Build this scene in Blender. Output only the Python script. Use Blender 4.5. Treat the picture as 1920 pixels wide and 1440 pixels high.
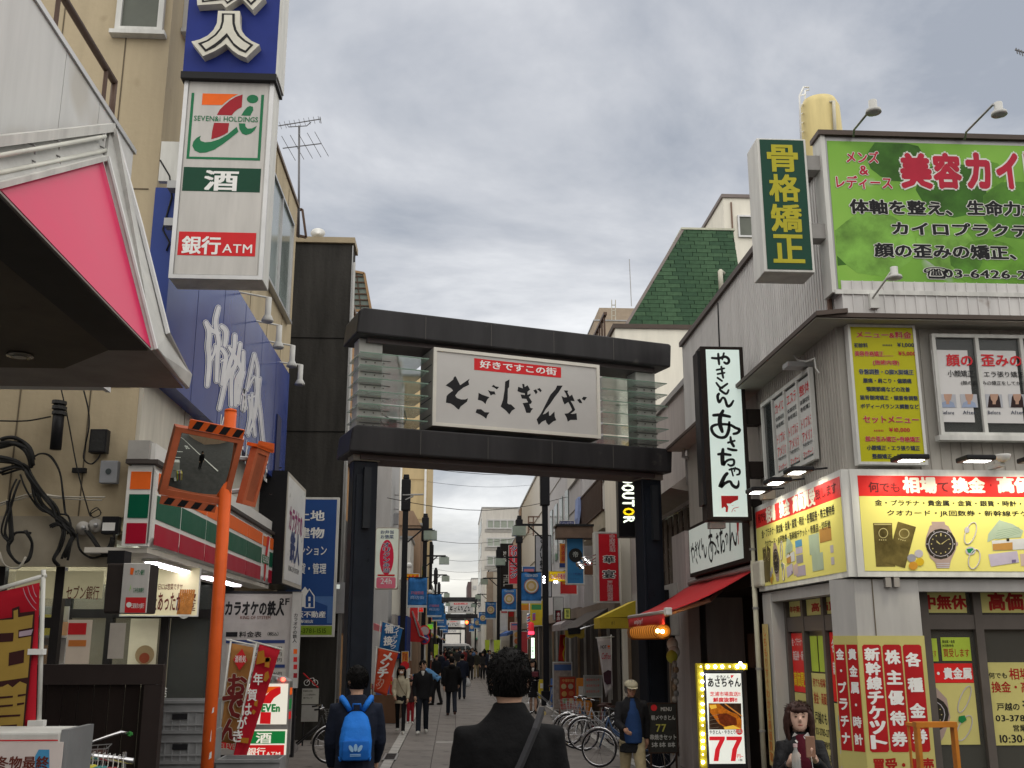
import bpy, math, random
from mathutils import Vector, Matrix, noise
R_=math.radians
random.seed(7)
scene=bpy.context.scene
COL=scene.collection
for o in list(bpy.data.objects): bpy.data.objects.remove(o)

# ---------------------------------------------------------------- camera
F=1960.0; CZ=1.75
PIT=math.atan(486/F); YAW=math.atan(112/F*math.cos(PIT))
_sp,_cp,_sy,_cy=math.sin(PIT),math.cos(PIT),math.sin(YAW),math.cos(YAW)
FW=Vector((_sy*_cp,_cy*_cp,_sp)); RT=Vector((_cy,-_sy,0)); UP=RT.cross(FW)
CAM=Vector((0,0,CZ))
cd=bpy.data.cameras.new('camera'); cam=bpy.data.objects.new('camera',cd); COL.objects.link(cam)
cam.matrix_world=Matrix((( RT.x,UP.x,-FW.x,0),(RT.y,UP.y,-FW.y,0),(RT.z,UP.z,-FW.z,CZ),(0,0,0,1)))
cd.sensor_width=36; cd.sensor_fit='HORIZONTAL'; cd.lens=36*F/1920; cd.clip_start=.1; cd.clip_end=4000
scene.camera=cam

# ---------------------------------------------------------------- world and sun
SUN_EL=78; SUN_AZ=182   # degrees, azimuth clockwise from +Y (the sun stands behind the camera)
w=bpy.data.worlds.new('World'); scene.world=w; w.use_nodes=True
nt=w.node_tree; nt.nodes.clear(); N=nt.nodes.new; L=nt.links.new
out=N('ShaderNodeOutputWorld'); mixs=N('ShaderNodeMixShader')
sky=N('ShaderNodeTexSky'); sky.sky_type='NISHITA'; sky.sun_disc=False
sky.sun_elevation=R_(SUN_EL); sky.sun_rotation=R_(SUN_AZ); sky.air_density=1.4; sky.dust_density=2.0
bg1=N('ShaderNodeBackground'); bg1.inputs[1].default_value=.09; L(sky.outputs[0],bg1.inputs[0])
bg2=N('ShaderNodeBackground'); bg2.inputs[1].default_value=.52
tc=N('ShaderNodeTexCoord'); sep=N('ShaderNodeSeparateXYZ'); L(tc.outputs['Generated'],sep.inputs[0])
mz=N('ShaderNodeMath'); mz.operation='MAXIMUM'; mz.inputs[1].default_value=0.0; L(sep.outputs[2],mz.inputs[0])
az=N('ShaderNodeMath'); az.operation='ADD'; az.inputs[1].default_value=.16; L(mz.outputs[0],az.inputs[0])
dx=N('ShaderNodeMath'); dx.operation='DIVIDE'; L(sep.outputs[0],dx.inputs[0]); L(az.outputs[0],dx.inputs[1])
dy=N('ShaderNodeMath'); dy.operation='DIVIDE'; L(sep.outputs[1],dy.inputs[0]); L(az.outputs[0],dy.inputs[1])
cmb=N('ShaderNodeCombineXYZ'); L(dx.outputs[0],cmb.inputs[0]); L(dy.outputs[0],cmb.inputs[1])
n1=N('ShaderNodeTexNoise'); n1.inputs['Scale'].default_value=1.35; n1.inputs['Detail'].default_value=7; n1.inputs['Roughness'].default_value=.58; n1.inputs['Distortion'].default_value=.35
L(cmb.outputs[0],n1.inputs['Vector'])
n2=N('ShaderNodeTexNoise'); n2.inputs['Scale'].default_value=.42; n2.inputs['Detail'].default_value=3; L(cmb.outputs[0],n2.inputs['Vector'])
ad=N('ShaderNodeMath'); ad.operation='MULTIPLY_ADD'; ad.inputs[1].default_value=.55; L(n1.outputs[0],ad.inputs[0])
m2=N('ShaderNodeMath'); m2.operation='MULTIPLY'; m2.inputs[1].default_value=.45; L(n2.outputs[0],m2.inputs[0]); L(m2.outputs[0],ad.inputs[2])
cr=N('ShaderNodeValToRGB'); L(ad.outputs[0],cr.inputs[0])
e=cr.color_ramp.elements
e[0].position=.42; e[0].color=(.38,.405,.455,1); e[1].position=.60; e[1].color=(1.02,1.02,1.02,1)
q=e.new(.50); q.color=(.62,.63,.66,1)
# the cloud base is thinner and warmer all round the horizon
hr=N('ShaderNodeMapRange'); hr.inputs[1].default_value=.02; hr.inputs[2].default_value=.20; hr.inputs[3].default_value=.55; hr.inputs[4].default_value=0.0
L(mz.outputs[0],hr.inputs[0])
n3=N('ShaderNodeTexNoise'); n3.inputs['Scale'].default_value=1.0; n3.inputs['Detail'].default_value=4
mp=N('ShaderNodeMapping'); mp.inputs['Scale'].default_value=(2.2,2.2,16); mp.inputs['Location'].default_value=(.3,.9,.35); L(tc.outputs['Generated'],mp.inputs[0]); L(mp.outputs[0],n3.inputs['Vector'])
r3=N('ShaderNodeMapRange'); r3.inputs[1].default_value=.42; r3.inputs[2].default_value=.60; L(n3.outputs[0],r3.inputs[0])
mh=N('ShaderNodeMath'); mh.operation='MULTIPLY'; L(hr.outputs[0],mh.inputs[0]); L(r3.outputs[0],mh.inputs[1])
mc=N('ShaderNodeMix'); mc.data_type='RGBA'; L(mh.outputs[0],mc.inputs['Factor']); L(cr.outputs[0],mc.inputs['A']); mc.inputs['B'].default_value=(1.25,1.2,1.05,1)
L(mc.outputs['Result'],bg2.inputs[0])
mixs.inputs[0].default_value=.90
L(bg1.outputs[0],mixs.inputs[1]); L(bg2.outputs[0],mixs.inputs[2]); L(mixs.outputs[0],out.inputs[0])
sl=bpy.data.lights.new('sun','SUN'); sl.energy=1.5; sl.angle=R_(150); sl.color=(1.0,.93,.80)
so=bpy.data.objects.new('sun',sl); COL.objects.link(so)
_a=R_(SUN_AZ); _e=R_(SUN_EL)
sdir=Vector((math.sin(_a)*math.cos(_e),math.cos(_a)*math.cos(_e),math.sin(_e)))
so.rotation_euler=(-sdir).to_track_quat('-Z','Y').to_euler(); so.location=(0,-20,40)
vs=scene.view_settings; vs.view_transform='Standard'; vs.look='None'; vs.gamma=1; vs.use_curve_mapping=False; vs.exposure=.98
scene.cycles.use_denoising=True; scene.cycles.max_bounces=6; scene.cycles.transparent_max_bounces=12

# ---------------------------------------------------------------- where a line of sight meets a plane of the place
def ray(x,y): return FW+RT*((x-960)/F)-UP*((y-720)/F)
def aY(x,y,Y): d=ray(x,y); return CAM+d*(Y/d.y)
def aX(x,y,X): d=ray(x,y); return CAM+d*(X/d.x)
def aZ(x,y,Z): d=ray(x,y); return CAM+d*((Z-CZ)/d.z)
def gz(y): return -.4*min(1,max(0,(y-2)/15))

class Frame:
    def __init__(s,o,u,v=(0,0,1)):
        s.o=Vector(o); s.u=Vector(u).normalized(); s.v=Vector(v); s.v=(s.v-s.u*s.v.dot(s.u)).normalized(); s.n=s.u.cross(s.v)
    def P(s,a,b,d=0): return s.o+s.u*a+s.v*b+s.n*d
    def px(s,x,y):
        d=ray(x,y); t=(s.o-CAM).dot(s.n)/d.dot(s.n); p=CAM+d*t-s.o
        return (p.dot(s.u),p.dot(s.v))
    def sh(s,d): return Frame(s.o+s.n*d,s.u,s.v)
def FF(Y): return Frame((0,Y,0),(1,0,0))
def FL(X): return Frame((X,0,0),(0,1,0))
def FR(X): return Frame((X,0,0),(0,-1,0))

# ---------------------------------------------------------------- materials
_m={}
def M(name,col=(.5,.5,.5),rough=.6,metal=0,emit=0,var=.12,scale=3.,bump=0,streak=False,alpha=None,trans=0,coat=0,spots=None,ecol=None):
    if name in _m: return _m[name]
    m=bpy.data.materials.new(name); m.use_nodes=True; _m[name]=m
    nt=m.node_tree; b=nt.nodes['Principled BSDF']; N=nt.nodes.new; L=nt.links.new
    b.inputs['Base Color'].default_value=(*col,1); b.inputs['Roughness'].default_value=rough; b.inputs['Metallic'].default_value=metal
    m.diffuse_color=(*col,1); b.inputs['Specular IOR Level'].default_value=.5 if (rough<.14 or metal) else .13
    if emit:
        b.inputs['Emission Color'].default_value=(*(ecol or col),1); b.inputs['Emission Strength'].default_value=emit*.78
    if trans:
        b.inputs['Transmission Weight'].default_value=trans
    if alpha is not None: b.inputs['Alpha'].default_value=alpha
    if coat: b.inputs['Coat Weight'].default_value=coat
    tc=N('ShaderNodeTexCoord')
    if var or bump:
        mp=N('ShaderNodeMapping'); L(tc.outputs['Object'],mp.inputs[0])
        if streak: mp.inputs['Scale'].default_value=(1.6,1.6,.22)
        nz=N('ShaderNodeTexNoise'); nz.inputs['Scale'].default_value=scale; nz.inputs['Detail'].default_value=5; nz.inputs['Roughness'].default_value=.62
        L(mp.outputs[0],nz.inputs['Vector'])
    if var:
        mr=N('ShaderNodeMapRange'); mr.inputs[1].default_value=.3; mr.inputs[2].default_value=.68; mr.inputs[3].default_value=1-var*1.25; mr.inputs[4].default_value=1+var*.45
        L(nz.outputs[0],mr.inputs[0])
        mx=N('ShaderNodeMix'); mx.data_type='RGBA'; mx.blend_type='MULTIPLY'; mx.inputs['Factor'].default_value=1
        mx.inputs['A'].default_value=(*col,1); L(mr.outputs[0],mx.inputs['B'])
        src=mx.outputs['Result']
        if spots:
            n4=N('ShaderNodeTexNoise'); n4.inputs['Scale'].default_value=spots[1]; n4.inputs['Detail'].default_value=3; L(tc.outputs['Object'],n4.inputs['Vector'])
            r4=N('ShaderNodeMapRange'); r4.inputs[1].default_value=spots[2]; r4.inputs[2].default_value=spots[2]+.08; L(n4.outputs[0],r4.inputs[0])
            m4=N('ShaderNodeMix'); m4.data_type='RGBA'; L(r4.outputs[0],m4.inputs['Factor']); L(src,m4.inputs['A']); m4.inputs['B'].default_value=(*spots[0],1); src=m4.outputs['Result']
        L(src,b.inputs['Base Color'])
        r5=N('ShaderNodeMapRange'); r5.inputs[3].default_value=max(.02,rough-.12); r5.inputs[4].default_value=min(1,rough+.14); L(nz.outputs[0],r5.inputs[0]); L(r5.outputs[0],b.inputs['Roughness'])
    if bump:
        bp=N('ShaderNodeBump'); bp.inputs['Strength'].default_value=bump; bp.inputs['Distance'].default_value=.01
        nb=N('ShaderNodeTexNoise'); nb.inputs['Scale'].default_value=scale*9; nb.inputs['Detail'].default_value=4; L(tc.outputs['Object'],nb.inputs['Vector'])
        L(nb.outputs[0],bp.inputs['Height']); L(bp.outputs[0],b.inputs['Normal'])
    return m
def ink(name,col,emit=0): return M(name,col,.5,var=.06,scale=6,emit=emit)
WHT=M('white paint',(.74,.74,.72),.45); OFFW=M('aged white metal',(.60,.60,.57),.5,var=.2,streak=True)
BLK=M('black paint',(.018,.018,.02),.4); DRK=M('dark void',(.012,.012,.012),.8); GRY=M('grey metal',(.30,.30,.30),.4,.5); CHR=M('chrome',(.6,.6,.62),.18,1,var=.05)
GLASS=M('window glass',(.06,.075,.08),.06,var=.25,scale=.8); ALU=M('aluminium',(.46,.46,.46),.35,.7)
I_K=ink('black ink',(.015,.015,.017)); I_R=ink('red ink',(.58,.025,.03)); I_W=ink('white ink',(.78,.78,.76)); I_B=ink('navy ink',(.03,.05,.16)); I_G=ink('green ink',(.02,.16,.07))
I_DR=ink('dark red ink',(.32,.02,.03)); I_O=ink('orange ink',(.80,.14,.02)); I_Y=ink('yellow ink',(.78,.62,.02)); I_DG=ink('deep green ink',(.012,.06,.035)); I_BR=ink('brown ink',(.13,.03,.02))
GLOW=M('lit tube',(.95,1,.92),emit=9,var=0); 

# ---------------------------------------------------------------- mesh builder
def rootloc(p):
    while p is not None and p.parent is not None: p=p.parent
    return p.location.copy() if p is not None else Vector((0,0,0))
class G:
    def __init__(s): s.v=[]; s.f=[]; s.m=[]
    def add(s,vs,fs,m=0):
        n=len(s.v); s.v+= [Vector(v) for v in vs]; s.f+=[tuple(i+n for i in f) for f in fs]; s.m+=[m]*len(fs); return s
    def box(s,x0,x1,y0,y1,z0,z1,m=0):
        x0,x1=sorted((x0,x1)); y0,y1=sorted((y0,y1)); z0,z1=sorted((z0,z1))
        return s.add([(x0,y0,z0),(x1,y0,z0),(x1,y1,z0),(x0,y1,z0),(x0,y0,z1),(x1,y0,z1),(x1,y1,z1),(x0,y1,z1)],
            [(0,3,2,1),(4,5,6,7),(0,1,5,4),(1,2,6,5),(2,3,7,6),(3,0,4,7)],m)
    def fbox(s,F,a0,b0,a1,b1,d0=0,d1=.02,m=0):
        a0,a1=sorted((a0,a1)); b0,b1=sorted((b0,b1)); d0,d1=sorted((d0,d1))
        P=F.P; return s.add([P(a0,b0,d1),P(a1,b0,d1),P(a1,b0,d0),P(a0,b0,d0),P(a0,b1,d1),P(a1,b1,d1),P(a1,b1,d0),P(a0,b1,d0)],
            [(0,3,2,1),(4,5,6,7),(0,1,5,4),(1,2,6,5),(2,3,7,6),(3,0,4,7)],m)
    def fquad(s,F,a0,b0,a1,b1,d=0,m=0):
        P=F.P; return s.add([P(a0,b0,d),P(a1,b0,d),P(a1,b1,d),P(a0,b1,d)],[(0,1,2,3)],m)
    def poly(s,pts,m=0): return s.add(pts,[tuple(range(len(pts)))],m)
    def fpoly(s,F,pts,d=0,m=0): return s.poly([F.P(a,b,d) for a,b in pts],m)
    def prism(s,pts,dv,m=0):
        dv=Vector(dv); n=len(pts); A=[Vector(p) for p in pts]; B=[p+dv for p in A]
        return s.add(A+B,[tuple(range(n)),tuple(range(2*n-1,n-1,-1))]+[(i,i+n,(i+1)%n+n,(i+1)%n) for i in range(n)],m)
    def fprism(s,F,pts,d0,d1,m=0): return s.prism([F.P(a,b,d1) for a,b in pts],F.n*(d0-d1),m)
    def tube(s,pts,r=.02,n=6,m=0,closed=False):
        pts=[Vector(p) for p in pts]; k=len(pts); vs=[]; fs=[]
        up=None
        for i,p in enumerate(pts):
            if closed: t=(pts[(i+1)%k]-pts[i-1])
            else: t=(pts[min(i+1,k-1)]-pts[max(i-1,0)])
            t=t.normalized() if t.length>1e-9 else Vector((0,0,1))
            if up is None: up=Vector((0,0,1)) if abs(t.z)<.9 else Vector((1,0,0))
            a=t.cross(up).normalized(); b=a.cross(t); up=b
            rr=r[i] if isinstance(r,(list,tuple)) else r
            for j in range(n):
                th=2*math.pi*(j+.5)/n; vs.append(p+a*math.cos(th)*rr+b*math.sin(th)*rr)
        for i in range(k if closed else k-1):
            i2=(i+1)%k
            for j in range(n):
                fs.append((i*n+j,i*n+(j+1)%n,i2*n+(j+1)%n,i2*n+j))
        if not closed: fs+=[tuple(range(n-1,-1,-1)),tuple(range((k-1)*n,k*n))]
        return s.add(vs,fs,m)
    def lathe(s,c,prof,n=16,m=0,ax='z',sx=1,sy=1):
        c=Vector(c); vs=[]; fs=[]
        for r,z in prof:
            for j in range(n):
                th=2*math.pi*j/n; x,y=r*math.cos(th)*sx,r*math.sin(th)*sy
                vs.append(c+(Vector((x,y,z)) if ax=='z' else Vector((z,x,y)) if ax=='x' else Vector((y,z,x))))
        for i in range(len(prof)-1):
            for j in range(n): fs.append((i*n+j,i*n+(j+1)%n,(i+1)*n+(j+1)%n,(i+1)*n+j))
        fs+=[tuple(range(n-1,-1,-1)),tuple(range((len(prof)-1)*n,len(prof)*n))]
        return s.add(vs,fs,m)
    def ball(s,c,r,n=12,m=0):
        rx,ry,rz=(r,r,r) if not isinstance(r,(tuple,list)) else r
        k=max(4,n//2); prof=[(max(1e-4,math.sin(math.pi*i/k)),-math.cos(math.pi*i/k)*rz) for i in range(k+1)]
        return s.lathe(c,prof,n,m,'z',rx,ry)
    def rings(s,rs,m=0,cap=True):
        n=len(rs[0]); vs=[p for r in rs for p in r]; fs=[]
        for i in range(len(rs)-1):
            for j in range(n): fs.append((i*n+j,i*n+(j+1)%n,(i+1)*n+(j+1)%n,(i+1)*n+j))
        if cap: fs+=[tuple(range(n-1,-1,-1)),tuple(range((len(rs)-1)*n,len(rs)*n))]
        return s.add(vs,fs,m)
    def disc(s,F,a,b,r,d=0,m=0,n=20,ry=None):
        return s.fpoly(F,[(a+r*math.cos(2*math.pi*i/n),b+(ry or r)*math.sin(2*math.pi*i/n)) for i in range(n)],d,m)
    def build(s,name,mats,parent=None,smooth=False,bevel=0,fix=True):
        me=bpy.data.meshes.new(name); off=rootloc(parent)
        me.from_pydata([v-off for v in s.v],[],s.f)
        if not isinstance(mats,(list,tuple)): mats=[mats]
        for x in mats: me.materials.append(x)
        if len(mats)>1: me.polygons.foreach_set('material_index',s.m)
        if smooth: me.polygons.foreach_set('use_smooth',[True]*len(me.polygons))
        me.update(); o=bpy.data.objects.new(name,me); COL.objects.link(o)
        if parent is not None: o.parent=parent
        if bevel:
            b=o.modifiers.new('bevel','BEVEL'); b.width=bevel; b.segments=2; b.limit_method='ANGLE'
        return o
def tag(o,label=None,cat=None,group=None,kind=None):
    if label: o['label']=label
    if cat: o['category']=cat
    if group: o['group']=group
    if kind: o['kind']=kind
    return o
def thing(name,label,cat,loc=(0,0,0),group=None):
    o=bpy.data.objects.new(name,None); o.empty_display_size=.2; o.location=loc; COL.objects.link(o)
    return tag(o,label,cat,group)
def copy_tree(o,parent=None,mats=None):
    c=o.copy(); COL.objects.link(c)
    if parent is not None: c.parent=parent
    for ch in list(o.children): copy_tree(ch,c)
    return c

# ---------------------------------------------------------------- lettering (flat glyph outlines from Blender's own font)
_ts=bpy.data.scenes.new('lettering_scratch'); _tc=bpy.data.curves.new('scratch','FONT'); _tc.resolution_u=2
_to=bpy.data.objects.new('scratch',_tc); _ts.collection.objects.link(_to); _vl=_ts.view_layers[0]
_gc={}
def glyph(ch,bold):
    bold=0; k=(ch,0)
    if k in _gc: return _gc[k]
    _tc.body=ch; _tc.offset=bold; _vl.update(); dg=_vl.depsgraph; ev=_to.evaluated_get(dg); me=ev.to_mesh()
    vs=[(v.co.x,v.co.y) for v in me.vertices]; fs=[tuple(p.vertices) for p in me.polygons]; ev.to_mesh_clear()
    cjk=ord(ch)>0x2e00 or ch in '・〜★☎'
    adv=1.0 if cjk else ((max(x for x,_ in vs)+.06) if vs else .3)
    _gc[k]=(vs,fs,adv); return _gc[k]
def text(F,s,p0,p1,mat,parent,bold=.012,vert=False,name='lettering',d=.004,pxs=True,rot=0,shear=0,fill=True,halo=None,align=0):
    """lay a line of lettering into the rectangle p0 (top left) - p1 (bottom right) of a sign face"""
    if pxs: a0,b1=F.px(*p0); a1,b0=F.px(*p1)
    else: (a0,b1),(a1,b0)=p0,p1
    if halo: text(F,s,(a0,b1),(a1,b0),halo[0],parent,bold+halo[1],vert,'lettering_outline',d-.0015,False,rot,shear,fill)
    if s=='・': fill=False; vert=False
    V=[];Fc=[]; x=0; y=0; 
    for ch in s:
        if ch==' ':
            if vert: y-=.5
            else: x+=.35
            continue
        vs,fs,adv=glyph(ch,bold)
        n=len(V)
        if vert:
            if rot: pts=[(py_-.36,-(px_)) for px_,py_ in vs]; pts=[(a+.5-.12,b+y+.0) for a,b in pts]; dy=adv+.03
            elif ch in 'ー〜-': pts=[(py_+.12,.88-px_+y-.9) for px_,py_ in vs]; dy=1.0
            else:
                wd=adv; pts=[(px_+(1-wd)/2,py_+y-.9) for px_,py_ in vs]; dy=1.02
            V+=pts; y-=dy
        else:
            V+=[(px_+x+shear*py_,py_) for px_,py_ in vs]; x+=adv
        Fc+=[tuple(i+n for i in f) for f in fs]
    if not V: return None
    if vert: X0,X1,Y0,Y1=0,1,y,0
    else: X0,X1,Y0,Y1=0,x,-.12,.88
    if fill:
        X0=min(v[0] for v in V); X1=max(v[0] for v in V); Y0=min(v[1] for v in V); Y1=max(v[1] for v in V)
        if not vert and len(s)==1 and s in '一ー': Y0-=.4;Y1+=.4
    k=(a1-a0)/(X1-X0); l=(b1-b0)/(Y1-Y0)
    g=G(); bb=bold*.8
    sh=[(0,0)] if bb<.006 else [(-1,-.7),(1,-.7),(-1,.7),(1,.7)]
    if bb>.03: sh+=[(-1.3,0),(1.3,0),(0,1.1),(0,-1.1),(0,0)]
    for i,(sx,sy) in enumerate(sh): g.add([F.P(a0+(a-X0+sx*bb)*k,b0+(b-Y0+sy*bb)*l,d+i*.00012) for a,b in V],Fc)
    return g.build(name,mat,parent)
def trace(F,pts,mat,parent,name='mark',d=.004,thick=0,org=(0,0),sc=1.0):
    """a printed shape given by the outline of the mark on its sign face"""
    q=[F.px(org[0]+x/sc,org[1]+y/sc) for x,y in pts]; g=G()
    if thick: g.fprism(F,q,d,d+thick)
    else: g.fpoly(F,q,d)
    return g.build(name,mat,parent)
def stroke_poly(pts,w):
    """outline of a brush stroke through pts with widths w"""
    P=[Vector((a,b)) for a,b in pts]
    # smooth
    Q=[];W=[]
    for i in range(len(P)-1):
        p0=P[max(i-1,0)];p1=P[i];p2=P[i+1];p3=P[min(i+2,len(P)-1)]
        for k in range(4):
            t=k/4; Q.append(.5*((2*p1)+(p2-p0)*t+(2*p0-5*p1+4*p2-p3)*t*t+(3*p1-p0-3*p2+p3)*t**3)); W.append(w[i]*(1-t)+w[i+1]*t)
    Q.append(P[-1]); W.append(w[-1]); l=[];r=[]
    for i,p in enumerate(Q):
        t=(Q[min(i+1,len(Q)-1)]-Q[max(i-1,0)]); t=t.normalized() if t.length>0 else Vector((1,0)); nn=Vector((-t.y,t.x))
        l.append(p+nn*W[i]/2); r.append(p-nn*W[i]/2)
    return l,r
def strokes(F,lst,mat,parent,name='lettering',d=.004,org=(0,0),sc=1.0,grow=0):
    g=G()
    for si,(pts,w) in enumerate(lst):
        d=d+.00007
        if not isinstance(w,(list,tuple)): w=[w*.8]+[w]*(len(pts)-2)+[w*.75]
        w=[x+grow for x in w]
        l,r=stroke_poly(pts,w); n=len(l)
        vs=[F.P(*F.px(org[0]+p.x/sc,org[1]+p.y/sc),d) for p in l+r]
        g.add(vs,[(i,i+1,n+i+1,n+i) for i in range(n-1)])
        for c,ww in ((pts[0],w[0]),(pts[-1],w[-1])):
            cc=[(c[0]+ww*.5*math.cos(a*math.pi/4),c[1]+ww*.5*math.sin(a*math.pi/4)) for a in range(8)]
            g.poly([F.P(*F.px(org[0]+a/sc,org[1]+b/sc),d+.00002) for a,b in cc])
    return g.build(name,mat,parent)
def rc(F,p0,p1):
    a0,b1=F.px(*p0); a1,b0=F.px(*p1); return a0,b0,a1,b1
def sign(name,label,F,p0,p1,th,face,rim,border=.03,cat='sign',pxs=True,group=None,both=False):
    a0,b0,a1,b1=rc(F,p0,p1) if pxs else (p0[0],p1[1],p1[0],p0[1])
    t=thing(name,label,cat,F.P((a0+a1)/2,b0,-th/2),group)
    g=G(); g.fbox(F,a0,b0,a1,b1,-th,-.004); 
    for q in ((a0,b0,a1,b0+border),(a0,b1-border,a1,b1),(a0,b0+border,a0+border,b1-border),(a1-border,b0+border,a1,b1-border)): g.fbox(F,*q,-.004,.012)
    g.build('housing',rim,t)
    G().fbox(F,a0+border,b0+border,a1-border,b1-border,-.004,.0).build('face_panel',face,t)
    return t
def panel(F,p0,p1,mat,parent,name='panel',d0=0,d1=.003,pxs=True):
    a0,b0,a1,b1=rc(F,p0,p1) if pxs else (p0[0],p1[1],p1[0],p0[1])
    return G().fbox(F,a0,b0,a1,b1,d0,d1).build(name,mat,parent)
def window(F,a0,b0,a1,b1,parent,n=2,fm=None,gm=None,fr=.05,dep=.06,d=0,sill=False):
    g=G(); 
    g.fbox(F,a0,b0,a1,b0+fr,d,d+dep); g.fbox(F,a0,b1-fr,a1,b1,d,d+dep)
    w=(a1-a0)/n
    for i in range(n+1):
        x=a0+i*w; x0=max(a0,x-fr/2) if i<n else a1-fr; x0=a0 if i==0 else x0
        g.fbox(F,x0,b0+fr,x0+fr,b1-fr,d,d+dep)
    f=g.build('window_frame',fm or ALU,parent)
    for i in range(n): G().fbox(F,a0+i*w+fr*.6,b0+fr*.8,a0+(i+1)*w-fr*.6,b1-fr*.8,d+.004,d+dep*.4).build('pane',gm or GLASS,f)
    if sill: G().fbox(F,a0-.05,b0-.06,a1+.05,b0-.002,d,d+dep+.05).build('sill',fm or ALU,f)
    return f
def winpx(F,p0,p1,parent,**k):
    a0,b0,a1,b1=rc(F,p0,p1); return window(F,a0,b0,a1,b1,parent,**k)
def flood(F,base,tip,parent=None,label='',group=None,drop=.25,sc=1.,up=False):
    """arm lamp: base point (a,b,d) on the wall, tip point of the arm; hooded bulb hanging from the tip"""
    b=Vector(base); t=Vector(tip)
    th=thing('arm_lamp',label,'lamp',b,group)
    G().tube([b,t],.014*sc,6).build('arm',OFFW,th,smooth=True)
    g=G(); g.lathe(t+Vector((0,0,-drop)),[(.085*sc,0),(.09*sc,.02),(.06*sc,.09),(.045*sc,.12),(.045*sc,drop),(.02,drop+.01)],14).build('lamp_head',M('lamp grey',(.50,.50,.48),.4),th,smooth=True)
    G().lathe(t+Vector((0,0,-drop-.012)),[(.01,0),(.075*sc,.002),(.078*sc,.014)],14).build('lens',M('lamp lens',(.35,.35,.36),.15),th)
    return th
# ================================================================ GROUND
asph=M('asphalt',(.055,.053,.052),.85,var=.25,scale=2.2,bump=.5)
pave=M('paving grey',(.215,.198,.186),.78,var=.22,scale=1.6,bump=.35,spots=((.09,.082,.078),2.6,.60))
pave2=M('paving light',(.30,.29,.275),.75,var=.2,scale=3,bump=.3)
side=M('pavement brown',(.19,.172,.16),.8,var=.25,scale=2,bump=.4,spots=((.08,.075,.07),3.1,.62))
kerb=M('kerb stone',(.42,.41,.39),.7,var=.3,scale=3,bump=.3)
ys=[-60,-20,0,2,17,40,80,200,500,1600]
g=G()
for xs in ((-900,900),):
    for i in range(len(ys)-1):
        a,b=ys[i],ys[i+1]; g.add([(xs[0],a,gz(a)-.03),(xs[1],a,gz(a)-.03),(xs[1],b,gz(b)-.03),(xs[0],b,gz(b)-.03)],[(0,1,2,3)])
tag(g.build('ground',asph),kind='structure')
def strip(name,x0,x1,y0,y1,dz,mat):
    yy=[y0]+[y for y in ys if y0<y<y1]+[y1]; g=G()
    for i in range(len(yy)-1):
        a,b=yy[i],yy[i+1]; g.add([(x0,a,gz(a)+dz),(x1,a,gz(a)+dz),(x1,b,gz(b)+dz),(x0,b,gz(b)+dz)],[(0,1,2,3)])
    return tag(g.build(name,mat),kind='structure')
XL,XR=-1.06,3.28
road=strip('road',XL-.2,XR+.2,13,420,-.022,M('road joint',(.05,.045,.042),.9))
pl=strip('pavement',-9,XL-.2,13,420,-.012,side); pr_=strip('pavement',XR+.2,12,13,420,-.012,side)
# paving slabs, one object each, laid in four rows
cols=[XL,-.36,.12,1.7,XR]
for ci in range(4):
    x0,x1=cols[ci]+.006,cols[ci+1]-.006; wx=x1-x0
    base=None
    for k in range(20):
        y=13.2+k*2.4
        if base is None:
            g=G(); g.box(0,wx,0,2.388,-.02,0); ob=g.build('paving_slab',pave if ci!=1 else pave,road); base=ob.data; ob.location=(x0,y,gz(y)+.0)
        else: ob=bpy.data.objects.new('paving_slab',base); COL.objects.link(ob); ob.parent=road; ob.location=(x0,y,gz(y))
        dy=gz(y+2.4)-gz(y); ob.rotation_euler=(math.atan2(dy,2.4),0,0); ob.location.z+=random.uniform(-.002,.001)
    far=G(); far.box(x0,x1,61.3,400,-.42,-.402); far.build('far_paving',pave,road)
for (y,x0,x1) in ((24.4,-.33,.1),(41.5,.5,2.3),(34.0,.15,1.66)):
    G().box(x0,x1,y,y+(.5 if y<30 else .16),gz(y)-.01,gz(y)+.003).build('patch_slab',pave2,road)
for X,par in ((XL-.19,pl),(XR+.01,pr_)):
    base=None
    for k in range(80):
        y=13.1+k*.6; 
        if base is None: base=G().box(0,.18,0,.592,-.03,.012).build('kerb_stone',kerb,par); ob=base
        else: ob=bpy.data.objects.new('kerb_stone',base.data); COL.objects.link(ob); ob.parent=par
        ob.location=(X,y,gz(y)+random.uniform(-.002,.002)); ob.rotation_euler=(math.atan2(gz(y+.6)-gz(y),.6),0,0)
    G().box(X,X+.18,61.2,300,-.42,-.39).build('far_kerb',kerb,par)
dr=thing('drain_grate','dark slotted drain grate set in the pale kerb line left of the road','grate',(XL-.1,21.6,gz(22)))
g=G(); g.box(XL-.24,XL+.03,20.9,22.1,gz(22)+.012,gz(22)+.02); g.build('frame',GRY,dr)
g=G()
for k in range(9): g.box(XL-.2,XL-.01,21.0+k*.12,21.06+k*.12,gz(22)+.02,gz(22)+.026)
tag(g.build('slots',BLK,dr))

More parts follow.
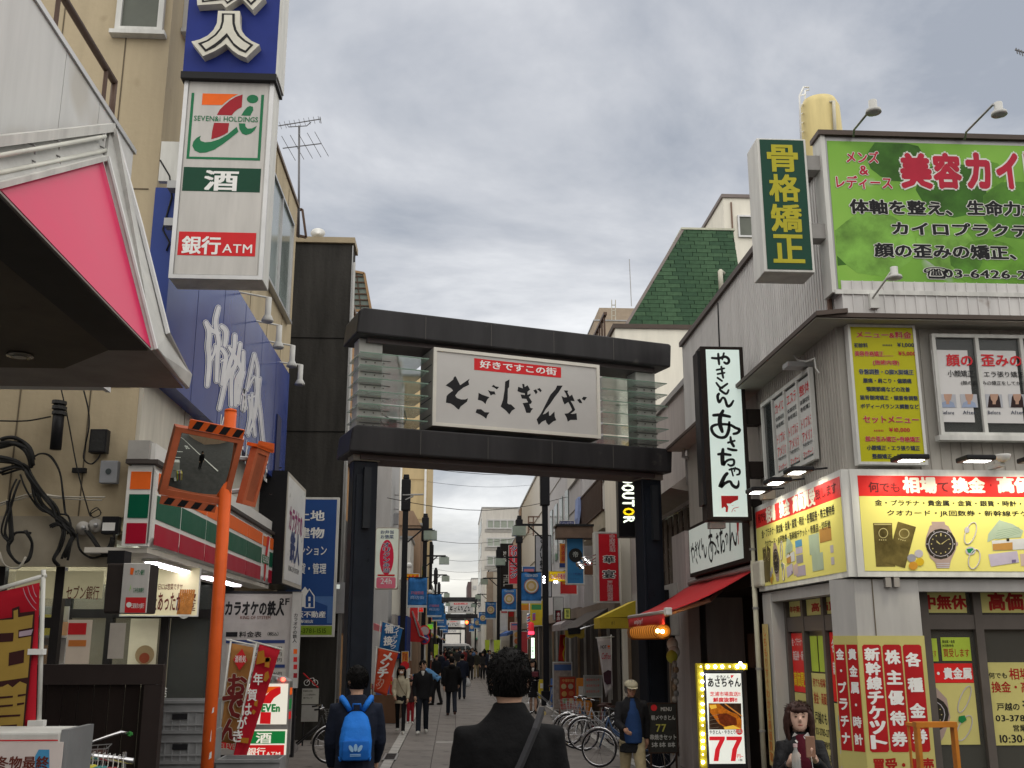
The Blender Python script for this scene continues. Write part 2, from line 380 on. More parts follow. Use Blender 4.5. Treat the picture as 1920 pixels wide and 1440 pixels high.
# ================================================================ LEFT: NEAR BUILDING WITH THE PINK CANOPY
cladm=M('cladding white',(.62,.62,.61),.45,var=.10,streak=True,scale=2.0,spots=((.50,.48,.44),.6,.60))
nb=thing('shop_building','near left building with a white clad roof parapet above the pink canopy','building',(-5,6,0))
zt=6.58
g=G(); g.box(-9,-3.34,2,9.94,4.1,zt-.06); g.box(-9,-5.6,2,9.9,-.3,4.1); g.build('wall',cladm,nb)
for k,(a,b) in enumerate(((2.0,4.6),(4.6,6.3),(6.3,8.05),(8.05,8.9),(8.9,9.94))):
    G().box(-3.34,-3.30,a+.006,b-.006,4.08,zt).build('cladding_panel',cladm,nb)
G().box(-9,-3.28,1.9,9.97,zt,zt+.05).build('coping',ALU,nb)
rl=thing('roof_railing','brown metal railing running along the white parapet of the near left building','railing',(-3.5,8,zt+.05),)
rm=M('railing brown',(.10,.065,.05),.45)
g=G(); g.tube([(-3.42,3,7.15),(-3.42,9.55,7.15)],.035,8); g.tube([(-3.42,9.55,7.15),(-3.42,9.55,6.62)],.03,8); g.build('rail',rm,rl,smooth=True)
for y in (5.5,6.75,8.05,9.3): G().tube([(-3.42,y,6.62),(-3.42,y,7.15)],.022,6).build('post',rm,rl)
# canopy: box of the soffit, leaning fascia with the pink face, recess with tubes above it
cn=thing('canopy','big canopy with a leaning pink fascia and a dark underside, at the upper left','canopy',(-3,6,3.9))
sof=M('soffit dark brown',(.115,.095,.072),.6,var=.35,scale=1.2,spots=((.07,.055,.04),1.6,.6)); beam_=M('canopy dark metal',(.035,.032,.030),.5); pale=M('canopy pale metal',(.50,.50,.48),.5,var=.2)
zs=3.95
A=aZ(0,362,zs); B=aZ(283,657,zs); Cn=aZ(343,728,zs); D=aZ(-260,727,zs)
A0=A+(A-B)*1.2
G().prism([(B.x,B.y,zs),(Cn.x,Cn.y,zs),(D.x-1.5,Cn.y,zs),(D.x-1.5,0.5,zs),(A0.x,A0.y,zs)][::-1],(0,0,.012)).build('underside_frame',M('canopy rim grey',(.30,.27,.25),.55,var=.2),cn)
q=[aZ(-10,478,zs),aZ(205,655,zs),aZ(120,690,zs),aZ(0,688,zs),aZ(-200,688,zs)]
q0=q[0]+(q[0]-q[1])*1.5
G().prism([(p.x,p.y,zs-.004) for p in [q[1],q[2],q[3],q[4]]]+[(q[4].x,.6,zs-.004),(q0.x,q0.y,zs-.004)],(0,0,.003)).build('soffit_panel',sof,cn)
qq=[aZ(205,655,zs),aZ(280,658,zs)]
G().prism([(q0.x+.02,q0.y,zs-.008),(q[1].x,q[1].y,zs-.008),(B.x-.02,B.y-.02,zs-.008),(A0.x-.02,A0.y,zs-.008)],(0,0,.006)).build('outer_beam',beam_,cn)
dl=aZ(38,663,zs)
lt=G(); lt.lathe((dl.x,dl.y,zs-.03),[(.05,.0),(.10,.005),(.10,.02)],20); lt.build('downlight',M('downlight',(.25,.24,.20),.2,.6),cn,smooth=True)
G().lathe((dl.x,dl.y,zs-.036),[(.001,0),(.055,.004)],16).build('downlight_bulb',M('bulb off',(.45,.42,.35),.3),cn)
# fascia, leaning back to the wall as it rises
T1=aX(192,298,-3.02); T0=aX(0,347,-3.0)
pk=M('pink panel',(.56,.020,.095),.30,var=.10,scale=.6)
T0b=T0+(T0-T1)*.4
nrm=(T1-B).cross(A-B).normalized(); nrm=nrm if nrm.x>0 else -nrm
fas=[B+Vector((0,0,.02)),T1,T0b,A0+Vector((0,0,.02))]
G().prism(fas,-nrm*.05).build('pink_face',pk,cn)
def off(p,k=.02): return p+nrm*k
Tt1=aX(199,242,-3.12); Tt0=aX(0,266,-3.12); Tt0b=Tt0+(Tt0-Tt1)*.4
G().prism([T1,Tt1,Tt0b,T0b],-nrm*.06).build('tube_recess',pale,cn)
g=G(); g.tube([off(T0b,.03),off(T1,.03)],.028,4); g.tube([off(Tt0b,.05),off(Tt1,.05)],.05,4); g.build('edge_trim',OFFW,cn)
for (a,b,c,d_) in ((0,293,186,259),(0,325,187,285)):
    p0=off(aX(a,b,-3.08),.05); p1=off(aX(c,d_,-3.08),.05); p0+= (p0-p1)*.4
    tb=G().tube([p0,p1],.018,8).build('fluorescent_tube',M('dead tube',(.62,.62,.56),.3),cn,smooth=True)
    for t in (.45,.62,.98):
        m=p0.lerp(p1,t); G().tube([m+Vector((-.06,0,.05)),m+Vector((0,0,.03)),m+Vector((0,.02,-.03))],.008,5).build('clip',GRY,tb)
# end channel
E1=aX(208,243,-3.05); E2=aX(303,628,-2.42); E3=aX(344,700,-2.36)
g=G(); g.prism([T1+Vector((0,.02,0)),Tt1+Vector((0,.02,.02)),E1+Vector((0,.05,.03)),E2+Vector((.0,.06,.0)),Cn+Vector((.03,.05,.13)),Cn+Vector((.02,.03,0)),B],nrm*.03); g.build('end_channel',pale,cn)
g=G(); g.tube([Tt1+nrm*.06+Vector((0,.04,0)),E1.lerp(E2,.5)+nrm*.05,E2+nrm*.05,Cn+Vector((.04,.02,.12))],.022,5); g.tube([T1+nrm*.05,B+nrm*.04,Cn+nrm*.03],.016,5); g.build('channel_lip',ALU,cn)

# ================================================================ LEFT: CREAM CORNER BUILDING
cream=M('cream wall',(.45,.375,.255),.85,var=.14,scale=1.4,bump=.5,streak=True,spots=((.30,.24,.155),1.3,.66))
creamd=M('cream joint',(.14,.115,.08),.9)
YF=12.6; XS=-3.85; YE=23.6
FC=FF(YF); FS=FL(XS)
cb=thing('corner_building','cream rendered corner building on the left with the convenience store on its ground floor','building',(-6,18,0))
g=G(); g.box(-12,XS,YF,YE,3.2,11.9)
g.box(-12,XS,YF+6.5,YE,-.5,3.2)
g.build('wall',cream,cb)
for i,y in enumerate((4.78,7.38,)): G().box(-12,XS-.1,YF-.008,YF+.01,y-.008,y+.008).build('wall_joint',creamd,cb)
g=G()
for x in (-9.6,-8.1,-6.45,-5.25,-4.42): g.box(x-.008,x+.008,YF-.008,YF+.01,3.2,11.8)
for y in (13.5,15.2,17,18.8,20.6,22.3): g.box(XS-.01,XS+.008,y-.008,y+.008,7.5,11.8)
g.build('wall_joint',creamd,cb)
G().box(-12,XS+.04,YF-.04,YE+.04,11.9,11.98).build('coping',M('brown coping',(.14,.10,.07),.5),cb)
w_=M('dim pane',(.13,.14,.12),.45,var=.2,scale=1)
winpx(FC,(228,-40),(306,66),cb,n=1,fm=OFFW,gm=w_,dep=.08,fr=.07,sill=True)
a0,b0=FS.px(497,510); a1,b1=FS.px(557,443)
window(FS,13.1,10.0,15.6,11.4,cb,n=3,fm=OFFW,gm=w_,sill=True)
bz=FS.px(540,608)[1]; tz=FS.px(508,318)[1]
window(FS,16.6,bz,22.9,tz,cb,n=4,fm=ALU,gm=M('side pane',(.20,.24,.23),.12,var=.3,scale=.7),dep=.07,sill=True)
# white spandrel below the blue sign
G().fbox(FS,YF+.02,3.62,YE,4.95,.0,.05).build('spandrel',M('spandrel white',(.56,.53,.46),.6,var=.15,streak=True),cb)
g=G(); 
for y in (14.6,16.9,19.3,21.6): g.fbox(FS,y,3.64,y+.012,4.93,.05,.056)
g.build('spandrel_joint',creamd,cb)
G().box(-12,-3.98,YF-.02,YF+.1,2.62,3.2).build('lintel_band',M('beige band',(.36,.32,.25),.7),cb)
# ground floor glazing of the store: posts, transom, panes, lit interior
dkf=M('dark frame',(.02,.018,.018),.4); inner=M('store wall lit',(.30,.26,.18),.7,emit=.06,ecol=(1,.86,.56)); 
zf=gz(YF)
st=thing('store_interior','brightly lit convenience store interior behind the dark framed glass','interior',(-7,14,zf))
G().box(-12,-4.0,15.4,15.5,zf,3.1).build('back_wall',inner,st)
G().box(-12,-4.2,12.9,15.4,2.95,3.0).build('ceiling',M('store ceiling',(.6,.6,.55),.8),st)
G().box(-12,-4.2,12.9,15.4,zf-.05,zf+.01).build('floor',M('store floor',(.35,.33,.30),.4),st)
for (x,y) in ((-8.2,13.6),(-6.6,13.6),(-6.2,14.6),(-8,14.8),(-5.2,14.2)): G().box(x,x+1.25,y,y+.07,2.86,2.92).build('ceiling_tube',GLOW,st)
cols_=[(.5,.04,.04),(.7,.6,.1),(.05,.12,.4),(.6,.6,.58),(.1,.3,.12),(.35,.2,.1),(.75,.3,.08)]
for si,(x0,x1) in enumerate(((-8.2,-7.1),(-7.0,-5.9),(-5.75,-5.0))):
    sh=thing('shop_shelf','store shelf stocked with packets, %s seen through the glass'%['leftmost','middle one','rightmost one'][si],'shelf',((x0+x1)/2,14.1,zf),group='shelves inside the store')
    g=G(); 
    for z in (.6,1.0,1.4,1.75,2.1): g.box(x0,x1,13.95,14.25,zf+z,zf+z+.03)
    g.box(x0,x1,14.25,14.28,zf,zf+2.5); g.build('rack',M('rack',(.4,.4,.38),.5),sh)
    for z in (1.03,1.43,1.78,2.13):
        g=G(); x=x0+.02
        while x<x1-.1:
            wd=random.uniform(.08,.16); g.box(x,x+wd-.01,13.97,14.2,zf+z,zf+z+random.uniform(.14,.28),random.randrange(7)); x+=wd
        tag(g.build('goods',[M('goods%d'%i,c,.5,var=0,emit=.05) for i,c in enumerate(cols_)],sh),kind='stuff')
gl=M('shop glass',(.10,.11,.10),.03,alpha=.30,var=0)
def glazed(name,label,F_,posts,z0,z1,trans,zb=None,cat='shop window'):
    t=thing(name,label,cat,F_.P(posts[0],z0,0)); g=G()
    for x in posts: g.fbox(F_,x-.05,z0,x+.05,z1,-.06,.05)
    g.build('mullion',dkf,t); g=G()
    for z in trans: g.fbox(F_,posts[0]+.05,z-.06,posts[-1]-.05,z+.06,-.05,.04)
    g.build('transom',dkf,t)
    zz=[z0]+list(trans)+[z1]
    for i in range(len(posts)-1):
        for j in range(len(zz)-1): G().fbox(F_,posts[i]+.05,zz[j]+.05,posts[i+1]-.05,zz[j+1]-.05,-.012,-.004).build('pane',gl,t)
    return t
sw=glazed('store_window','dark framed store window with the lit ceiling tubes showing in its top panes',FF(12.75),[-8.6,-7.5,-6.3,-5.28,-4.6],zf,2.62,[1.98])
P_=FF(12.70)
pap=M('poster paper',(.55,.52,.42),.6); 
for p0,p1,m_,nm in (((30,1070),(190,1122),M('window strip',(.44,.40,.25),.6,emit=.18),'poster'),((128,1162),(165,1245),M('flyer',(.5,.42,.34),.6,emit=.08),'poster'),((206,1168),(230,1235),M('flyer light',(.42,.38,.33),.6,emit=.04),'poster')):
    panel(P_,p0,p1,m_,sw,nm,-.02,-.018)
text(P_,'セブン銀行',(125,1098),(184,1124),I_BR,sw,d=-.012); text(P_,'ATM',(50,1098),(80,1118),I_BR,sw,d=-.012)
panel(P_,(128,1168),(160,1190),I_R,sw,'poster_band',-.016,-.014); panel(P_,(128,1200),(160,1212),M('poster orange',(.6,.2,.05),.6),sw,'poster_band',-.016,-.014)
# recessed entrance
ent=glazed('store_entrance','dark glazed recessed entrance of the store behind the orange mirror pole',FF(15.2),[-5.35,-4.75,-4.0,-3.3],gz(15),2.6,[2.15],cat='entrance')
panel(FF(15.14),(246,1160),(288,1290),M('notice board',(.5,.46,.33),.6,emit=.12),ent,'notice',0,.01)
F1=FF(15.12); a,b=F1.px(272,1228); G().disc(F1,a,b,.13,.02).build('notice_dish',M('dish',(.3,.22,.12),.5),ent); G().disc(F1,a,b-.04,.07,.024).build('notice_food',M('food',(.25,.06,.03),.5),ent)
text(F1,'開店',(300,1288),(312,1308),I_W,ent); text(F1,'営業中',(300,1310),(311,1345),I_W,ent,vert=True)
bb=thing('stair_entrance','dark stairway entrance beside the karaoke price board','entrance',(-4,19,gz(19)))
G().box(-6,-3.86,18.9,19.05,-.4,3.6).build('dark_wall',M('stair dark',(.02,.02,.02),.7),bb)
# ================================================================ LEFT: SIGNS OF THE CORNER BUILDING
blue=M('blue panel',(.034,.060,.24),.16,var=.10,scale=.7,coat=.0)
XB=-3.58; FB=FL(XB)
bs=thing('wall_sign','long glossy blue karaoke sign on the side wall, lettered in white brush outlines','sign',(XB,17,5))
zb,zt2=4.92,7.37; y1=FB.px(541,740)[0]
g=G(); g.box(XS+.01,XB,12.52,y1,zb,zt2); g.build('panel_box',blue,bs)
g=G()
for y in (14.0,15.6,17.2,18.8,20.4): g.fbox(FB,y,zb,y+.01,zt2,.0005,.003)
g.build('panel_joint',M('blue joint',(.015,.03,.12),.4),bs)
# brush lettering traced as strokes: outline, gap, core (zoom 4.8x at 360,560)
K=[([(120,215),(150,300),(140,430),(150,560),(132,780)],34),([(232,80),(205,220),(235,390),(222,520),(215,740)],30),([(120,225),(180,290),(235,310)],30),([(160,560),(190,500),(205,420)],16),
 ([(262,250),(300,300),(290,420)],34),([(262,450),(300,520),(285,620),(262,770)],30),([(262,560),(300,540)],16),
 ([(380,330),(372,470),(330,600),(240,990)],30),([(330,440),(390,560),(350,700),(350,960)],28),([(300,760),(345,650),(400,570)],20),
 ([(428,410),(410,560),(440,640),(395,740),(385,960)],30),([(455,480),(450,640),(430,760),(410,940)],26),([(400,760),(440,730),(462,660)],18),
 ([(455,860),(470,820),(450,1000),(480,960),(470,870)],14),
 ([(555,500),(530,620),(490,820)],18),([(555,500),(585,640),(575,800)],18),([(500,800),(560,700),(575,830)],12),([(505,880),(520,1050),(490,1210)],18),([(535,860),(540,1040),(560,1230)],18),([(575,830),(560,1000),(540,1120)],14),([(500,900),(580,870)],12),([(605,720),(590,860),(610,1040),(640,1350)],18),([(590,900),(560,1060),(500,1230)],14)]
for i,(gr,mt,dd) in enumerate(((29,M('brush white',(.80,.80,.80),.4),.006),(18,blue,.008),(8,M('brush core',(.70,.70,.72),.4),.010))):
    strokes(FB,K,mt,bs,'brush_lettering',dd,(360,560),4.8,gr)
text(FB,'KING OF KARAOKE',(414,776),(500,905),I_W,bs,bold=.01)
text(FB,'カラオケの鉄人',(519,780),(524,850),I_W,bs,bold=.02,vert=True)
G().fbox(FL(XB+.004),FB.px(518,790)[0],zb,FB.px(526,790)[0],zb+1.3,0,.02).build('vent_slot',M('slot dark',(.03,.035,.09),.4),bs)
for i,(bx,by,tx,ty,lx,ly) in enumerate(((455,560,500,558,505,590),(480,612,520,610,522,640),(505,650,545,648,545,678),(524,690,560,684,562,712))):
    Y=FB.px(bx,by)[0]; z=FB.px(bx,by)[1]
    p=aY(lx,ly,Y+.05); tipz=aY(tx,ty,Y).z
    flood(FB,(XS,Y,z-.1+.25),(aY(tx+4,ty,Y).x,Y,tipz),label='small grey arm lamp over the blue sign, %s one counted from the camera'%['first','second','third','fourth'][i],group='arm lamps along the blue sign',drop=.42,sc=1.15)
# vertical projecting sign: blue top box with raised characters, white box with the store logo
F7=FF(12.1)
vs_=thing('projecting_sign','tall white projecting store sign with the 7 logo, hung high on the left','sign',F7.P(-3.1,6.2))
a0,b0,a1,b1=rc(F7,(332,146),(505,530)); a0=F7.px(332,335)[0]; a1=F7.px(504,335)[0]; b0=F7.px(400,524)[1]; b1=F7.px(430,147)[1]
lit=M('sign white',(.50,.485,.46),.4,var=.12,streak=True,emit=.02)
g=G(); g.box(a0,a1,12.1,12.5,b0,b1); g.build('housing',OFFW,vs_,bevel=.012)
G().fbox(F7,a0+.06,b0+.06,a1-.07,b1-.05,0,.008).build('face_panel',lit,vs_)
g=G()
for q in ((a0,b0,a1,b0+.05),(a0,b1-.04,a1,b1),(a0,b0+.05,a0+.05,b1-.04),(a1-.05,b0+.05,a1,b1-.04)): g.fbox(F7,*q,0,.025)
g.build('rim',ALU,vs_)
F7s=F7.sh(.008)
def tr(pts,mt,nm='logo_shape',d=.003,F_=F7s,org=(340,150),sc=9.0,par=vs_): return trace(F_,pts,mt,par,nm,d,0,org,sc)
tr([(175,218),(222,218),(135,1295),(1285,1320),(1350,250),(1398,250),(1325,1360),(85,1330)][:8] and [(175,218),(222,218),(135,1293),(1285,1318),(1350,252),(1398,252),(1328,1362),(85,1330)],I_G)
tr([(360,228),(960,240),(870,285),(780,345),(688,425),(345,420)],I_O)
tr([(1035,245),(1020,460),(960,490),(900,535),(850,598),(600,590),(650,500),(720,430),(820,345),(920,285)],I_DR)
tr([(552,722),(808,728),(785,885),(720,925),(640,962),(505,1002),(520,870)],I_DR)
tr([(330,940),(312,990),(330,1030),(400,1052),(500,1045),(640,1000),(780,920),(935,790),(965,875),(830,985),(700,1085),(560,1175),(420,1225),(310,1232),(225,1190),(185,1110),(205,1040),(260,975)],I_G)
tr([(970,732),(1080,735),(1085,790),(1120,822),(1190,818),(1275,775),(1235,850),(1175,905),(1090,930),(1025,905),(980,830)],I_G)
tr([(1010,600),(1060,520),(1110,460),(1160,438),(1210,455),(1215,510),(1165,605)],I_G)
a,b=F7s.px(340+1203/9,150+322/9); c=F7s.px(340+1300/9,150)[0]-F7s.px(340+1203/9,150)[0]
G().disc(F7s,a,b,abs(c),.003,ry=abs(c)*.82).build('logo_dot',I_G,vs_)
text(F7s,'SEVEN&i HOLDINGS',(364.5,217),(483.5,229.5),I_G,vs_,bold=.012,d=.005)
panel(F7s,(345,313),(487,361),I_DG,vs_,'green_band',0,.003); text(F7s,'酒',(386,320),(444,358),I_W,vs_,bold=.035,d=.006)
panel(F7s,(336,434),(478,481),I_R,vs_,'red_band',0,.003); text(F7s,'銀行',(343,443),(412,477),I_W,vs_,bold=.035,d=.006); text(F7s,'ATM',(418,458),(472,475),I_W,vs_,bold=.012,d=.006)
F8=FF(12.03)
v2=thing('projecting_sign','deep blue projecting karaoke sign with raised white characters, above the white store sign','sign',F8.P(-3.1,b1+.02))
bx0,bx1=a0-.02,a1+.02; bz0=F8.px(430,142)[1]
G().box(bx0,bx1,12.03,12.5,bz0,bz0+2.6).build('housing',M('blue box',(.020,.035,.20),.5,var=.15,scale=1.5),v2)
G().box(bx0-.015,bx1+.015,12.0,12.5,bz0-.06,bz0+.03).build('lower_rim',BLK,v2)
g=G(); g.box(bx1,bx1+.03,12.03,12.5,bz0,bz0+2.6); g.build('side_rim',OFFW,v2)
jin=[(700,300),(1090,305),(1088,500),(1110,640),(1190,750),(1300,840),(1440,905),(1200,1135),(1060,1080),(960,1010),(840,890),(740,960),(620,1030),(430,1110),(225,850),(380,810),(520,740),(620,640),(680,520)]
jin2=[(770,350),(1000,355),(1000,520),(1030,640),(1090,740),(1190,830),(1330,912),(1195,1055),(1080,1010),(980,930),(860,770),(760,870),(640,960),(475,1035),(345,885),(500,830),(640,730),(730,620),(765,500)]
jin3=[(812,382),(955,382),(958,540),(990,660),(1050,760),(1150,850),(1275,925),(1190,1018),(1100,975),(990,890),(860,705),(740,820),(640,900),(490,995),(412,905),(540,850),(680,745),(775,620),(808,500)]
tetsu=[(310,-60),(330,200),(770,172),(835,245),(1110,60),(1320,285),(1540,55),(1440,-60)]
tetsu2=[(405,-60),(415,150),(810,105),(865,180),(1115,15),(1290,205),(1425,72),(1350,-60)]
tetsu3=[(445,30),(455,128),(800,88),(875,145),(1100,-15),(1150,0),(1290,160),(1385,70),(1260,-60),(460,-60)]
for p_,z0,th_,m_ in ((jin,0,.13,M('letter cream',(.62,.60,.52),.4)),(tetsu,0,.13,M('letter cream',(.62,.60,.52),.4)),(jin2,.132,.004,BLK),(tetsu2,.132,.004,BLK),(jin3,.137,.004,M('letter cream',(.62,.60,.52),.4)),(tetsu3,.137,.004,M('letter cream',(.62,.60,.52),.4))):
    trace(F8,p_,m_,v2,'raised_character',z0,th_,(340,0),9.6)
# bracket and loose cables by the sign
br=thing('sign_bracket','grey steel bracket holding the tall white sign to the cream wall','bracket',(XS,13.1,7.2))
for z in (6.75,7.25): G().box(a0-.16,a0,12.25,12.42,z,z+.10).build('arm',GRY,br)
q=[aY(303,265,12.5),aY(332,340,12.5)]; G().box(q[0].x,q[1].x,12.5,12.58,q[1].z,q[0].z).build('plate',OFFW,br)
cbm=M('cable black',(.02,.02,.02),.5)
ca=thing('cable','thin black cable hanging loose beside the tall white sign','cable',(-3.8,12.5,7))
G().tube([aY(x,y,12.5) for x,y in ((300,300),(318,330),(322,370),(305,430),(318,455),(312,470))],.012,5).build('strand',cbm,ca,smooth=True)

# ---------------- store canopy with the striped fascia
cv=thing('store_canopy','striped orange, green and red store canopy wrapping the corner of the cream building','canopy',(-3.7,17,3))
XC=-3.47; zc0,zc1=2.78,3.76; ye=20.55; yc0=12.30
cwh=M('canopy white',(.66,.65,.62),.35,var=.06,emit=.02)
def zz(a): return zc0+(zc1-zc0)*a
XN=-3.68
g=G(); g.box(XN-.1,XC-.05,yc0+.05,ye,zc0+.1,zc1+.28); g.build('box',cwh,cv)
g=G(); g.prism([(XC-.05,yc0,zc0+.06),(XC,yc0,zc0+.15),(XC,yc0,zc1-.08),(XC-.05,yc0,zc1)],(0,ye-yc0,0)); g.build('fascia',cwh,cv)
G().box(XN-.12,XC-.03,yc0,yc0+.06,zc0+.05,zc1).build('end_fascia',cwh,cv)
G().prism([(XN-.14,yc0-.06,zc1+.02),(XC+.02,yc0-.06,zc1+.02),(XC+.02,ye,zc1+.02),(XN-.14,ye,zc1+.02)],(0,0,.05)).build('drip_edge',M('drip dark',(.07,.06,.055),.6),cv)
G().box(XN-.14,XC-.1,yc0-.02,ye,zc1+.08,zc1+.30).build('upstand',M('upstand grey',(.36,.35,.33),.6),cv)
G().box(XN-.55,XC-.05,yc0+.05,ye,zc0-.02,zc0+.04).build('soffit',M('canopy soffit',(.55,.52,.46),.6,emit=.03),cv)
FCn=FL(XC); FEn=FF(yc0)
bands=((.72,.93,I_O),(.38,.66,M('stripe green',(.004,.095,.05),.35,var=.03)),(.08,.32,M('stripe red',(.38,.008,.03),.35,var=.03)))
ycells=[(12.42,14.05),(14.13,15.3),(15.38,17.1),(17.18,17.9),(17.98,19.0)]
ycells=[(12.40,13.5),(13.56,14.9),(14.95,16.3),(16.35,17.9),(17.95,19.3)]
for (a,b,m_) in bands:
    G().fbox(FEn,XN-.08,zz(a),XC-.06,zz(b),.0,.008).build('stripe',m_,cv)
    for (p,q_) in ycells+[(20.15,20.5)]: G().fbox(FCn,p,zz(a),q_,zz(b),0,.008).build('stripe',m_,cv)
# small 7 logo between the stripes
G().fbox(FCn,19.42,zz(.72),19.8,zz(.9),0,.008).build('logo_bar',I_O,cv); G().fpoly(FCn,[(20.05,zz(.93)),(19.8,zz(.93)),(19.65,zz(.5)),(19.65,zz(.08)),(19.8,zz(.08)),(19.85,zz(.5))],.009).build('logo_stem',I_R,cv)
panel(FCn,(19.42,zz(.55)),(20.05,zz(.4)),I_G,cv,'logo_strip',0,.012,pxs=False); text(FCn,'ELEVEN',(19.46,zz(.53)),(20.0,zz(.42)),I_W,cv,pxs=False,d=.016)
for i,(y0,y1_) in enumerate(((13.2,15.2),(16.0,18.6))):
    t=thing('fluorescent_lamp','lit fluorescent lamp under the striped canopy, %s'%['nearer of the two','farther of the two'][i],'lamp',(-3.75,y0,zc0-.05),group='lamps under the striped canopy')
    G().box(-3.82,-3.62,y0,y1_,zc0-.06,zc0-.022).build('tray',WHT,t); G().box(-3.79,-3.65,y0+.05,y1_-.05,zc0-.085,zc0-.061).build('tube',M('tube glow',(1,.93,1),emit=5,var=0),t)
# banner under the canopy
FBn=FF(14.9)
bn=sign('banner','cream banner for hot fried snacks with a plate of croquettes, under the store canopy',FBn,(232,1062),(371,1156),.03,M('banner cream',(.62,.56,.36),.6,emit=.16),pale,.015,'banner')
text(FBn,'なが集まる日には惣菜ですヤ',(268,1094),(342,1106),I_BR,bn,d=.006); text(FBn,'揚げたあったか',(262,1110),(340,1146),I_BR,bn,bold=.03,d=.006); text(FBn,'惣菜',(342,1112),(366,1146),I_BR,bn,bold=.02,d=.006,vert=True)
a,b=FBn.px(354,1124); G().disc(FBn,a-.05,b-.06,.12,.002,ry=.20).build('plate',M('plate white',(.6,.6,.55),.4),bn)
for k in range(7): G().fpoly(FBn,[(a-.15+k*.028,b-.2),(a-.12+k*.028,b-.2),(a-.10+k*.03,b+.13),(a-.125+k*.03,b+.14)],.006+k*.0004).build('croquette',M('croquette',(.42,.17,.04),.6,scale=20,var=.3),bn)
# small atm light box
Fa=FF(11.6)
am=thing('atm_sign','small white light box with three bank names hanging under the canopy corner','sign',Fa.P(-4,2.1))
a0,b0,a1,b1=rc(Fa,(233,1056),(275,1150)); 
G().box(a0-.18,a1,11.6,11.95,b0,b1).build('housing',M('atm box brown',(.035,.028,.026),.5),am,bevel=.02)
G().fbox(Fa,a0,b0,a1,b1,0,.02).build('face_panel',lit,am,bevel=.008); Fa2=Fa.sh(.02)
text(Fa2,'セブン銀行',(254,1068),(271,1078),I_G,am,bold=.03); G().fpoly(Fa2,[Fa2.px(x,y) for x,y in ((245,1064),(252,1066),(249,1078),(244,1077))],.003).build('mark',I_O,am)
text(Fa2,'三井住友銀行',(250,1102),(270,1111),I_G,am,bold=.02); G().fpoly(Fa2,[Fa2.px(x,y) for x,y in ((242,1110),(246,1094),(245,1104))],.003).build('mark',M('leaf green',(.3,.6,.1),.5),am)
panel(Fa2,(236,1120),(272,1149),I_R,am,'red_band',0,.003); text(Fa2,'三菱東京UFJ銀行',(247,1131),(270,1142),I_W,am,bold=.02,d=.006); G().disc(Fa2,*Fa2.px(242,1134),.028,.006).build('mark',I_W,am)
G().box(a0-.2,a0-.02,11.65,11.9,b1,b1+.14).build('hanger',BLK,am)
# ---------------- karaoke light box at the far end of the canopy
FKb=FL(-3.28)
kl=thing('sign_box','deep light box of the karaoke parlour beyond the striped canopy','sign',(-3.6,21.8,3))
y0,y1_=21.0,23.0; zk1=FKb.px(528,925)[1]; zk0=2.75
G().box(-3.84,-3.28,20.6,23.2,2.85,5.05).build('housing',BLK,kl)
G().fbox(FKb,20.62,2.87,23.18,5.03,0,.012).build('rim',M('rim pale',(.45,.42,.36),.5),kl); G().fbox(FKb,20.7,2.95,23.1,4.96,.012,.016).build('face_panel',M('kara face',(.55,.55,.53),.3,emit=.05),kl)
FK2=FKb.sh(.016)
text(FK2,'カラオケの',(21.0,4.4),(22.8,3.95),M('purple ink',(.25,.02,.12),.5),kl,bold=.04,pxs=False); text(FK2,'鉄人',(21.3,3.95),(22.6,3.35),M('blue grey ink',(.03,.05,.15),.5),kl,bold=.05,pxs=False); text(FK2,'KING OF SYSTEM',(21.2,3.25),(22.6,3.15),I_K,kl,pxs=False)
# ---------------- price board
FP=FF(18.8)
pb=sign('price_board','grey karaoke price board marked 2F beside the orange pole',FP,(418,1108),(549,1420),.12,M('board grey',(.38,.36,.34),.5,emit=.02),BLK,.045,'sign')
text(FP,'カラオケの鉄人',(424,1127),(532,1154),I_K,pb,bold=.045,d=.008); text(FP,'KING OF SYSTEM',(451,1155),(507,1161),I_BR,pb,d=.008); text(FP,'2F',(525,1122),(542,1134),I_K,pb,bold=.03,d=.008)
text(FP,'料金表',(449,1184),(490,1195),I_K,pb,bold=.02,d=.008); text(FP,'（税込）',(502,1185),(522,1192),I_K,pb,d=.008); panel(FP,(424,1185),(445,1194),I_K,pb,'label_bar',0,.006)
panel(FP,(424,1200),(534,1206),I_B,pb,'table_band',0,.006); panel(FP,(506,1246),(534,1252),I_B,pb,'table_band',0,.006)
panel(FP,(426,1208),(532,1245),M('table paper',(.48,.46,.42),.6),pb,'price_table',0,.004); panel(FP,(426,1255),(532,1330),M('table paper',(.48,.46,.42),.6),pb,'price_table',0,.004)
for r in range(3): text(FP,'30分 120円 280円 350円',(430,1212+r*11),(528,1219+r*11),I_K,pb,d=.008)
for r in range(6): text(FP,'フリータイム 980円 1480円',(430,1260+r*11),(528,1267+r*11),I_K,pb,d=.008)
# notice strips on its right
ns=sign('notice_strip','narrow white notice strip with tiny coloured prints right of the price board',FF(18.7),(549,1110),(558,1290),.04,M('strip white',(.5,.5,.48),.5),pale,.006)
for i,(c,y) in enumerate(((I_O,1217),(I_R,1232),(I_R,1246),(I_DR,1262))): panel(FF(18.7),(550.5,y),(557,y+9),c,ns,'print',.0,.004)
text(FF(18.7),'カラオケの鉄人',(551,1150),(556.5,1205),I_K,ns,vert=True,d=.004)

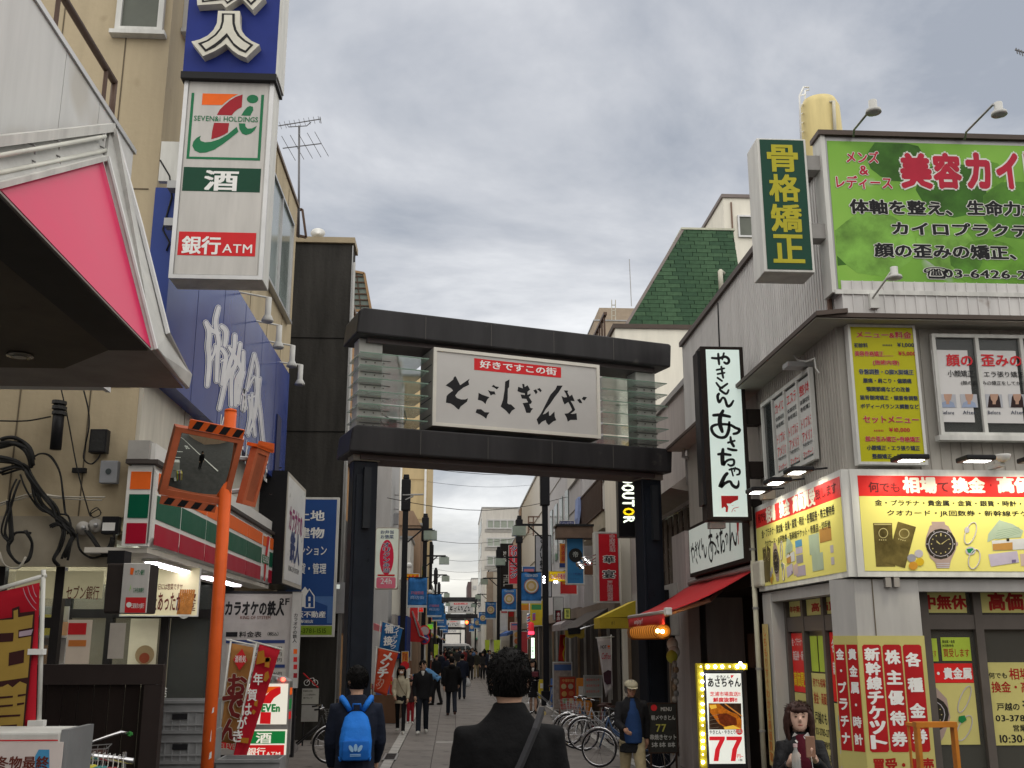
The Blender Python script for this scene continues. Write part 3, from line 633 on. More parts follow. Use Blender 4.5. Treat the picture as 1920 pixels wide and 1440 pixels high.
# ---------------- wall clutter on the cream face
def cable(label,pts,r,Y=12.5,m=None,jit=.03):
    t=thing('cable',label,'cable',aY(*pts[0],Y))
    ps=[Vector(p) for p in pts]; Q=[]
    for i in range(len(ps)-1):
        p0=ps[max(i-1,0)];p1=ps[i];p2=ps[i+1];p3=ps[min(i+2,len(ps)-1)]
        for k in range(5):
            tt=k/5; Q.append(.5*((2*p1)+(p2-p0)*tt+(2*p0-5*p1+4*p2-p3)*tt*tt+(3*p1-p0-3*p2+p3)*tt**3))
    Q.append(ps[-1])
    n=1 if r<.019 else 3 if r<.032 else 5
    for j in range(n):
        o=Vector((random.uniform(-1,1),random.uniform(-.6,0),random.uniform(-1,1)))*(r*.75 if n>1 else 0); ph_=random.uniform(0,6)
        G().tube([aY(q.x,q.y,Y-jit*abs(math.sin(i*.4)))+o*(1+.5*math.sin(i*.5+ph_)) for i,q in enumerate(Q)],r*(.42 if n>1 else .8),6).build('sheath',m or cbm,t,smooth=True)
    return t
cable('thick black cable bundle sweeping along the cream wall at the far left',[(0,830),(30,828),(52,840),(60,870)],.06)
cable('black cable loop dropping from the thick bundle down the cream wall',[(0,885),(40,875),(60,900),(75,940),(100,965),(125,985),(138,1000),(130,1020),(122,1045)],.035)
cable('thick black cable bowed to the right of the bundle',[(58,860),(75,850),(95,855),(112,885),(118,930),(122,960),(128,968),(132,985),(126,1000)],.022)
cable('black cable running down at the far left of the cream wall',[(0,860),(40,870),(55,890),(80,925),(100,950),(112,980)],.04)
cable('slack black cable hanging in a curve under the thick bundle',[(38,890),(50,920),(75,955),(100,962),(125,965)],.014)
cable('dark cable drop at the far left edge above the store window',[(36,900),(22,930),(15,960),(8,1000),(20,1010),(18,940)],.03)
cable('round black cable coil beside the dark store lintel',[(60,1000),(30,1000),(18,1030),(35,1055),(55,1050),(62,1020),(50,995)],.03)
cable('pale cable curving below the round coil at the far left',[(0,1035),(10,1060),(35,1065),(50,1045)],.02,m=M('cable pale',(.45,.42,.36),.5))
cable('black cable looping under the white letterbox fittings',[(145,1000),(150,1030),(170,1045),(190,1042),(205,1040),(214,1020),(214,1000)],.02)
cable('second black loop below the white letterbox fittings',[(165,1000),(180,1020),(195,1038),(205,1030),(212,1010)],.04)
cable('black cables fanning down over the dark lintel',[(95,990),(110,985),(118,1000),(112,1030),(100,1050),(108,1062)],.03)
cable('thin black cable crossing the cream wall diagonally to the small coil',[(113,722),(128,790),(145,880),(165,955),(170,968)],.01)
cable('thin cable hanging from the canopy to the black wall box',[(154,722),(165,765),(167,800),(160,835),(157,860),(170,870),(182,862),(188,852)],.012)
cable('thin coil of spare wire on the cream wall',[(168,965),(185,955),(188,965),(175,970),(170,960),(182,952),(190,962)],.008)
cable('pale conduit running level along the cream wall',[(0,945),(60,928),(110,932),(195,934)],.022,m=M('cable pale',(.45,.42,.36),.5),jit=0)
cable('thin dark wire along the cream wall above the black tube',[(0,789),(50,789),(95,781)],.012)
def wallbox(name,label,p0,p1,dep,mat,Y=12.58,cat='box'):
    F_=FF(Y); a0,b0,a1,b1=rc(F_,p0,p1); t=thing(name,label,cat,F_.P((a0+a1)/2,b0))
    G().fbox(F_,a0,b0,a1,b1,0,dep).build('case',mat,t,bevel=.008); return t,F_,a0,b0,a1,b1
t,F_,a0,b0,a1,b1=wallbox('speaker_box','black box fixed to the cream wall under the canopy',(176,808),(204,852),.13,BLK)
G().fbox(F_,a0+.02,b0+.02,a1-.02,b1-.02,.13,.135).build('front',M('black grille',(.03,.03,.03),.8,bump=.5),t)
t,F_,a0,b0,a1,b1=wallbox('meter_box','grey meter box with a small round dial on the cream wall',(194,866),(223,908),.10,M('meter grey',(.28,.29,.31),.5)); G().disc(F_,(a0+a1)/2,b1-.13,.035,.106).build('dial',GLASS,t)
t,F_,a0,b0,a1,b1=wallbox('junction_box','black box with a white sticker beside the striped canopy',(198,970),(226,1003),.12,BLK); panel(F_,(199,982),(221,997),WHT,t,'sticker',.12,.124)
t=thing('splice_tube','black ribbed splice tube standing on the cream wall near the canopy','cable fitting',aY(105,840,12.5))
G().tube([aY(104,843,12.45),aY(112,757,12.45)],.065,12).build('tube',BLK,t,smooth=True)
for y in (752,762,772): G().tube([aY(111,y+6,12.45),aY(112,y,12.45)],.085,12).build('collar',M('collar',(.05,.05,.05),.5),t)
t,F_,a0,b0,a1,b1=wallbox('bracket_bar','small dark bracket bar clamping the diagonal cable',(138,878),(163,888),.06,BLK,cat='bracket')
for i,(x,y) in enumerate(((155,990),(178,985))):
    t=thing('wall_socket','round white conduit fitting on the cream wall, %s'%['left one','right one beside the sticker box'][i],'fitting',aY(x,y,12.55)); p=aY(x,y,12.5)
    G().lathe((p.x,p.y,p.z),[(.08,0),(.08,.05),(.05,.07)],14,ax='y').build('cap',M('fitting white',(.42,.40,.37),.5),t,smooth=True); G().ball((p.x+.02,p.y-.03,p.z),.03,8).build('knob',GRY,t)
# ================================================================ STREET FURNITURE IN FRONT OF THE STORE
orr=M('orange enamel',(.70,.115,.022),.35,var=.14,scale=3); ord_=M('orange faded',(.50,.13,.06),.5,var=.2,scale=4)
mp_=thing('mirror_pole','orange pole carrying two square traffic mirrors in front of the store','pole',(-1.95,9,gz(9)))
G().tube([(-1.95,9,gz(9)),(-1.95,9,3.70)],.052,20).build('pole',orr,mp_,smooth=True)
G().lathe((-1.95,9,3.70),[(.054,0),(.05,.02),(.02,.03)],20).build('cap',orr,mp_,smooth=True)
g=G(); 
for (z,w,h) in ((.85,.02,.06),(.98,.008,.10),(1.2,.016,.05),(.6,.02,.03)): g.add([(-1.95+.02,8.945,z),(-1.95+.02+w,8.945,z+.01),(-1.95+.02+w,8.945,z+h),(-1.95+.025,8.945,z+h*.8)],[(0,1,2,3)])
tag(g.build('sticker_remains',WHT,mp_),kind='stuff')
def mirror(parent,TL,TR,BL,hood=True,label=None):
    F_=Frame(BL,TR-TL,TL-BL); W=(TR-TL).length; H=(TL-BL).dot(F_.v)
    t=G()
    for q in ((0,0,W,.05),(0,H-.04,W,H),(0,.05,.055,H-.04),(W-.045,.05,W,H-.04)): t.fbox(F_,*q,-.10,.035)
    fr=t.build('mirror_frame',ord_,parent)
    G().fbox(F_,.02,.02,W-.02,H-.02,-.10,-.08).build('back_plate',ord_,parent)
    # convex glass
    n=14; vs=[];fs=[]
    for j in range(n+1):
        for i in range(n+1):
            a=.05+(W-.095)*i/n; b=.05+(H-.09)*j/n; u=(i/n-.5)*2; v=(j/n-.5)*2
            vs.append(F_.P(a,b,.0+.055*(2-u*u-v*v)/2-.012))
    for j in range(n):
        for i in range(n): fs.append((j*(n+1)+i,j*(n+1)+i+1,(j+1)*(n+1)+i+1,(j+1)*(n+1)+i))
    G().add(vs,fs).build('mirror_glass',M('mirror silver',(.62,.66,.62),.015,1,var=0),fr,smooth=True)
    for (b0,b1,wd,dx) in ((H+.005,H+.085,W*.80,.17),(-.075,-.005,W*.80,.04)):
        p=G(); p.fbox(F_,dx*W,b0,dx*W+wd,b1,.02,.045); hd=p.build('striped_hood',orr if b0>0 else ord_,parent)
        for k in range(4):
            x=dx*W+wd*(.06+.245*k); 
            G().fpoly(F_,[(x,b0+.006),(x+wd*.13,b0+.006),(x+wd*.19,b1-.006),(x+wd*.06,b1-.006)],.047).build('black_stripe',BLK,hd)
    return F_,W,H
TL=aY(322,797,8.62); TR=aY(450,822,8.86); BL=aY(297,925,8.80)
FM,Wm,Hm=mirror(mp_,TL,TR,BL)
c=FM.P(Wm*.75,Hm*.3,-.09); g=G(); g.tube([c,(-1.95,9,c.z)],.03,6); c=FM.P(Wm*.75,Hm*.8,-.09); g.tube([c,(-1.95,9,c.z)],.03,6); g.build('clamp',ord_,mp_)
# second mirror turned away, seen on its back and side
b0=aY(446,945,9.0); 
F2=Frame(aY(442,942,9.12),Vector((.26,.965,0)),aY(462,832,9.0)-aY(442,942,9.12)); 
g=G(); H2=.50; W2=.26
for q in ((0,0,W2,.04),(0,H2-.04,W2,H2),(0,.04,.05,H2-.04),(W2-.04,.04,W2,H2-.04)): g.fbox(F2,*q,.0,.06)
g.build('mirror_frame',ord_,mp_); G().fbox(F2,.02,.02,W2-.02,H2-.02,.03,.05).build('back_plate',M('orange back',(.36,.10,.05),.6,var=.3),mp_)
g=G(); g.fpoly(F2,[(-.04,H2+.01),(W2+.06,H2+.01),(W2+.02,H2+.09),(-.02,H2+.06)],.07); g.fbox(F2,-.03,H2+.002,W2+.03,H2+.03,-.03,.07); g.build('hood',orr,mp_)
g=G(); g.tube([F2.P(.1,.12,.0),(-1.95,9,b0.z+.1)],.022,6); g.tube([F2.P(.1,.4,.0),(-1.95,9,b0.z+.4)],.022,6); g.build('clamp',GRY,mp_)
for k,(a,b) in enumerate(((.4,.15),(.45,.4))): G().lathe(F2.P(a,b,.105),[(.012,-.005),(.012,.005)],8).build('bolt',BLK,mp_)

# road paint behind the camera, seen only in the mirror
mkk=thing('road_marking','white line and lettering painted on the grey cross road, seen in the traffic mirror','road marking',(0,-4,0))
g=G(); g.box(-2.2,-2.05,-16,6,-.012,-.006); g.box(1.6,1.75,-16,6,-.012,-.006); g.box(-2.05,-.6,0,.2,-.012,-.006); g.build('line',M('road paint',(.6,.6,.57),.7,var=.3,scale=9),mkk)
for k in range(6): G().box(-2.05,-1.2,-9+k*2.2,-8.85+k*2.2,-.012,-.006).build('bay_line',M('road paint'),mkk)
Fg=Frame((0,0,-.006),(-1,0,0),(0,-1,0)); text(Fg,'止まれ',(-1.0,3.5),(-.2,1.2),M('road paint',(.6,.6,.57)),mkk,bold=.04,pxs=False,vert=True)

# dark board fence
fe=thing('board_fence','dark brown vertical board fence below the store windows','fence',(-3.2,10.2,gz(10)))
fm=M('dark board',(.022,.015,.013),.65,var=.3,scale=2,streak=True)
x=-3.85
while x<-2.80:
    G().box(x+.004,x+.134,10.22,10.25,gz(10)+.02,1.47+random.uniform(-.003,.003)).build('board',fm,fe); x+=.14
G().box(-3.9,-2.66,10.17,10.27,1.38,1.56).build('top_rail',M('dark rail',(.04,.03,.028),.5),fe); G().box(-2.82,-2.66,10.16,10.28,gz(10),1.376).build('post',M('dark rail'),fe)
# handlebar bicycle in front of the fence: see bicycle builder below
# white box sign
wb=thing('sign_box','low white metal box sign with a winter clearance notice, bottom left corner','sign',(-2.4,5.4,gz(5)))
a=aY(163,1366,5.2)
xe=aY(112,1392,5.2).x; G().box(-3.4,xe,5.2,5.58,gz(5),1.35).build('case',OFFW,wb,bevel=.01); G().prism([(xe+.001,5.205,gz(5)),(xe+.03,5.22,gz(5)),(xe+.03,5.57,gz(5)),(xe+.001,5.57,gz(5))],(0,0,1.36-gz(5))).build('end_post',M('box grey pale',(.20,.205,.21),.5,var=.2),wb)
FW_=FF(5.2); panel(FW_,(-60,1392),(112,1470),M('box face',(.62,.55,.52),.4,emit=.04),wb,'face_panel',0,.008); 
g=G(); g.fbox(FW_,*[FW_.px(-60,1388)[0],FW_.px(0,1389.5)[1],FW_.px(110,1389)[0],FW_.px(0,1387)[1]],.008,.010); g.build('red_line',I_R,wb)
G().fpoly(FW_,[FW_.px(x,y) for x,y in ((67,1418),(74,1405),(94,1405),(94,1470),(67,1470))],.0095).build('blue_patch',M('light blue ink',(.07,.30,.55),.5),wb)
text(FW_,'冬物最終',(-4,1418),(92,1440),I_BR,wb,bold=.03,d=.012)
# red banner with mirrored ochre characters
def banner(name,label,F_,pts,mat,pole=None,cat='banner',parent_group=None,rip=.012):
    t=thing(name,label,cat,F_.P(*F_.px(*pts[-1])),parent_group)
    # pts: TL,TR,BR,BL pixel corners; cloth hangs with shallow folds
    q=[F_.px(*p) for p in pts]; nu,nv=8,14; vs=[];fs=[]
    for j in range(nv+1):
        v=j/nv
        for i in range(nu+1):
            u=i/nu; L_=Vector(q[0]).lerp(Vector(q[3]),v); R2=Vector(q[1]).lerp(Vector(q[2]),v); p=L_.lerp(R2,u)
            vs.append(F_.P(p.x,p.y,rip*math.sin(u*6.5+v*2.1)*(.3+v)-rip*1.4))
    for j in range(nv):
        for i in range(nu): fs.append((j*(nu+1)+i,(j+1)*(nu+1)+i,(j+1)*(nu+1)+i+1,j*(nu+1)+i+1))
    o=G().add(vs,fs).build('cloth',mat,t,smooth=True); s=o.modifiers.new('thickness','SOLIDIFY'); s.thickness=.003
    if pole:
        for p in pole: G().tube([F_.P(*F_.px(*x),-.02 if len(p)<3 else 0) for x in p],.012,8).build('pole',M('pole white',(.6,.6,.56),.35),t,smooth=True)
    return t
Fr=FF(5.9)
rb=banner('banner_flag','red banner with ochre characters hanging on a white pole at the left edge',Fr,[(-70,1125),(72,1092),(66,1366),(-70,1366)],M('cloth red',(.42,.012,.025),.75,var=.1),[[(79,1068),(70,1370)],[(-60,1120),(84,1078)]])
Fr2=Fr.sh(.012); och=M('ochre print',(.36,.24,.055),.7); drk=M('dark print',(.045,.015,.015),.7)
def z1(p): return [(x/4,1080+y/4) for x,y in p]
trace(Fr2,z1([(-200,350),(90,310),(90,245),(145,225),(150,275),(262,262),(255,400),(215,840),(180,1145),(-200,1145)]),drk,rb,'print',.0)
trace(Fr2,z1([(-200,345),(103,325),(103,262),(135,250),(137,310),(250,290),(240,395),(210,760),(0,790),(-200,790)]),och,rb,'print',.002)
trace(Fr2,z1([(-200,440),(105,425),(100,490),(-200,510)]),drk,rb,'print',.004); trace(Fr2,z1([(70,575),(185,552),(180,650),(65,675)]),drk,rb,'print',.004)
trace(Fr2,z1([(140,405),(255,385),(240,450),(138,468)]),drk,rb,'print',.003); trace(Fr2,z1([(146,418),(250,400),(236,442),(144,456)]),M('pale print',(.42,.33,.40),.7),rb,'print',.0045)
trace(Fr2,z1([(-200,850),(20,830),(60,810),(95,835),(150,790),(200,810),(172,1145),(-200,1145)]),och,rb,'print',.002)
for (x0,y0,x1) in ((0,905,100),(140,890,195),(0,970,100),(135,955,185),(0,1045,155),(15,1120,130)): trace(Fr2,z1([(x0-5,y0),(x1,y0-8),(x1-2,y0+6),(x0-5,y0+16)]),drk,rb,'print',.004)
for k in range(3): strokes(Fr2,[([(175+k*35,90-k*10),(195+k*32,150-k*12),(235+k*20,215-k*30),(272,255-k*50)],5)],M('pale print',(.42,.33,.40)),rb,'print',.003,(0,1080),4)
g=G()
for y in (1222,1356): a,b=Fr.px(76,y); g.fbox(Fr,a-.06,b-.015,a+.02,b+.015,-.03,.02)
g.build('clip',WHT,rb)
# hanging rail
hr=thing('garment_rail','chrome garment rail with white hangers at the bottom left','rack',(-2.2,6.2,gz(6)))
p0=aY(150,1415,6.2); p1=aY(250,1427,6.2)
G().tube([p0+(p0-p1)*.6,p1],.016,10).build('rail',CHR,hr,smooth=True); G().tube([(aY(234,1410,6.2)),(aY(234,1410,6.2).x,6.2,gz(6))],.012,6).build('post',CHR,hr)
for k in range(9):
    p=p0.lerp(p1,.05+k*.095); G().tube([p+Vector((0,0,-.05)),p+Vector((0,.02,-.01)),p+Vector((.004,.02,.022)),p+Vector((.006,-.02,.022)),p+Vector((.01,-.02,-.04))],.0022,4).build('hanger_hook',WHT,hr)
cl=thing('clothes','row of garments hanging on the chrome rail','clothing',(-2.4,6.2,.6))
for k,c in enumerate(((.5,.45,.05),(.05,.2,.2),(.3,.05,.05),(.4,.4,.38),(.6,.5,.1))):
    p=p0.lerp(p1,.0+k*.2); G().box(p.x-.03,p.x+.05,6.05,6.4,.45,p.z-.07).build('garment',M('garment%d'%k,c,.8),cl,bevel=.02)
# crates
crm=M('crate grey',(.24,.245,.25),.55,var=.2)
def crate(label,x,y,z,w=.62,d=.42,h=.30,m=None,group='plastic crates stacked beside the orange pole'):
    t=thing('plastic_crate',label,'crate',(x+w/2,y+d/2,z),group); g=G(); m=m or crm
    g.box(x,x+w,y,y+.02,z,z+h); g.box(x,x+w,y+d-.02,y+d,z,z+h); g.box(x,x+.02,y+.02,y+d-.02,z,z+h); g.box(x+w-.02,x+w,y+.02,y+d-.02,z,z+h); g.box(x+.02,x+w-.02,y+.02,y+d-.02,z,z+.02); g.build('shell',m,t)
    g=G(); g.box(x-.015,x+w+.015,y-.018,y-.001,z+h-.03,z+h); g.box(x-.012,x+w+.012,y-.014,y-.001,z+h*.62,z+h*.66); g.box(x-.012,x+w+.012,y-.014,y-.001,z+h*.2,z+h*.25)
    for k in range(9): g.box(x+k*w/8.1,x+k*w/8.1+.012,y-.012,y-.001,z+.01,z+h*.60)
    tag(g.build('ribs',m,t),kind='stuff'); G().box(x+w*.38,x+w*.62,y-.016,y-.002,z+h*.40,z+h*.58).build('hand_hole',BLK,t)
bx=-2.98; by=11.0; zg=gz(11)
for k,lb in enumerate(('bottom','second','third','fourth','topmost')):
    crate('grey plastic crate left of the orange pole, %s of its stack'%lb,bx+random.uniform(-.02,.02),by,zg+k*.285)
for k,lb in enumerate(('bottom','middle','topmost')):
    crate('grey plastic crate right behind the orange pole, %s of its stack'%lb,bx+.66,by+.1,zg+k*.285,m=crm if k<2 else crm)
crate('teal plastic crate low behind the orange pole',bx+.68,by-.45,zg+.38,.4,.35,.22,M('crate teal',(.03,.16,.13),.5)); 
crate('teal plastic crate on the ground behind the orange pole',bx+.68,by-.45,zg,.4,.35,.36,M('crate teal'))
# leaning flags
Ff=FF(14.5)
f1=banner('banner_flag','brown oden banner leaning on a white pole beside the orange pole',Ff,[(434,1206),(475,1214),(452,1404),(411,1394)],M('cloth brown',(.34,.16,.05),.8,var=.12),[[(433,1198),(400,1440)],[(424,1199),(480,1211)]])
Ff2=Ff.sh(.02)
trace(Ff2,[(454,1216),(464,1238),(449,1257),(437,1236)],I_R,f1,'diamond',.002); text(Ff2,'酒肴処',(441,1229),(461,1242),I_W,f1,d=.005)
for (s_,p0,p1) in (('お',(429,1265),(460,1303)),('で',(419,1304),(454,1345)),('ん',(416,1349),(446,1386))): text(Ff2,s_,p0,p1,M('maroon print',(.16,.02,.02),.7),f1,bold=.045,d=.004,halo=(M('print pale',(.5,.45,.35),.7),.03))
trace(Ff2,[(414,1391),(451,1397),(450,1409),(411,1401)],I_R,f1,'band',.002); text(Ff2,'ELEVEN',(414,1394),(448,1404),M('print pale'),f1,d=.006)
f2=banner('banner_flag','red new year card banner leaning in front of the lit 7 floor sign',FF(14.2),[(486,1208),(525,1218),(455,1440),(432,1440)],M('cloth red'),[[(481,1203),(432,1444)],[(463,1200),(530,1218)]])
Fn=FF(14.18).sh(.012)
gold=M('gold print',(.42,.17,.02),.6)
for (s_,x,y) in (('年',484,1273),('賀',473,1303),('は',463,1330),('が',454,1355),('き',446,1380)): text(Fn,s_,(x-8,y-11),(x+8,y+11),I_W,f2,bold=.03,d=.004)
for poly_ in ([(484,1222),(495,1219),(496,1232),(508,1234),(507,1240),(492,1243),(480,1246)],[(497,1262),(503,1258),(505,1270),(499,1278),(494,1276)],[(478,1314),(484,1312),(482,1325),(476,1322)],[(475,1330),(480,1334),(476,1340),(471,1336)],[(452,1383),(467,1384),(465,1394),(450,1392)],[(498,1234),(506,1232),(505,1252),(496,1250)]): trace(Fn,poly_,gold,f2,'gold_print',.003)
# floor standing store sign
Fs=FF(16.5)
fs_=thing('floor_sign','lit floor standing store sign with a 7 logo and red lamp on top','sign',(-2.8,16.6,gz(16.5)))
a0,b0,a1,b1=rc(Fs,(458,1262),(548,1440)); a0=Fs.px(462,1300)[0]; a1=Fs.px(543,1300)[0]; zb_=gz(16.5); zt_=Fs.px(500,1264)[1]
prof=[(a0,zb_),(a1,zb_),(a1,zt_-.10),(a1-.12,zt_-.04),((a0+a1)/2,zt_),(a0+.12,zt_-.02),(a0,zt_-.06)]
o=G().fprism(Fs,prof,-.28,0).build('case',M('sign case',(.30,.30,.29),.4,.2),fs_,bevel=.012)
lw=M('lit white',(.80,.77,.66),.4,var=.03,emit=.38); lg=M('lit green',(.01,.22,.05),.4,emit=.25); lr=M('lit red',(.62,.012,.015),.4,emit=.30); lo=M('lit orange',(.8,.12,.01),.4,emit=.3)
F7f=Fs.sh(.0)
panel(F7f,(466,1282),(537,1358),lw,fs_,'face_panel',0,.01); panel(F7f,(466,1368),(536,1420),lw,fs_,'face_panel',0,.01)
F7g=Fs.sh(.01)
def t8(p): return [(300+x/4,1080+y/4) for x,y in p]
trace(F7g,t8([(770,880),(775,830),(905,828),(860,845),(820,870),(785,893)]),lo,fs_,'logo_shape',.002)
trace(F7g,t8([(905,830),(905,880),(855,915),(830,955),(765,955),(785,905),(830,860),(875,838)]),lr,fs_,'logo_shape',.003)
trace(F7g,t8([(755,1020),(833,1022),(828,1110),(748,1108)]),lr,fs_,'logo_shape',.002); text(F7g,'-ELEVEn',(468,1321),(524,1334),lg,fs_,bold=.055,d=.004)
panel(F7g,(468,1371),(534,1394),lg,fs_,'band',0,.002); panel(F7g,(466,1397),(532,1418),lr,fs_,'band',0,.002); Fh=F7g.sh(.003)
text(Fh,'酒',(481,1374),(508,1393),lw,fs_,bold=.03,d=.004); text(Fh,'銀行',(463+1,1402),(497,1417),lw,fs_,bold=.025,d=.004); text(Fh,'ATM',(499,1410),(525,1418),lw,fs_,bold=.01,d=.004)
for x,m_ in ((507,GRY),(519,GRY),(531,M('red lamp',(1,.05,.03),emit=6,var=0))): G().ball(Fs.P(*Fs.px(x,1274),.01),.032,10).build('lamp',m_,fs_,smooth=True)
g=G(); FSd=FL(a1+.002)
for (y0,y1_,m_) in ((1290,1303,lo),(1311,1330,lg),(1335,1349,lr)): 
    z1_=Fs.px(540,y0)[1]; z0_=Fs.px(540,y1_)[1]; G().box(a1,a1+.006,16.52,16.72,z0_,z1_).build('side_stripe',m_,fs_)
# bank of small items hanging under: low rack stacked at rear left
# ================================================================ DARK TOWER, ESTATE AGENT SIGN
blk=M('black render',(.042,.040,.037),.85,var=.4,scale=1.5,bump=.9,streak=True)
tw=thing('tower_building','tall black rendered stair tower with a beige coping between the cream building and the gate','building',(-3.4,28,gz(25)))
x0=aY(556,800,25.5).x; x1=aY(648,800,25.5).x
G().box(-7,x1,25.5,26.3,-.45,11.75).build('wall',blk,tw); G().box(-7,x1+.06,25.42,26.35,11.75,11.9).build('coping',M('coping beige',(.34,.28,.19),.6),tw)
for z in (2.0,4.4,6.8,9.2): G().box(-7,x1,25.485,25.5,z,z+.02).build('render_joint',M('joint black',(.006,.006,.006),.9),tw)
G().box(x1-.004,x1+.02,25.48,25.54,-.3,11.7).build('corner_trim',GRY,tw)
G().tube([(x1+.07,25.4,.5),(x1+.07,25.4,11.2)],.035,8).build('downpipe',M('pipe grey',(.33,.33,.32),.4),tw,smooth=True)
dh=thing('satellite_dish','small white satellite dish above the coping of the black tower','dish',(-3.5,25.8,12.0)); p=aY(596,437,25.8)
G().lathe(p,[(.19,0),(.15,.02),(.02,.03)],18,ax='y',sx=.75).build('dish',WHT,dh,smooth=True); G().tube([(p.x,25.9,11.85),(p.x,25.9,p.z)],.025,6).build('mast',GRY,dh)
# roof plant + antenna
an=thing('television_antenna','television antenna with two arrays on a thin mast above the cream building','antenna',(-3.9,24,11.9)); YA=24.0
def A_(x,y,Y=YA): return aY(x,y,Y)
G().tube([A_(560,445),A_(561,236)],.028,8).build('mast',M('antenna metal',(.12,.12,.13),.4,.4),an,smooth=True)
am_=M('antenna metal')
g=G(); g.tube([A_(522,236),A_(602,223)],.014,5); g.tube([A_(538,232),A_(541,238),A_(575,236),A_(583,229)],.012,5)
g.build('upper_boom',am_,an); g=G(); g.tube([A_(530,278),A_(603,269)],.014,5); g.build('lower_boom',am_,an)
for k in range(9):
    x=526+k*9; p=A_(x,235.5-k*1.45); G().tube([p+Vector((0,-.18,0)),p+Vector((0,.18,0))],.006,4).build('element',am_,an)
G().tube([A_(600,219),A_(602,231)],.012,5).build('element',am_,an)
for k,(x,y) in enumerate(((540,277),(556,275),(572,273),(588,271),(602,269))): G().tube([A_(x-12,y-22,YA-.3),A_(x+14,y+24,YA+.3)],.007,4).build('element',am_,an)
rf=thing('roof_frame','brown steel frame on the roof edge beside the antenna mast','frame',(-4,24,11)); g=G()
for (a,b,c,d_) in ((556,393,556,442),(567,393,574,445),(556,393,567,393),(556,441,574,445)): g.tube([A_(a,b,24.3),A_(c,d_,24.3)],.04,4)
g.build('frame',M('railing brown'),rf)
FE=FF(24.6)
es=thing('estate_sign','blue estate agent sign with a white house logo on the black tower','sign',(-3.2,24.7,gz(24)))
a0,b0,a1,b1=rc(FE,(545,932),(626,1194))
G().fbox(FE,a0,b0,a1,b1,-.14,0).build('housing',OFFW,es); eb=M('estate blue',(.022,.065,.22),.35,var=.05,emit=.02)
G().fbox(FE,a0,b0+.26,a1-.05,b1-.05,0,.004).build('face_panel',eb,es); G().fbox(FE,a0,b0+.04,a1-.05,b0+.24,0,.004).build('green_band',M('estate green',(.22,.34,.03),.5),es)
G().fbox(FE,a0,b0+.3,a1-.05,b0+.9,.004,.006).build('lower_tint',M('estate blue light',(.08,.17,.40),.35),es)
FE2=FE.sh(.006)
text(FE2,'土地',(556,957),(608,976),I_W,es,bold=.03); text(FE2,'建物',(556,989),(607,1009),I_W,es,bold=.03); text(FE2,'マンション',(548,1024),(612,1041),I_W,es,bold=.015); text(FE2,'賃貸・管理',(548,1056),(611,1076),I_W,es,bold=.02)
G().fpoly(FE2,[FE2.px(x,y) for x,y in ((556,1134),(590,1127),(614,1136),(613,1172),(553,1170))],.001).build('logo_field',eb,es)
G().fpoly(FE2,[FE2.px(x,y) for x,y in ((562,1112),(572,1100),(578,1108),(578,1138),(562,1138))],.002).build('house_logo',I_W,es); G().fpoly(FE2,[FE2.px(x,y) for x,y in ((571,1140),(571,1117),(580,1103),(590,1117),(590,1140))],.0025).build('house_logo',I_W,es)
G().fpoly(FE2,[FE2.px(x,y) for x,y in ((573,1138.5),(573,1118),(580,1106),(588,1118),(588,1138.5))],.0035).build('house_logo',eb,es); panel(FE2,(578.5,1119),(582,1127),I_W,es,'house_logo',.003,.005); panel(FE2,(578.5,1131),(582,1138),I_W,es,'house_logo',.003,.005)
text(FE2,'坂不動産',(556,1146),(610,1158),I_W,es,bold=.03,d=.006); text(FE2,'駅前店',(564,1162),(587,1168),I_W,es,d=.006); text(FE2.sh(-.002),'03-3781-1515',(553,1178),(611,1187),M('olive ink',(.07,.12,.01),.5),es,bold=.02)
# cycle notice on a post
cn_=thing('cycle_notice','grey notice post with a crossed out red bicycle on the black wall','notice',(-3.1,24.0,gz(24))); Fq=FF(24.0)
panel(Fq,(567,1291),(597,1320),M('notice pale',(.40,.40,.37),.6),cn_,'plate',0,.02); panel(Fq,(566,1322),(596,1353),M('notice grey',(.34,.34,.33),.6),cn_,'plate',0,.02)
text(Fq,'駐輪禁止区域',(569,1294),(586,1297),I_K,cn_,d=.024); text(Fq,'ここに自転車を',(569,1301),(592,1304),I_K,cn_,d=.024); text(Fq,'置かないで',(569,1307),(586,1310),I_K,cn_,d=.024)
g=G(); g.fbox(Fq,Fq.px(565,1400)[0],gz(24),Fq.px(568,1400)[0],.6,-.02,0); g.fbox(Fq,Fq.px(595,1400)[0],gz(24),Fq.px(597,1400)[0],.6,-.02,0); g.build('post',BLK,cn_)
for x in (575.5,591): a,b=Fq.px(x,1280); G().tube([Fq.P(a+.06*math.cos(i*.5236),b+.06*math.sin(i*.5236),.01) for i in range(12)],.007,4,closed=True).build('wheel_print',I_W,cn_)
G().tube([Fq.P(*Fq.px(x,y),.01) for x,y in ((575,1280),(582,1272),(588,1271),(591,1280))],.008,4).build('frame_print',I_W,cn_); G().tube([Fq.P(*Fq.px(569,1262),.02),Fq.P(*Fq.px(597,1289),.02)],.014,4).build('red_bar',I_R,cn_)

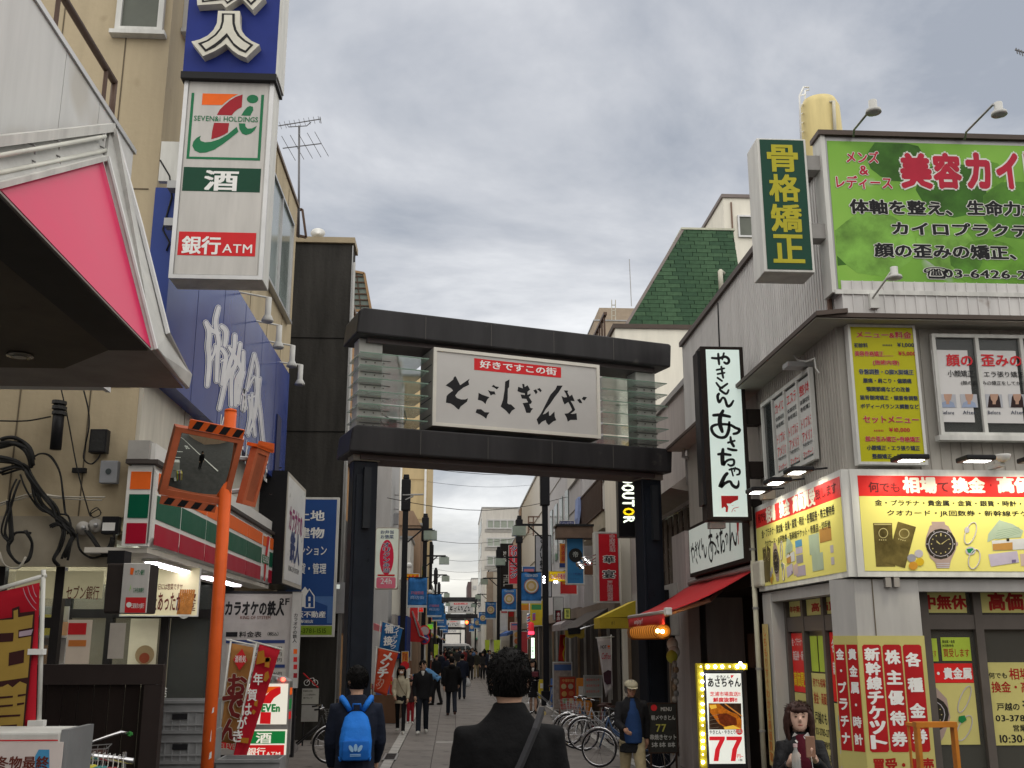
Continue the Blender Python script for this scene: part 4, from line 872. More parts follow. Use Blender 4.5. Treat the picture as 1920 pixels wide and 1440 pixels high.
# ================================================================ THE GATE
gp=Vector((4.13+1.70,2.0,0)); GO=Vector((-1.70,17.2,0)); FG=Frame(GO,gp)
gold_=None
gmet=M('gate black',(.034,.033,.035),.40,var=.35,scale=1.2,streak=True,spots=((.06,.056,.052),2.5,.66)); gpil=M('gate pillar blue black',(.016,.020,.029),.40,var=.35,scale=1.2,streak=True); gwh=M('gate white',(.50,.50,.47),.5,var=.12,streak=True)
gate=thing('street_gate','black steel shopping street gate with two beams and a white name sign, spanning the road','gate',GO+gp*.5+Vector((0,0,-.4)))
W_=gp.length
def at_(x,y): return FG.px(x,y)
aL,_=at_(655,1000); aL2,_=at_(703,1000); aR,_=at_(1187,1000); aR2,_=at_(1243,1000)
zu1=at_(669,582)[1]; zu0=at_(668,622)[1]; zl1=at_(658,798)[1]; zl0=at_(656,842)[1]
zu1=7.36; zu0=6.91; zl1=5.30; zl0=4.86
sL=at_(662,700)[0]-.0; sR=at_(1258,740)[0]
for nm,z0,z1,e0,e1 in (('upper_beam',zu0,zu1,at_(669,600)[0],at_(1257,660)[0]),('lower_beam',zl0,zl1,at_(656,820)[0],at_(1259,856)[0])):
    b=G(); b.fprism(FG,[(e0+.0,z0-.02),(e1+.0,z0-.02),(e1+.03,z1-.03),(e1-.02,z1),(e0+.12,z1),(e0+.04,z1-.06)],-1.0,0); bo=b.build(nm,gmet,gate,bevel=.03)
    G().fbox(FG,e0+.25,z0-.10,e1-.25,z0-.021,-.85,-.2).build('soffit_tray',M('gate tray',(.10,.085,.085),.5),bo)
    for k in range(1,5): G().fbox(FG,e0+(e1-e0)*k/5-.006,z0+.0,e0+(e1-e0)*k/5+.006,z1-.04,.001,.003).build('beam_joint',M('gate seam',(.085,.08,.075),.5),bo)
_f3=FG.sh(-.3); qL=_f3.px(705,1000)[0]; qR=_f3.px(1243,1000)[0]; uL=_f3.px(716,700)[0]; uR=_f3.px(1229,740)[0]
aL,aL2,aR,aR2=qL-.42,qL,qR-.42,qR
for i,(p,q,uq) in enumerate(((aL,aL2,uL),(aR,aR2,uR))):
    pz=G(); pz.fbox(FG,p,-.45,q,zl0-.12,-.62,-.3); po=pz.build('pillar',gpil,gate,bevel=.02)
    G().fbox(FG,p+.05,-.4,q-.1,zl0-.35,-.30,-.27).build('pillar_panel',M('gate panel',(.016,.020,.028),.3,var=.2),po)
    G().fbox(FG,p-.02,zl0-.12,q+.02,zl0-.02,-.66,-.26).build('collar',M('collar grey',(.30,.29,.26),.5),po)
    G().fbox(FG,(p+.16),3.6,(q-.14),4.62,-.27,-.18).build('equipment_box',M('gate box',(.025,.028,.033),.4),po)
    u=G(); u.fbox(FG,uq-.42,zl1,uq,zu0-.02,-.66,-.3); uo=u.build('upper_post',gwh,gate,bevel=.01)
# glass louvres
glv=M('louvre glass',(.55,.66,.60),.08,var=.08,alpha=.52); glv2=M('louvre edge',(.16,.24,.19),.15)
sgl=at_(806,720)[0]; sgr=at_(1125,750)[0]
def _zz(k): return 6.56-k*.2225
for i,(p,q) in enumerate(((FG.px(657,700)[0]+.16,sgl-.02),(sgr+.06,FG.px(1252,740)[0]))):
    for k in range(6):
        z=_zz(k)
        o=G().fbox(FG,p,z-.006,q,z+.006,-.85,-.02).build('glass_louvre',glv,gate); G().fbox(FG,p,z-.009,q,z+.009,-.019,-.012).build('louvre_edge',glv2,o)
        pp=(uL-.38,uL+.15) if i==0 else (uR-.5,uR+.02)
        G().fbox(FG,pp[0],z-.052,pp[1],z-.04,-.30,-.28).build('louvre_bracket',M('bracket mid',(.16,.16,.15),.5),o)
        for m in range(3): G().fbox(FG,pp[0]+.08+m*.16,z-.10,pp[0]+.10+m*.16,z-.08,-.30,-.285).build('bolt',M('bolt',(.12,.10,.09),.5),o)
# name sign
sx0,_=at_(812,720); sx1,_=at_(1125,750); z1s=at_(968,666)[1]; z0s=at_(968,811)[1]
z1s=at_(815,649)[1]-.02; z0s=at_(806,797)[1]+.0
nbx=G().fbox(FG,sx0,z0s,sx1,z1s,-.75,-.03).build('name_sign_box',M('name box',(.28,.26,.23),.5,var=.15),gate)
g=G()
for q in ((sx0-.0,z0s,sx1,z0s+.06),(sx0,z1s-.06,sx1,z1s),(sx0,z0s+.06,sx0+.06,z1s-.06),(sx1-.06,z0s+.06,sx1,z1s-.06)): g.fbox(FG,*q,-.03,.01)
g.build('frame',M('name frame',(.62,.60,.54),.4,var=.08),nbx); G().fbox(FG,sx0+.06,z0s+.06,sx1-.06,z1s-.06,-.03,-.015).build('face_panel',M('name face',(.50,.49,.475),.35,var=.08,scale=.8),nbx)
for k in range(1,5): G().fbox(FG,sx0-.002,z1s-k*.3,sx0+.002,z1s-k*.3+.02,-.7,-.1).build('side_slot',BLK,nbx)
FGs=FG.sh(-.013)
def o1(p): return trace(FGs,p,I_K,nbx,'character_stroke',.0,0,(820,660),9.0)
o1([(295,410),(312,412),(385,560),(545,450),(525,500),(538,552),(440,600),(350,670),(302,735),(330,775),(400,800),(470,800),(520,780),(500,840),(440,885),(395,920),(365,972),(345,965),(280,905),(225,870),(145,855),(155,745),(185,710),(265,650),(230,610),(140,563),(210,510),(268,465),(275,432)])
o1([(695,688),(760,722),(880,762),(845,800),(825,840),(812,880),(775,840),(735,820),(682,806),(692,750)])
o1([(850,642),(905,662),(965,665),(985,718),(935,715),(900,735),(880,690)]); o1([(950,552),(980,580),(1042,590),(1005,632),(960,600),(915,582)])
o1([(665,965),(740,965),(800,1015),(880,1020),(845,1070),(825,1128),(780,1090),(720,1055),(645,1022)])
o1([(1218,462),(1212,590),(1190,620),(1188,780),(1182,860),(1200,880),(1245,885),(1315,955),(1260,990),(1215,1055),(1160,990),(1070,920),(1110,800),(1135,640),(1145,500)])
def o2(p): return trace(FGs,p,I_K,nbx,'character_stroke',.0,0,(960,680),10.29)
o2([(195,410),(238,412),(245,470),(300,435),(350,520),(300,560),(298,622),(362,595),(355,640),(325,660),(385,750),(370,790),(335,800),(355,870),(410,885),(375,920),(352,970),(275,968),(245,870),(205,780),(310,765),(275,700),(190,692),(165,612),(250,625),(245,590),(180,580),(105,550),(120,465),(210,495)])
o2([(412,535),(465,512),(495,570),(458,612),(440,575)]); o2([(480,508),(535,490),(575,540),(550,570),(520,540)])
o2([(870,442),(978,442),(900,570),(820,670),(740,790),(650,900),(595,1000),(650,980),(710,930),(718,1025),(740,1020),(820,940),(825,1040),(855,1110),(800,1130),(710,1205),(665,1160),(650,1105),(580,1140),(515,1202),(475,1095),(560,980),(650,800),(740,620),(840,510)])
o2([(1000,535),(1085,538),(1070,575),(1110,650),(1160,615),(1210,745),(1130,735),(1170,800),(1220,905),(1200,935),(1130,985),(1170,990),(1245,975),(1258,1105),(1130,1105),(1075,1140),(1055,1060),(1010,985),(1085,975),(1160,910),(1120,820),(1085,760),(1015,808),(985,745),(955,642),(1010,670),(1062,665),(1040,600)])
o2([(1252,715),(1310,695),(1340,740),(1358,785),(1300,775),(1275,740)]); o2([(1345,700),(1380,655),(1448,668),(1400,730),(1375,718)])
trace(FGs,[(889,671.5),(1052,689),(1052,708.5),(889,693.5)],I_R,nbx,'red_band',.001)
text(FGs,'好きですこの街',(900,675.5),(1043,704),I_W,nbx,bold=.028,d=.004,shear=0)
# flood lamp under the signs hung on the gate
gl_=thing('gate_floodlight','small pale floodlight with a cable behind the left louvres of the gate','lamp',FG.P(1.0,5.35,-1.2)); p=aY(735,793,18.6)
G().box(p.x-.09,p.x+.09,18.5,18.75,p.z-.10,p.z+.05).build('lamp_head',M('flood grey',(.45,.45,.42),.4),gl_,bevel=.02); G().tube([aY(x,y,18.6) for x,y in ((722,800),(713,788),(718,778),(745,792),(758,795),(762,785),(758,770))],.012,5).build('cable',cbm,gl_,smooth=True)
# farther gates down the street
for i,(Y,X,lb) in enumerate(((134,1.08,'second street gate, far down the road before the white van'),(246,.3,'third street gate, small in the distance behind the red traffic light'),(380,.1,'fourth street gate at the far end of the road'))):
    c=copy_tree(gate); c.location=(X,Y,-.4); c.rotation_euler=(0,0,-math.atan2(2.0,5.83)); c['label']=lb; c['group']='street gates along the road'
    if i>0: pass
gate['group']='street gates along the road'
# ================================================================ RIGHT: GREY SIDED CORNER BUILDING
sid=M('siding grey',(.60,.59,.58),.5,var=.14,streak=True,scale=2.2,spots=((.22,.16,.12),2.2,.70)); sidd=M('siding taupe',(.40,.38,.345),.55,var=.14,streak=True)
rb_=M('eave dark',(.09,.07,.06),.5)
XW=4.32; YW=11.2
FW1=FF(YW); FW2=FR(XW)
gb=thing('corner_building','grey corrugated corner building on the right with the gold buying shop below','building',(7,15,gz(12)))
def ribs(F_,a0,b0,a1,b1,step,name,mat,parent,w=.012,d=.012):
    g=G(); n=int((a1-a0)/step)
    for i in range(n+1):
        x=a0+i*step; g.fbox(F_,x,b0,x+w,b1,.001,d)
    return tag(g.build(name,mat,parent),kind='stuff')
zE=5.32  # eave between storeys
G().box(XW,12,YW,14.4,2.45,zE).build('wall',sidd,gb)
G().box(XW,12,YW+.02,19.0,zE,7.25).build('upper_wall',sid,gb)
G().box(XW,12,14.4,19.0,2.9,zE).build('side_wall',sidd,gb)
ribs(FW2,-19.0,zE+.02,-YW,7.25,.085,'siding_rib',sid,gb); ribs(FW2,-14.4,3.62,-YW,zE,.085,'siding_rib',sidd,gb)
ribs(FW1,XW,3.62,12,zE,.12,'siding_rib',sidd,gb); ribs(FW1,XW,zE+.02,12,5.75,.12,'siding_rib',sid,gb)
# gutter along the roof edge and eaves
G().box(XW-.06,XW+.02,YW,19.05,7.25,7.34).build('gutter',rb_,gb)
g=G(); g.prism([(XW-.36,0,zE-.06),(XW,0,zE-.02),(XW,0,zE+.03),(XW-.36,0,zE-.01)],(0,8.4,0)); 
for i in range(len(g.v)): g.v[i].y+=10.8
g.prism([(XW-.36,10.84,zE-.06),(XW-.36,10.84,zE-.01),(XW+.0,YW,zE+.03),(XW,YW,zE-.02)],(8,0,0)); g.build('eave',rb_,gb)
G().box(XW-.34,12,10.87,YW,zE-.075,zE-.062).build('eave_soffit',M('eave soffit',(.40,.38,.33),.7),gb); G().box(XW-.34,XW,YW,19.2,zE-.075,zE-.062).build('eave_soffit',M('eave soffit'),gb)
for (a,z0,z1) in ((XW+.03,5.4,7.2),): G().tube([(XW-.03,11.25,5.4),(XW-.03,11.25,7.2)],.03,6).build('downpipe',M('pipe rust',(.20,.13,.10),.6),gb)
G().tube([aX(x,y,XW-.06) for x,y in ((1135,465+0),(1128,560),)][:0] or [(XW-.02,16.2,7.2),(XW-.02,16.25,6.3),(XW-.02,16.3,5.4)],.012,5).build('wire',BLK,gb)
# corner window of the upper shop, side face
pap2=M('window print',(.50,.50,.48),.5,var=.06,emit=.03)
sg=glazed('upper_side_window','upper floor side window covered with white sheets of red handwriting','x' and FR(XW-.06),[-14.05,-13.45,-12.75,-12.05],3.80,4.95,[],cat='window') if False else None
FS4=FR(XW-.03)
t=thing('upper_side_window','side window of the upper shop covered with white sheets of red writing','window',(XW,12.9,3.8))
aw0,bw1=FS4.px(1437,742); aw1,bw0=FS4.px(1533,857)
aw0,aw1=-14.0,-11.95; bw0,bw1=3.86,4.98
wf=window(FS4,aw0,bw0,aw1,bw1,t,n=4,fm=OFFW,gm=M('dark pane',(.04,.045,.045),.08),fr=.05,dep=.05)
for k in range(3):
    a=aw0+.56+k*.5; G().fbox(FS4,a,bw0+.09,a+.46,bw1-.08,.021,.026).build('paper_sheet',pap2,t)
    Fz=FS4.sh(.027)
    for (s_,b,h,m_) in ((('カイロ','エステ','整体')[k],bw1-.14,.13,I_R),('体験初回',bw1-.32,.06,I_K),('骨格矯正',bw1-.41,.06,I_K),('トリプルテ',bw1-.55,.13,I_R),('アメリカ',bw1-.72,.13,I_R),('予約受付中',bw1-.86,.05,I_K),('マッサージ',bw1-.96,.08,I_R)):
        text(Fz,s_,(a+.03,b),(a+.42,b-h),m_,t,pxs=False,d=.002)
G().box(XW-.32,XW-.0,12.0,12.2,5.0,5.06).build('hook',GRY,t)
G().tube([aX(x,y,XW-.1) for x,y in ((1486,640),(1484,660),(1495,675),(1512,678),(1528,672),(1530,690),(1536,700))],.012,5).build('loop_cable',OFFW,t,smooth=True)
G().box(XW,12,10.94,11.2,5.34,5.72).build('front_apron',sid,gb); ribs(FF(10.94),XW,5.34,8.2,5.72,.12,'siding_rib',sid,gb)
# vertical green sign and the billboard
G7=FF(10.9)
gs=thing('vertical_sign','dark green vertical sign with four yellow characters beside the leafy billboard','sign',(3.8,11,5.9))
a0,b0,a1,b1=rc(G7,(1424,260),(1520,505)); a0=3.44;a1=4.02;b0=G7.px(1470,510)[1];b1=G7.px(1470,260)[1]
G().box(a0,a1,10.9,11.3,b0,b1).build('housing',OFFW,gs,bevel=.01)
gg=M('sign deep green',(.010,.055,.035),.3,var=.05)
G().fbox(G7,a0+.035,b0+.03,a1-.03,b1-.02,0,.006).build('face_panel',gg,gs)
yy=M('sign yellow ink',(.42,.38,.03),.4,var=.05); cc=(b1-b0-.16)/4
for k,ch in enumerate('骨格矯正'): text(G7.sh(.006),ch,(a0+.12,b1-.09-k*cc),(a1-.12,b1-.09-(k+.88)*cc),yy,gs,bold=.036,pxs=False)
for z in (6.25,7.1): G().box(a1,XW+.1,11.0,11.2,z,z+.18).build('bracket',M('bracket grey',(.32,.31,.30),.5),gs)
GB=FF(10.95)
bd=thing('billboard','wide leafy green billboard for a chiropractic salon on the roof edge at the right','billboard',(7,11,5.7))
a0=GB.px(1556,400)[0]; b0=GB.px(1566,541)[1]; b1=GB.px(1540,264)[1]; a1=8.2
leafm=M('leaf print',(.17,.33,.06),.35,var=0)
# leafy photographic print: soft pale and dark patches, printed colour
def leafprint():
    m=leafm; nt=m.node_tree; b=nt.nodes['Principled BSDF']; N=nt.nodes.new; L=nt.links.new
    tc=N('ShaderNodeTexCoord'); vo=N('ShaderNodeTexVoronoi'); vo.feature='SMOOTH_F1'; vo.inputs['Smoothness'].default_value=.5; vo.inputs['Scale'].default_value=1.5; vo.inputs['Randomness'].default_value=1
    nz=N('ShaderNodeTexNoise'); nz.inputs['Scale'].default_value=1.2; nz.inputs['Detail'].default_value=2; mx=N('ShaderNodeMix'); mx.data_type='VECTOR'; mx.inputs['Factor'].default_value=.35
    L(tc.outputs['Object'],nz.inputs['Vector']); L(tc.outputs['Object'],mx.inputs['A']); L(nz.outputs['Color'],mx.inputs['B']); L(mx.outputs['Result'],vo.inputs['Vector'])
    cr=N('ShaderNodeValToRGB'); e=cr.color_ramp.elements; e[0].position=.0; e[0].color=(.05,.14,.02,1); e[1].position=1; e[1].color=(.30,.52,.10,1)
    q=e.new(.3); q.color=(.10,.25,.03,1); q=e.new(.55); q.color=(.20,.42,.06,1); 
    sp=N('ShaderNodeSeparateColor'); L(vo.outputs['Color'],sp.inputs[0]); ad=N('ShaderNodeMath'); ad.operation='MULTIPLY_ADD'; ad.inputs[1].default_value=.45
    L(sp.outputs[0],ad.inputs[0]); n2=N('ShaderNodeTexNoise'); n2.inputs['Scale'].default_value=1.0; n2.inputs['Detail'].default_value=3; L(tc.outputs['Object'],n2.inputs['Vector'])
    m3=N('ShaderNodeMath'); m3.operation='MULTIPLY'; m3.inputs[1].default_value=.62; L(n2.outputs[0],m3.inputs[0]); L(m3.outputs[0],ad.inputs[2]); L(ad.outputs[0],cr.inputs[0])
    r=N('ShaderNodeMapRange'); r.inputs[1].default_value=.62; r.inputs[2].default_value=.72; n5=N('ShaderNodeTexNoise'); n5.inputs['Scale'].default_value=1.7; L(tc.outputs['Object'],n5.inputs['Vector']); L(n5.outputs[0],r.inputs[0])
    m6=N('ShaderNodeMix'); m6.data_type='RGBA'; L(r.outputs[0],m6.inputs['Factor']); L(cr.outputs[0],m6.inputs['A']); m6.inputs['B'].default_value=(.48,.50,.50,1); L(m6.outputs['Result'],b.inputs['Base Color'])
leafprint()
G().box(a0-.02,a1,10.95,11.15,b0-.05,b1+.06).build('board',GRY,bd)
G().fbox(GB,a0+.03,b0,a1-.03,b1,0,.006).build('printed_face',leafm,bd)
G().box(a0-.08,a1,10.9,11.2,b1+.06,b1+.12).build('top_rim',rb_,bd); G().box(a0-.05,a0+.0,10.93,11.2,b0-.05,b1+.06).build('side_rim',OFFW,bd); G().box(a0-.02,a1,10.92,10.95,b0-.07,b0-.02).build('lower_rim',OFFW,bd)
# a few printed leaf outlines
rl2=random.Random(5)
for k in range(9):
    ca=a0+.1+rl2.random()*2.4; cb_=b0+.15+rl2.random()*(b1-b0-.4); r=.18+rl2.random()*.28; th=rl2.random()*6.28; pts=[]
    for i in range(20):
        u=i/20*2*math.pi; rr=r*(1-.35*math.cos(u))*(1+.05*(i%2)); pts.append((min(max(ca+rr*math.cos(u+th),a0+.04),a1-.04),min(max(cb_+rr*math.sin(u+th)*.8,b0+.01),b1-.01)))
    G().fpoly(GB,pts,.0065+k*.0001).build('leaf_print',M('leaf tone%d'%(k%4),[(.05,.15,.02),(.13,.31,.035),(.09,.24,.03),(.20,.42,.07)][k%4],.35,var=.4,scale=3),bd)
GBs=GB.sh(.0085); hl=(M('halo white',(.66,.66,.62),.4),.045); mr_=M('maroon red ink',(.42,.02,.045),.4)
text(GBs,'メンズ',(1586,283),(1648,306),mr_,bd,bold=.03,halo=hl); text(GBs,'&',(1611,311),(1628,328),mr_,bd,bold=.03,halo=hl); text(GBs,'レディース',(1567,329),(1673,355),mr_,bd,bold=.03,halo=hl)
for ch,x0,x1 in (('美',1687,1747),('容',1748,1803),('カ',1810,1858),('イ',1866,1912),('ロ',1922,1975)): text(GBs,ch,(x0,289),(x1,352),mr_,bd,bold=.055,halo=(hl[0],.05))
text(GBs,'体軸を整え、',(1593,374),(1785,404),I_K,bd,bold=.04,halo=hl); text(GBs,'生命力が',(1812,376),(1950,406),I_K,bd,bold=.04,halo=hl)
text(GBs,'カイロプラクティ',(1672,416),(1962,446),I_K,bd,bold=.04,halo=hl); text(GBs,'顔の歪みの矯正、',(1639,456),(1905,487),I_K,bd,bold=.04,halo=hl); text(GBs,'☎03-6426-28',(1732,501),(1945,527),I_K,bd,bold=.03,halo=(hl[0],.04))
# billboard lamps
for i,(bx,by,kx,ky,lx,ly) in enumerate(((1600,256,1632,206,1638,213),(1808,262,1862,196,1874,217),)):
    p0=aY(bx,by,10.9); p1=aY(kx,ky,10.1); p2=aY(lx,ly-22,10.1); lp=aY(lx,ly,10.1)
    t=thing('billboard_lamp','hooded lamp on a bent arm above the leafy billboard, %s'%['left one','right one'][i],'lamp',p0,group='lamps above the leafy billboard')
    G().tube([p0,p0.lerp(p1,.12)+Vector((-.01,0,.05)),p1,p2+Vector((0,0,-.04))],.014,6).build('arm',GRY,t,smooth=True)
    G().lathe(lp,[(.02,0),(.085,.01),(.08,.045),(.045,.06),(.045,.155),(.02,.16)],14).build('lamp_head',M('lamp grey'),t,smooth=True); G().lathe(lp-Vector((0,0,.02)),[(.02,0),(.075,.022)],14).build('lens',M('lamp lens'),t)
p0=aY(1636,570,10.9); p1=aY(1672,508,10.45); lp=aY(1678,524,10.45)
t=thing('billboard_lamp','hooded lamp on an arm in front of the lower edge of the leafy billboard','lamp',p0)
G().box(p0.x-.03,p0.x+.07,10.88,10.95,p0.z-.05,p0.z+.12).build('socket_box',OFFW,t); G().tube([p0+Vector((0,0,.06)),p1,lp+Vector((0,0,.12))],.012,6).build('arm',OFFW,t,smooth=True)
G().lathe(lp,[(.02,0),(.08,.01),(.075,.04),(.04,.055),(.04,.14),(.02,.145)],14).build('lamp_head',M('lamp grey'),t,smooth=True)
# yellow menu board
FY_=FF(11.05)
mn=sign('menu_board','tall yellow price menu board with red and black lines under the billboard','x' and FY_,(1588,608),(1740,872),.1,M('menu yellow',(.44,.42,.015),.4,var=.05),OFFW,.03)
Fm=FY_.sh(.0); navy=M('navy print',(.03,.04,.08),.5); h2=(M('halo yellow white',(.62,.62,.45),.5),.014)
for (s_,x0,y0,x1,y1,m_) in (('メニュー&料金',1604,621,1708,635,mr_),('初診料',1600,643,1626,652,navy),('……',1654,646,1671,649,navy),('¥1,000',1681,643,1713,652,navy),('美容骨格矯正……',1601,658,1673,669,mr_),('¥5,000',1683,659,1716,668,mr_),('(施術内容)',1635,675,1685,686,mr_),('骨盤調整・O脚X脚矯正',1609,692,1712,703,navy),('腰痛・肩こり・偏頭痛',1617,709,1708,719,navy),('顎関節痛などの改善',1623,725,1705,735,navy),('猫背側湾矯正・頭蓋骨調整',1611,741,1720,751,navy),('ボディーバランス調整など',1612,757,1722,767,navy),('セットメニュー',1617,780,1722,794,mr_),('……',1638,806,1655,809,mr_),('¥10,000',1666,802,1705,811,mr_),('顔の歪み矯正+骨格矯正',1621,818,1724,829,mr_),('小顔矯正・エラ張り矯正',1624,835,1724,845,navy),('整顔矯正・輪郭矯正',1634,851,1718,861,navy)):
    text(Fm,s_,(x0+1,y0),(x1+1,y1),m_,mn,bold=.034,halo=h2 if (y1-y0)>10 else None)
# big upper window with the face poster
FU=FF(11.12)
uw=thing('upper_window','upper floor sliding window with a white face correction poster beside the yellow menu board','window',(5.6,11.1,3.9))
a0,b0,a1,b1=rc(FU,(1742,628),(2100,822)); 
dk=M('room dark',(.07,.065,.055),.6)
G().fbox(FU,a0+.03,b0+.03,a1,b1-.03,-.03,-.02).build('room_behind',dk,uw)
window(FU,a0,b0,a1,b1,uw,n=4,fm=OFFW,gm=M('clear pane',(.10,.11,.11),.05,alpha=.35,var=0),fr=.04,dep=.06,sill=True)
FUs=FU.sh(.027)
for (p0,p1) in (((1746,656),(1828,792)),((1836,657),(1920,794)),((1926,657),(2010,794))): panel(FUs,p0,p1,M('poster white',(.60,.59,.58),.45,var=.04,emit=.02),uw,'poster',0,.003)
Ft=FU.sh(.034)
text(Ft,'顔の',(1773,664),(1824,687),M('poster red',(.60,.03,.04),.5),uw,bold=.03); text(Ft,'歪みの',(1839,665),(1916,687),M('poster red'),uw,bold=.03)
text(Ft,'小顔矯正',(1776,694),(1826,707),I_K,uw); text(Ft,'エラ張り矯正',(1844,696),(1920,708),I_K,uw); text(Ft,'(顔の歪',(1801,714),(1832,723),I_K,uw); text(Ft,'みの矯正をしてから',(1841,714),(1922,723),I_K,uw)
skin_p=M('print skin',(.48,.30,.22),.6); hair_p=M('print hair',(.035,.02,.02),.6); shirt_p=M('print shirt',(.30,.36,.50),.6); bgp=M('print ground',(.45,.46,.50),.6)
for i,(x,w_f) in enumerate(((1760,0),(1800,0),(1847,1),(1890,1))):
    panel(Ft,(x,739),(x+34,764),bgp,uw,'photo_print',0,.001); c=x+17
    if w_f: trace(Ft,[(c-12,764),(c-10,745),(c-7,739),(c+7,739),(c+10,745),(c+13,764)],hair_p,uw,'hair_print',.0015)
    else: trace(Ft,[(c-14,764),(c-11,755),(c-4,752),(c+4,752),(c+11,755),(c+14,764)],shirt_p,uw,'shirt_print',.0015)
    trace(Ft,[(c-8,739),(c+8,739),(c+6,749),(c+3,753),(c+3,758),(c-3,758),(c-3,753),(c-6,749)],skin_p,uw,'face_print',.002); text(Ft,('Before','After')[i%2],(c-12,770),(c+12,777),navy,uw,d=.002)
lt=aY(1870,648,11.5); 
ul=thing('ceiling_lamp','lit fluorescent ceiling lamp seen through the upper window at the right','lamp',(6.2,12.0,4.9))
p0=aY(1866,655,11.9); p1=aY(1905,632,12.5); G().tube([p0,p1],.03,6).build('tube',GLOW,ul); G().tube([p0+Vector((-.09,0,.0)),p1+Vector((-.09,0,.0))],.03,6).build('tube',GLOW,ul)
# ---- gold shop fascia signs, with lamps
goldy=M('shop yellow',(.66,.60,.17),.35,var=.04,scale=.8,emit=.05); redb=M('shop red',(.60,.022,.020),.35,var=.05,emit=.05)
FG1=FF(11.0); FG2=FR(4.18)
def photo_marks(F_,T,par):
    """printed gold bars, coins, watch, rings and notes; T maps front-sign pixels to this sign's pixels"""
    gb1=M('print gold bar',(.13,.10,.03),.4,scale=5,var=.5); gb2=M('print gold bar light',(.42,.36,.16),.4); st_=M('print steel',(.36,.27,.24),.4); dk_=M('print dark',(.03,.025,.02),.4); sil=M('print silver',(.45,.42,.46),.4); lil=M('print lilac',(.45,.40,.50),.5); grn=M('print note green',(.36,.44,.33),.5); br=M('print brown',(.42,.22,.06),.5)
    def z(p): return [T(1620+x/6.4,920+y/6.4) for x,y in p]
    def tr(p,m,d,nm='print'): trace(F_,z(p),m,par,nm,d)
    def circ(x,y,rx,ry,m,d,nm='print'): tr([(x+rx*math.cos(i*math.pi/8),y+ry*math.sin(i*math.pi/8)) for i in range(16)],m,d,nm)
    tr([(108,388),(335,388),(345,600),(375,912),(145,912)],gb1,.002,'gold_bar_print'); tr([(118,396),(325,396),(328,410),(122,412)],gb2,.003)
    tr([(405,370),(622,435),(490,928),(268,862)],gb1,.004,'gold_bar_print'); circ(230,510,58,62,gb2,.003); circ(230,510,48,52,gb1,.0035); circ(480,515,64,60,gb2,.005); circ(480,515,53,50,gb1,.0055)
    for (x,y) in ((185,590),(210,592),(235,592),(260,592)): circ(x,y,8,8,gb2,.0035)
    for (x,y) in ((415,580),(440,588),(465,596),(490,600)): circ(x,y,8,8,gb2,.0055)
    circ(655,755,52,48,sil,.005,'coin_print'); circ(568,808,52,48,M('print pewter',(.28,.27,.30),.4),.006,'coin_print'); circ(668,855,50,48,M('print gold coin',(.55,.36,.02),.4),.007,'coin_print'); circ(588,902,54,50,M('print copper',(.50,.24,.03),.4),.008,'coin_print')
    tr([(808,372),(965,372),(975,410),(1010,425),(1105,600),(1105,700),(1045,830),(1020,930),(870,930),(850,860),(790,800),(735,660),(740,570),(790,420),(815,412)],st_,.003,'watch_print')
    for k in range(3): tr([(865+k*5,868+k*24),(1030-k*3,868+k*24),(1028-k*3,878+k*24),(868+k*5,878+k*24)],sil,.0035)
    circ(920,640,182,184,dk_,.004); circ(920,640,150,152,sil,.0045); circ(920,640,143,145,dk_,.005); circ(1110,640,18,26,st_,.0035)
    for i in range(12):
        a=i*math.pi/6; r=112; circ(920+r*math.sin(a),640-r*math.cos(a),8,8 if i else 22,gb2,.0055)
        if i%2: r=166; circ(920+r*math.sin(a),640-r*math.cos(a),7,7,sil,.0047)
    tr([(915,640),(865,595),(870,620),(910,648)],gb2,.006); tr([(925,635),(1012,578),(1000,592),(930,648)],gb2,.006)
    for (c,rx,ry,rot,) in (((1275,510),60,138,.35),((1320,820),66,120,.25)):
        pts=[]; 
        g=G(); P=[]
        for i in range(18):
            a=i*2*math.pi/18; x=rx*math.cos(a); y=ry*math.sin(a); P.append((c[0]+x*math.cos(rot)-y*math.sin(rot),c[1]+x*math.sin(rot)+y*math.cos(rot)))
        P=z(P); g.tube([F_.P(*F_.px(*p),.004) for p in P],.006,4,closed=True); g.build('ring_print',sil,par)
    circ(1232,472,30,36,sil,.006,'ring_print'); circ(1275,722,62,50,sil,.006,'ring_print'); tr([(1228,700),(1300,690),(1325,720),(1290,755),(1245,745)],M('print emerald',(.02,.20,.06),.3),.007,'gem_print')
    tr([(1478,620),(1490,520),(1620,352),(1780,400),(1910,480),(1880,560),(1560,580)],grn,.003,'note_print')
    for k in range(5): tr([(1560+k*10,600-k*30),(1880-k*5,500-k*16),(1881-k*5,504-k*16),(1560+k*10,604-k*30)],M('print note line',(.20,.27,.20),.5),.0035)
    tr([(1530,600),(1980,570),(1985,700),(1545,720)],M('print paper',(.55,.55,.56),.5),.004,'note_print'); tr([(1540,640),(1780,620),(1782,710),(1545,716)],br,.005,'card_print'); tr([(1705,572),(1740,572),(1740,606),(1708,608)],dk_,.006)
    tr([(1490,765),(1835,722),(1860,860),(1520,910)],lil,.004,'note_print'); tr([(1770,830),(1820,826),(1822,862),(1772,866)],M('print violet',(.16,.12,.24),.5),.005); tr([(1870,760),(2100,740),(2110,880),(1885,905)],M('print pinkish',(.52,.40,.36),.5),.003,'note_print')
gs1=thing('shop_sign','front gold buying sign, red over yellow with a printed wrist watch, on the right','sign',FG1.P(6.5,2.5))
a0,b0,a1,b1=rc(FG1,(1602,888),(2150,1076)); zr=FG1.px(1700,931)[1]
G().box(a0-.05,a1,11.0,11.2,b0-.04,b1+.05).build('housing',OFFW,gs1)
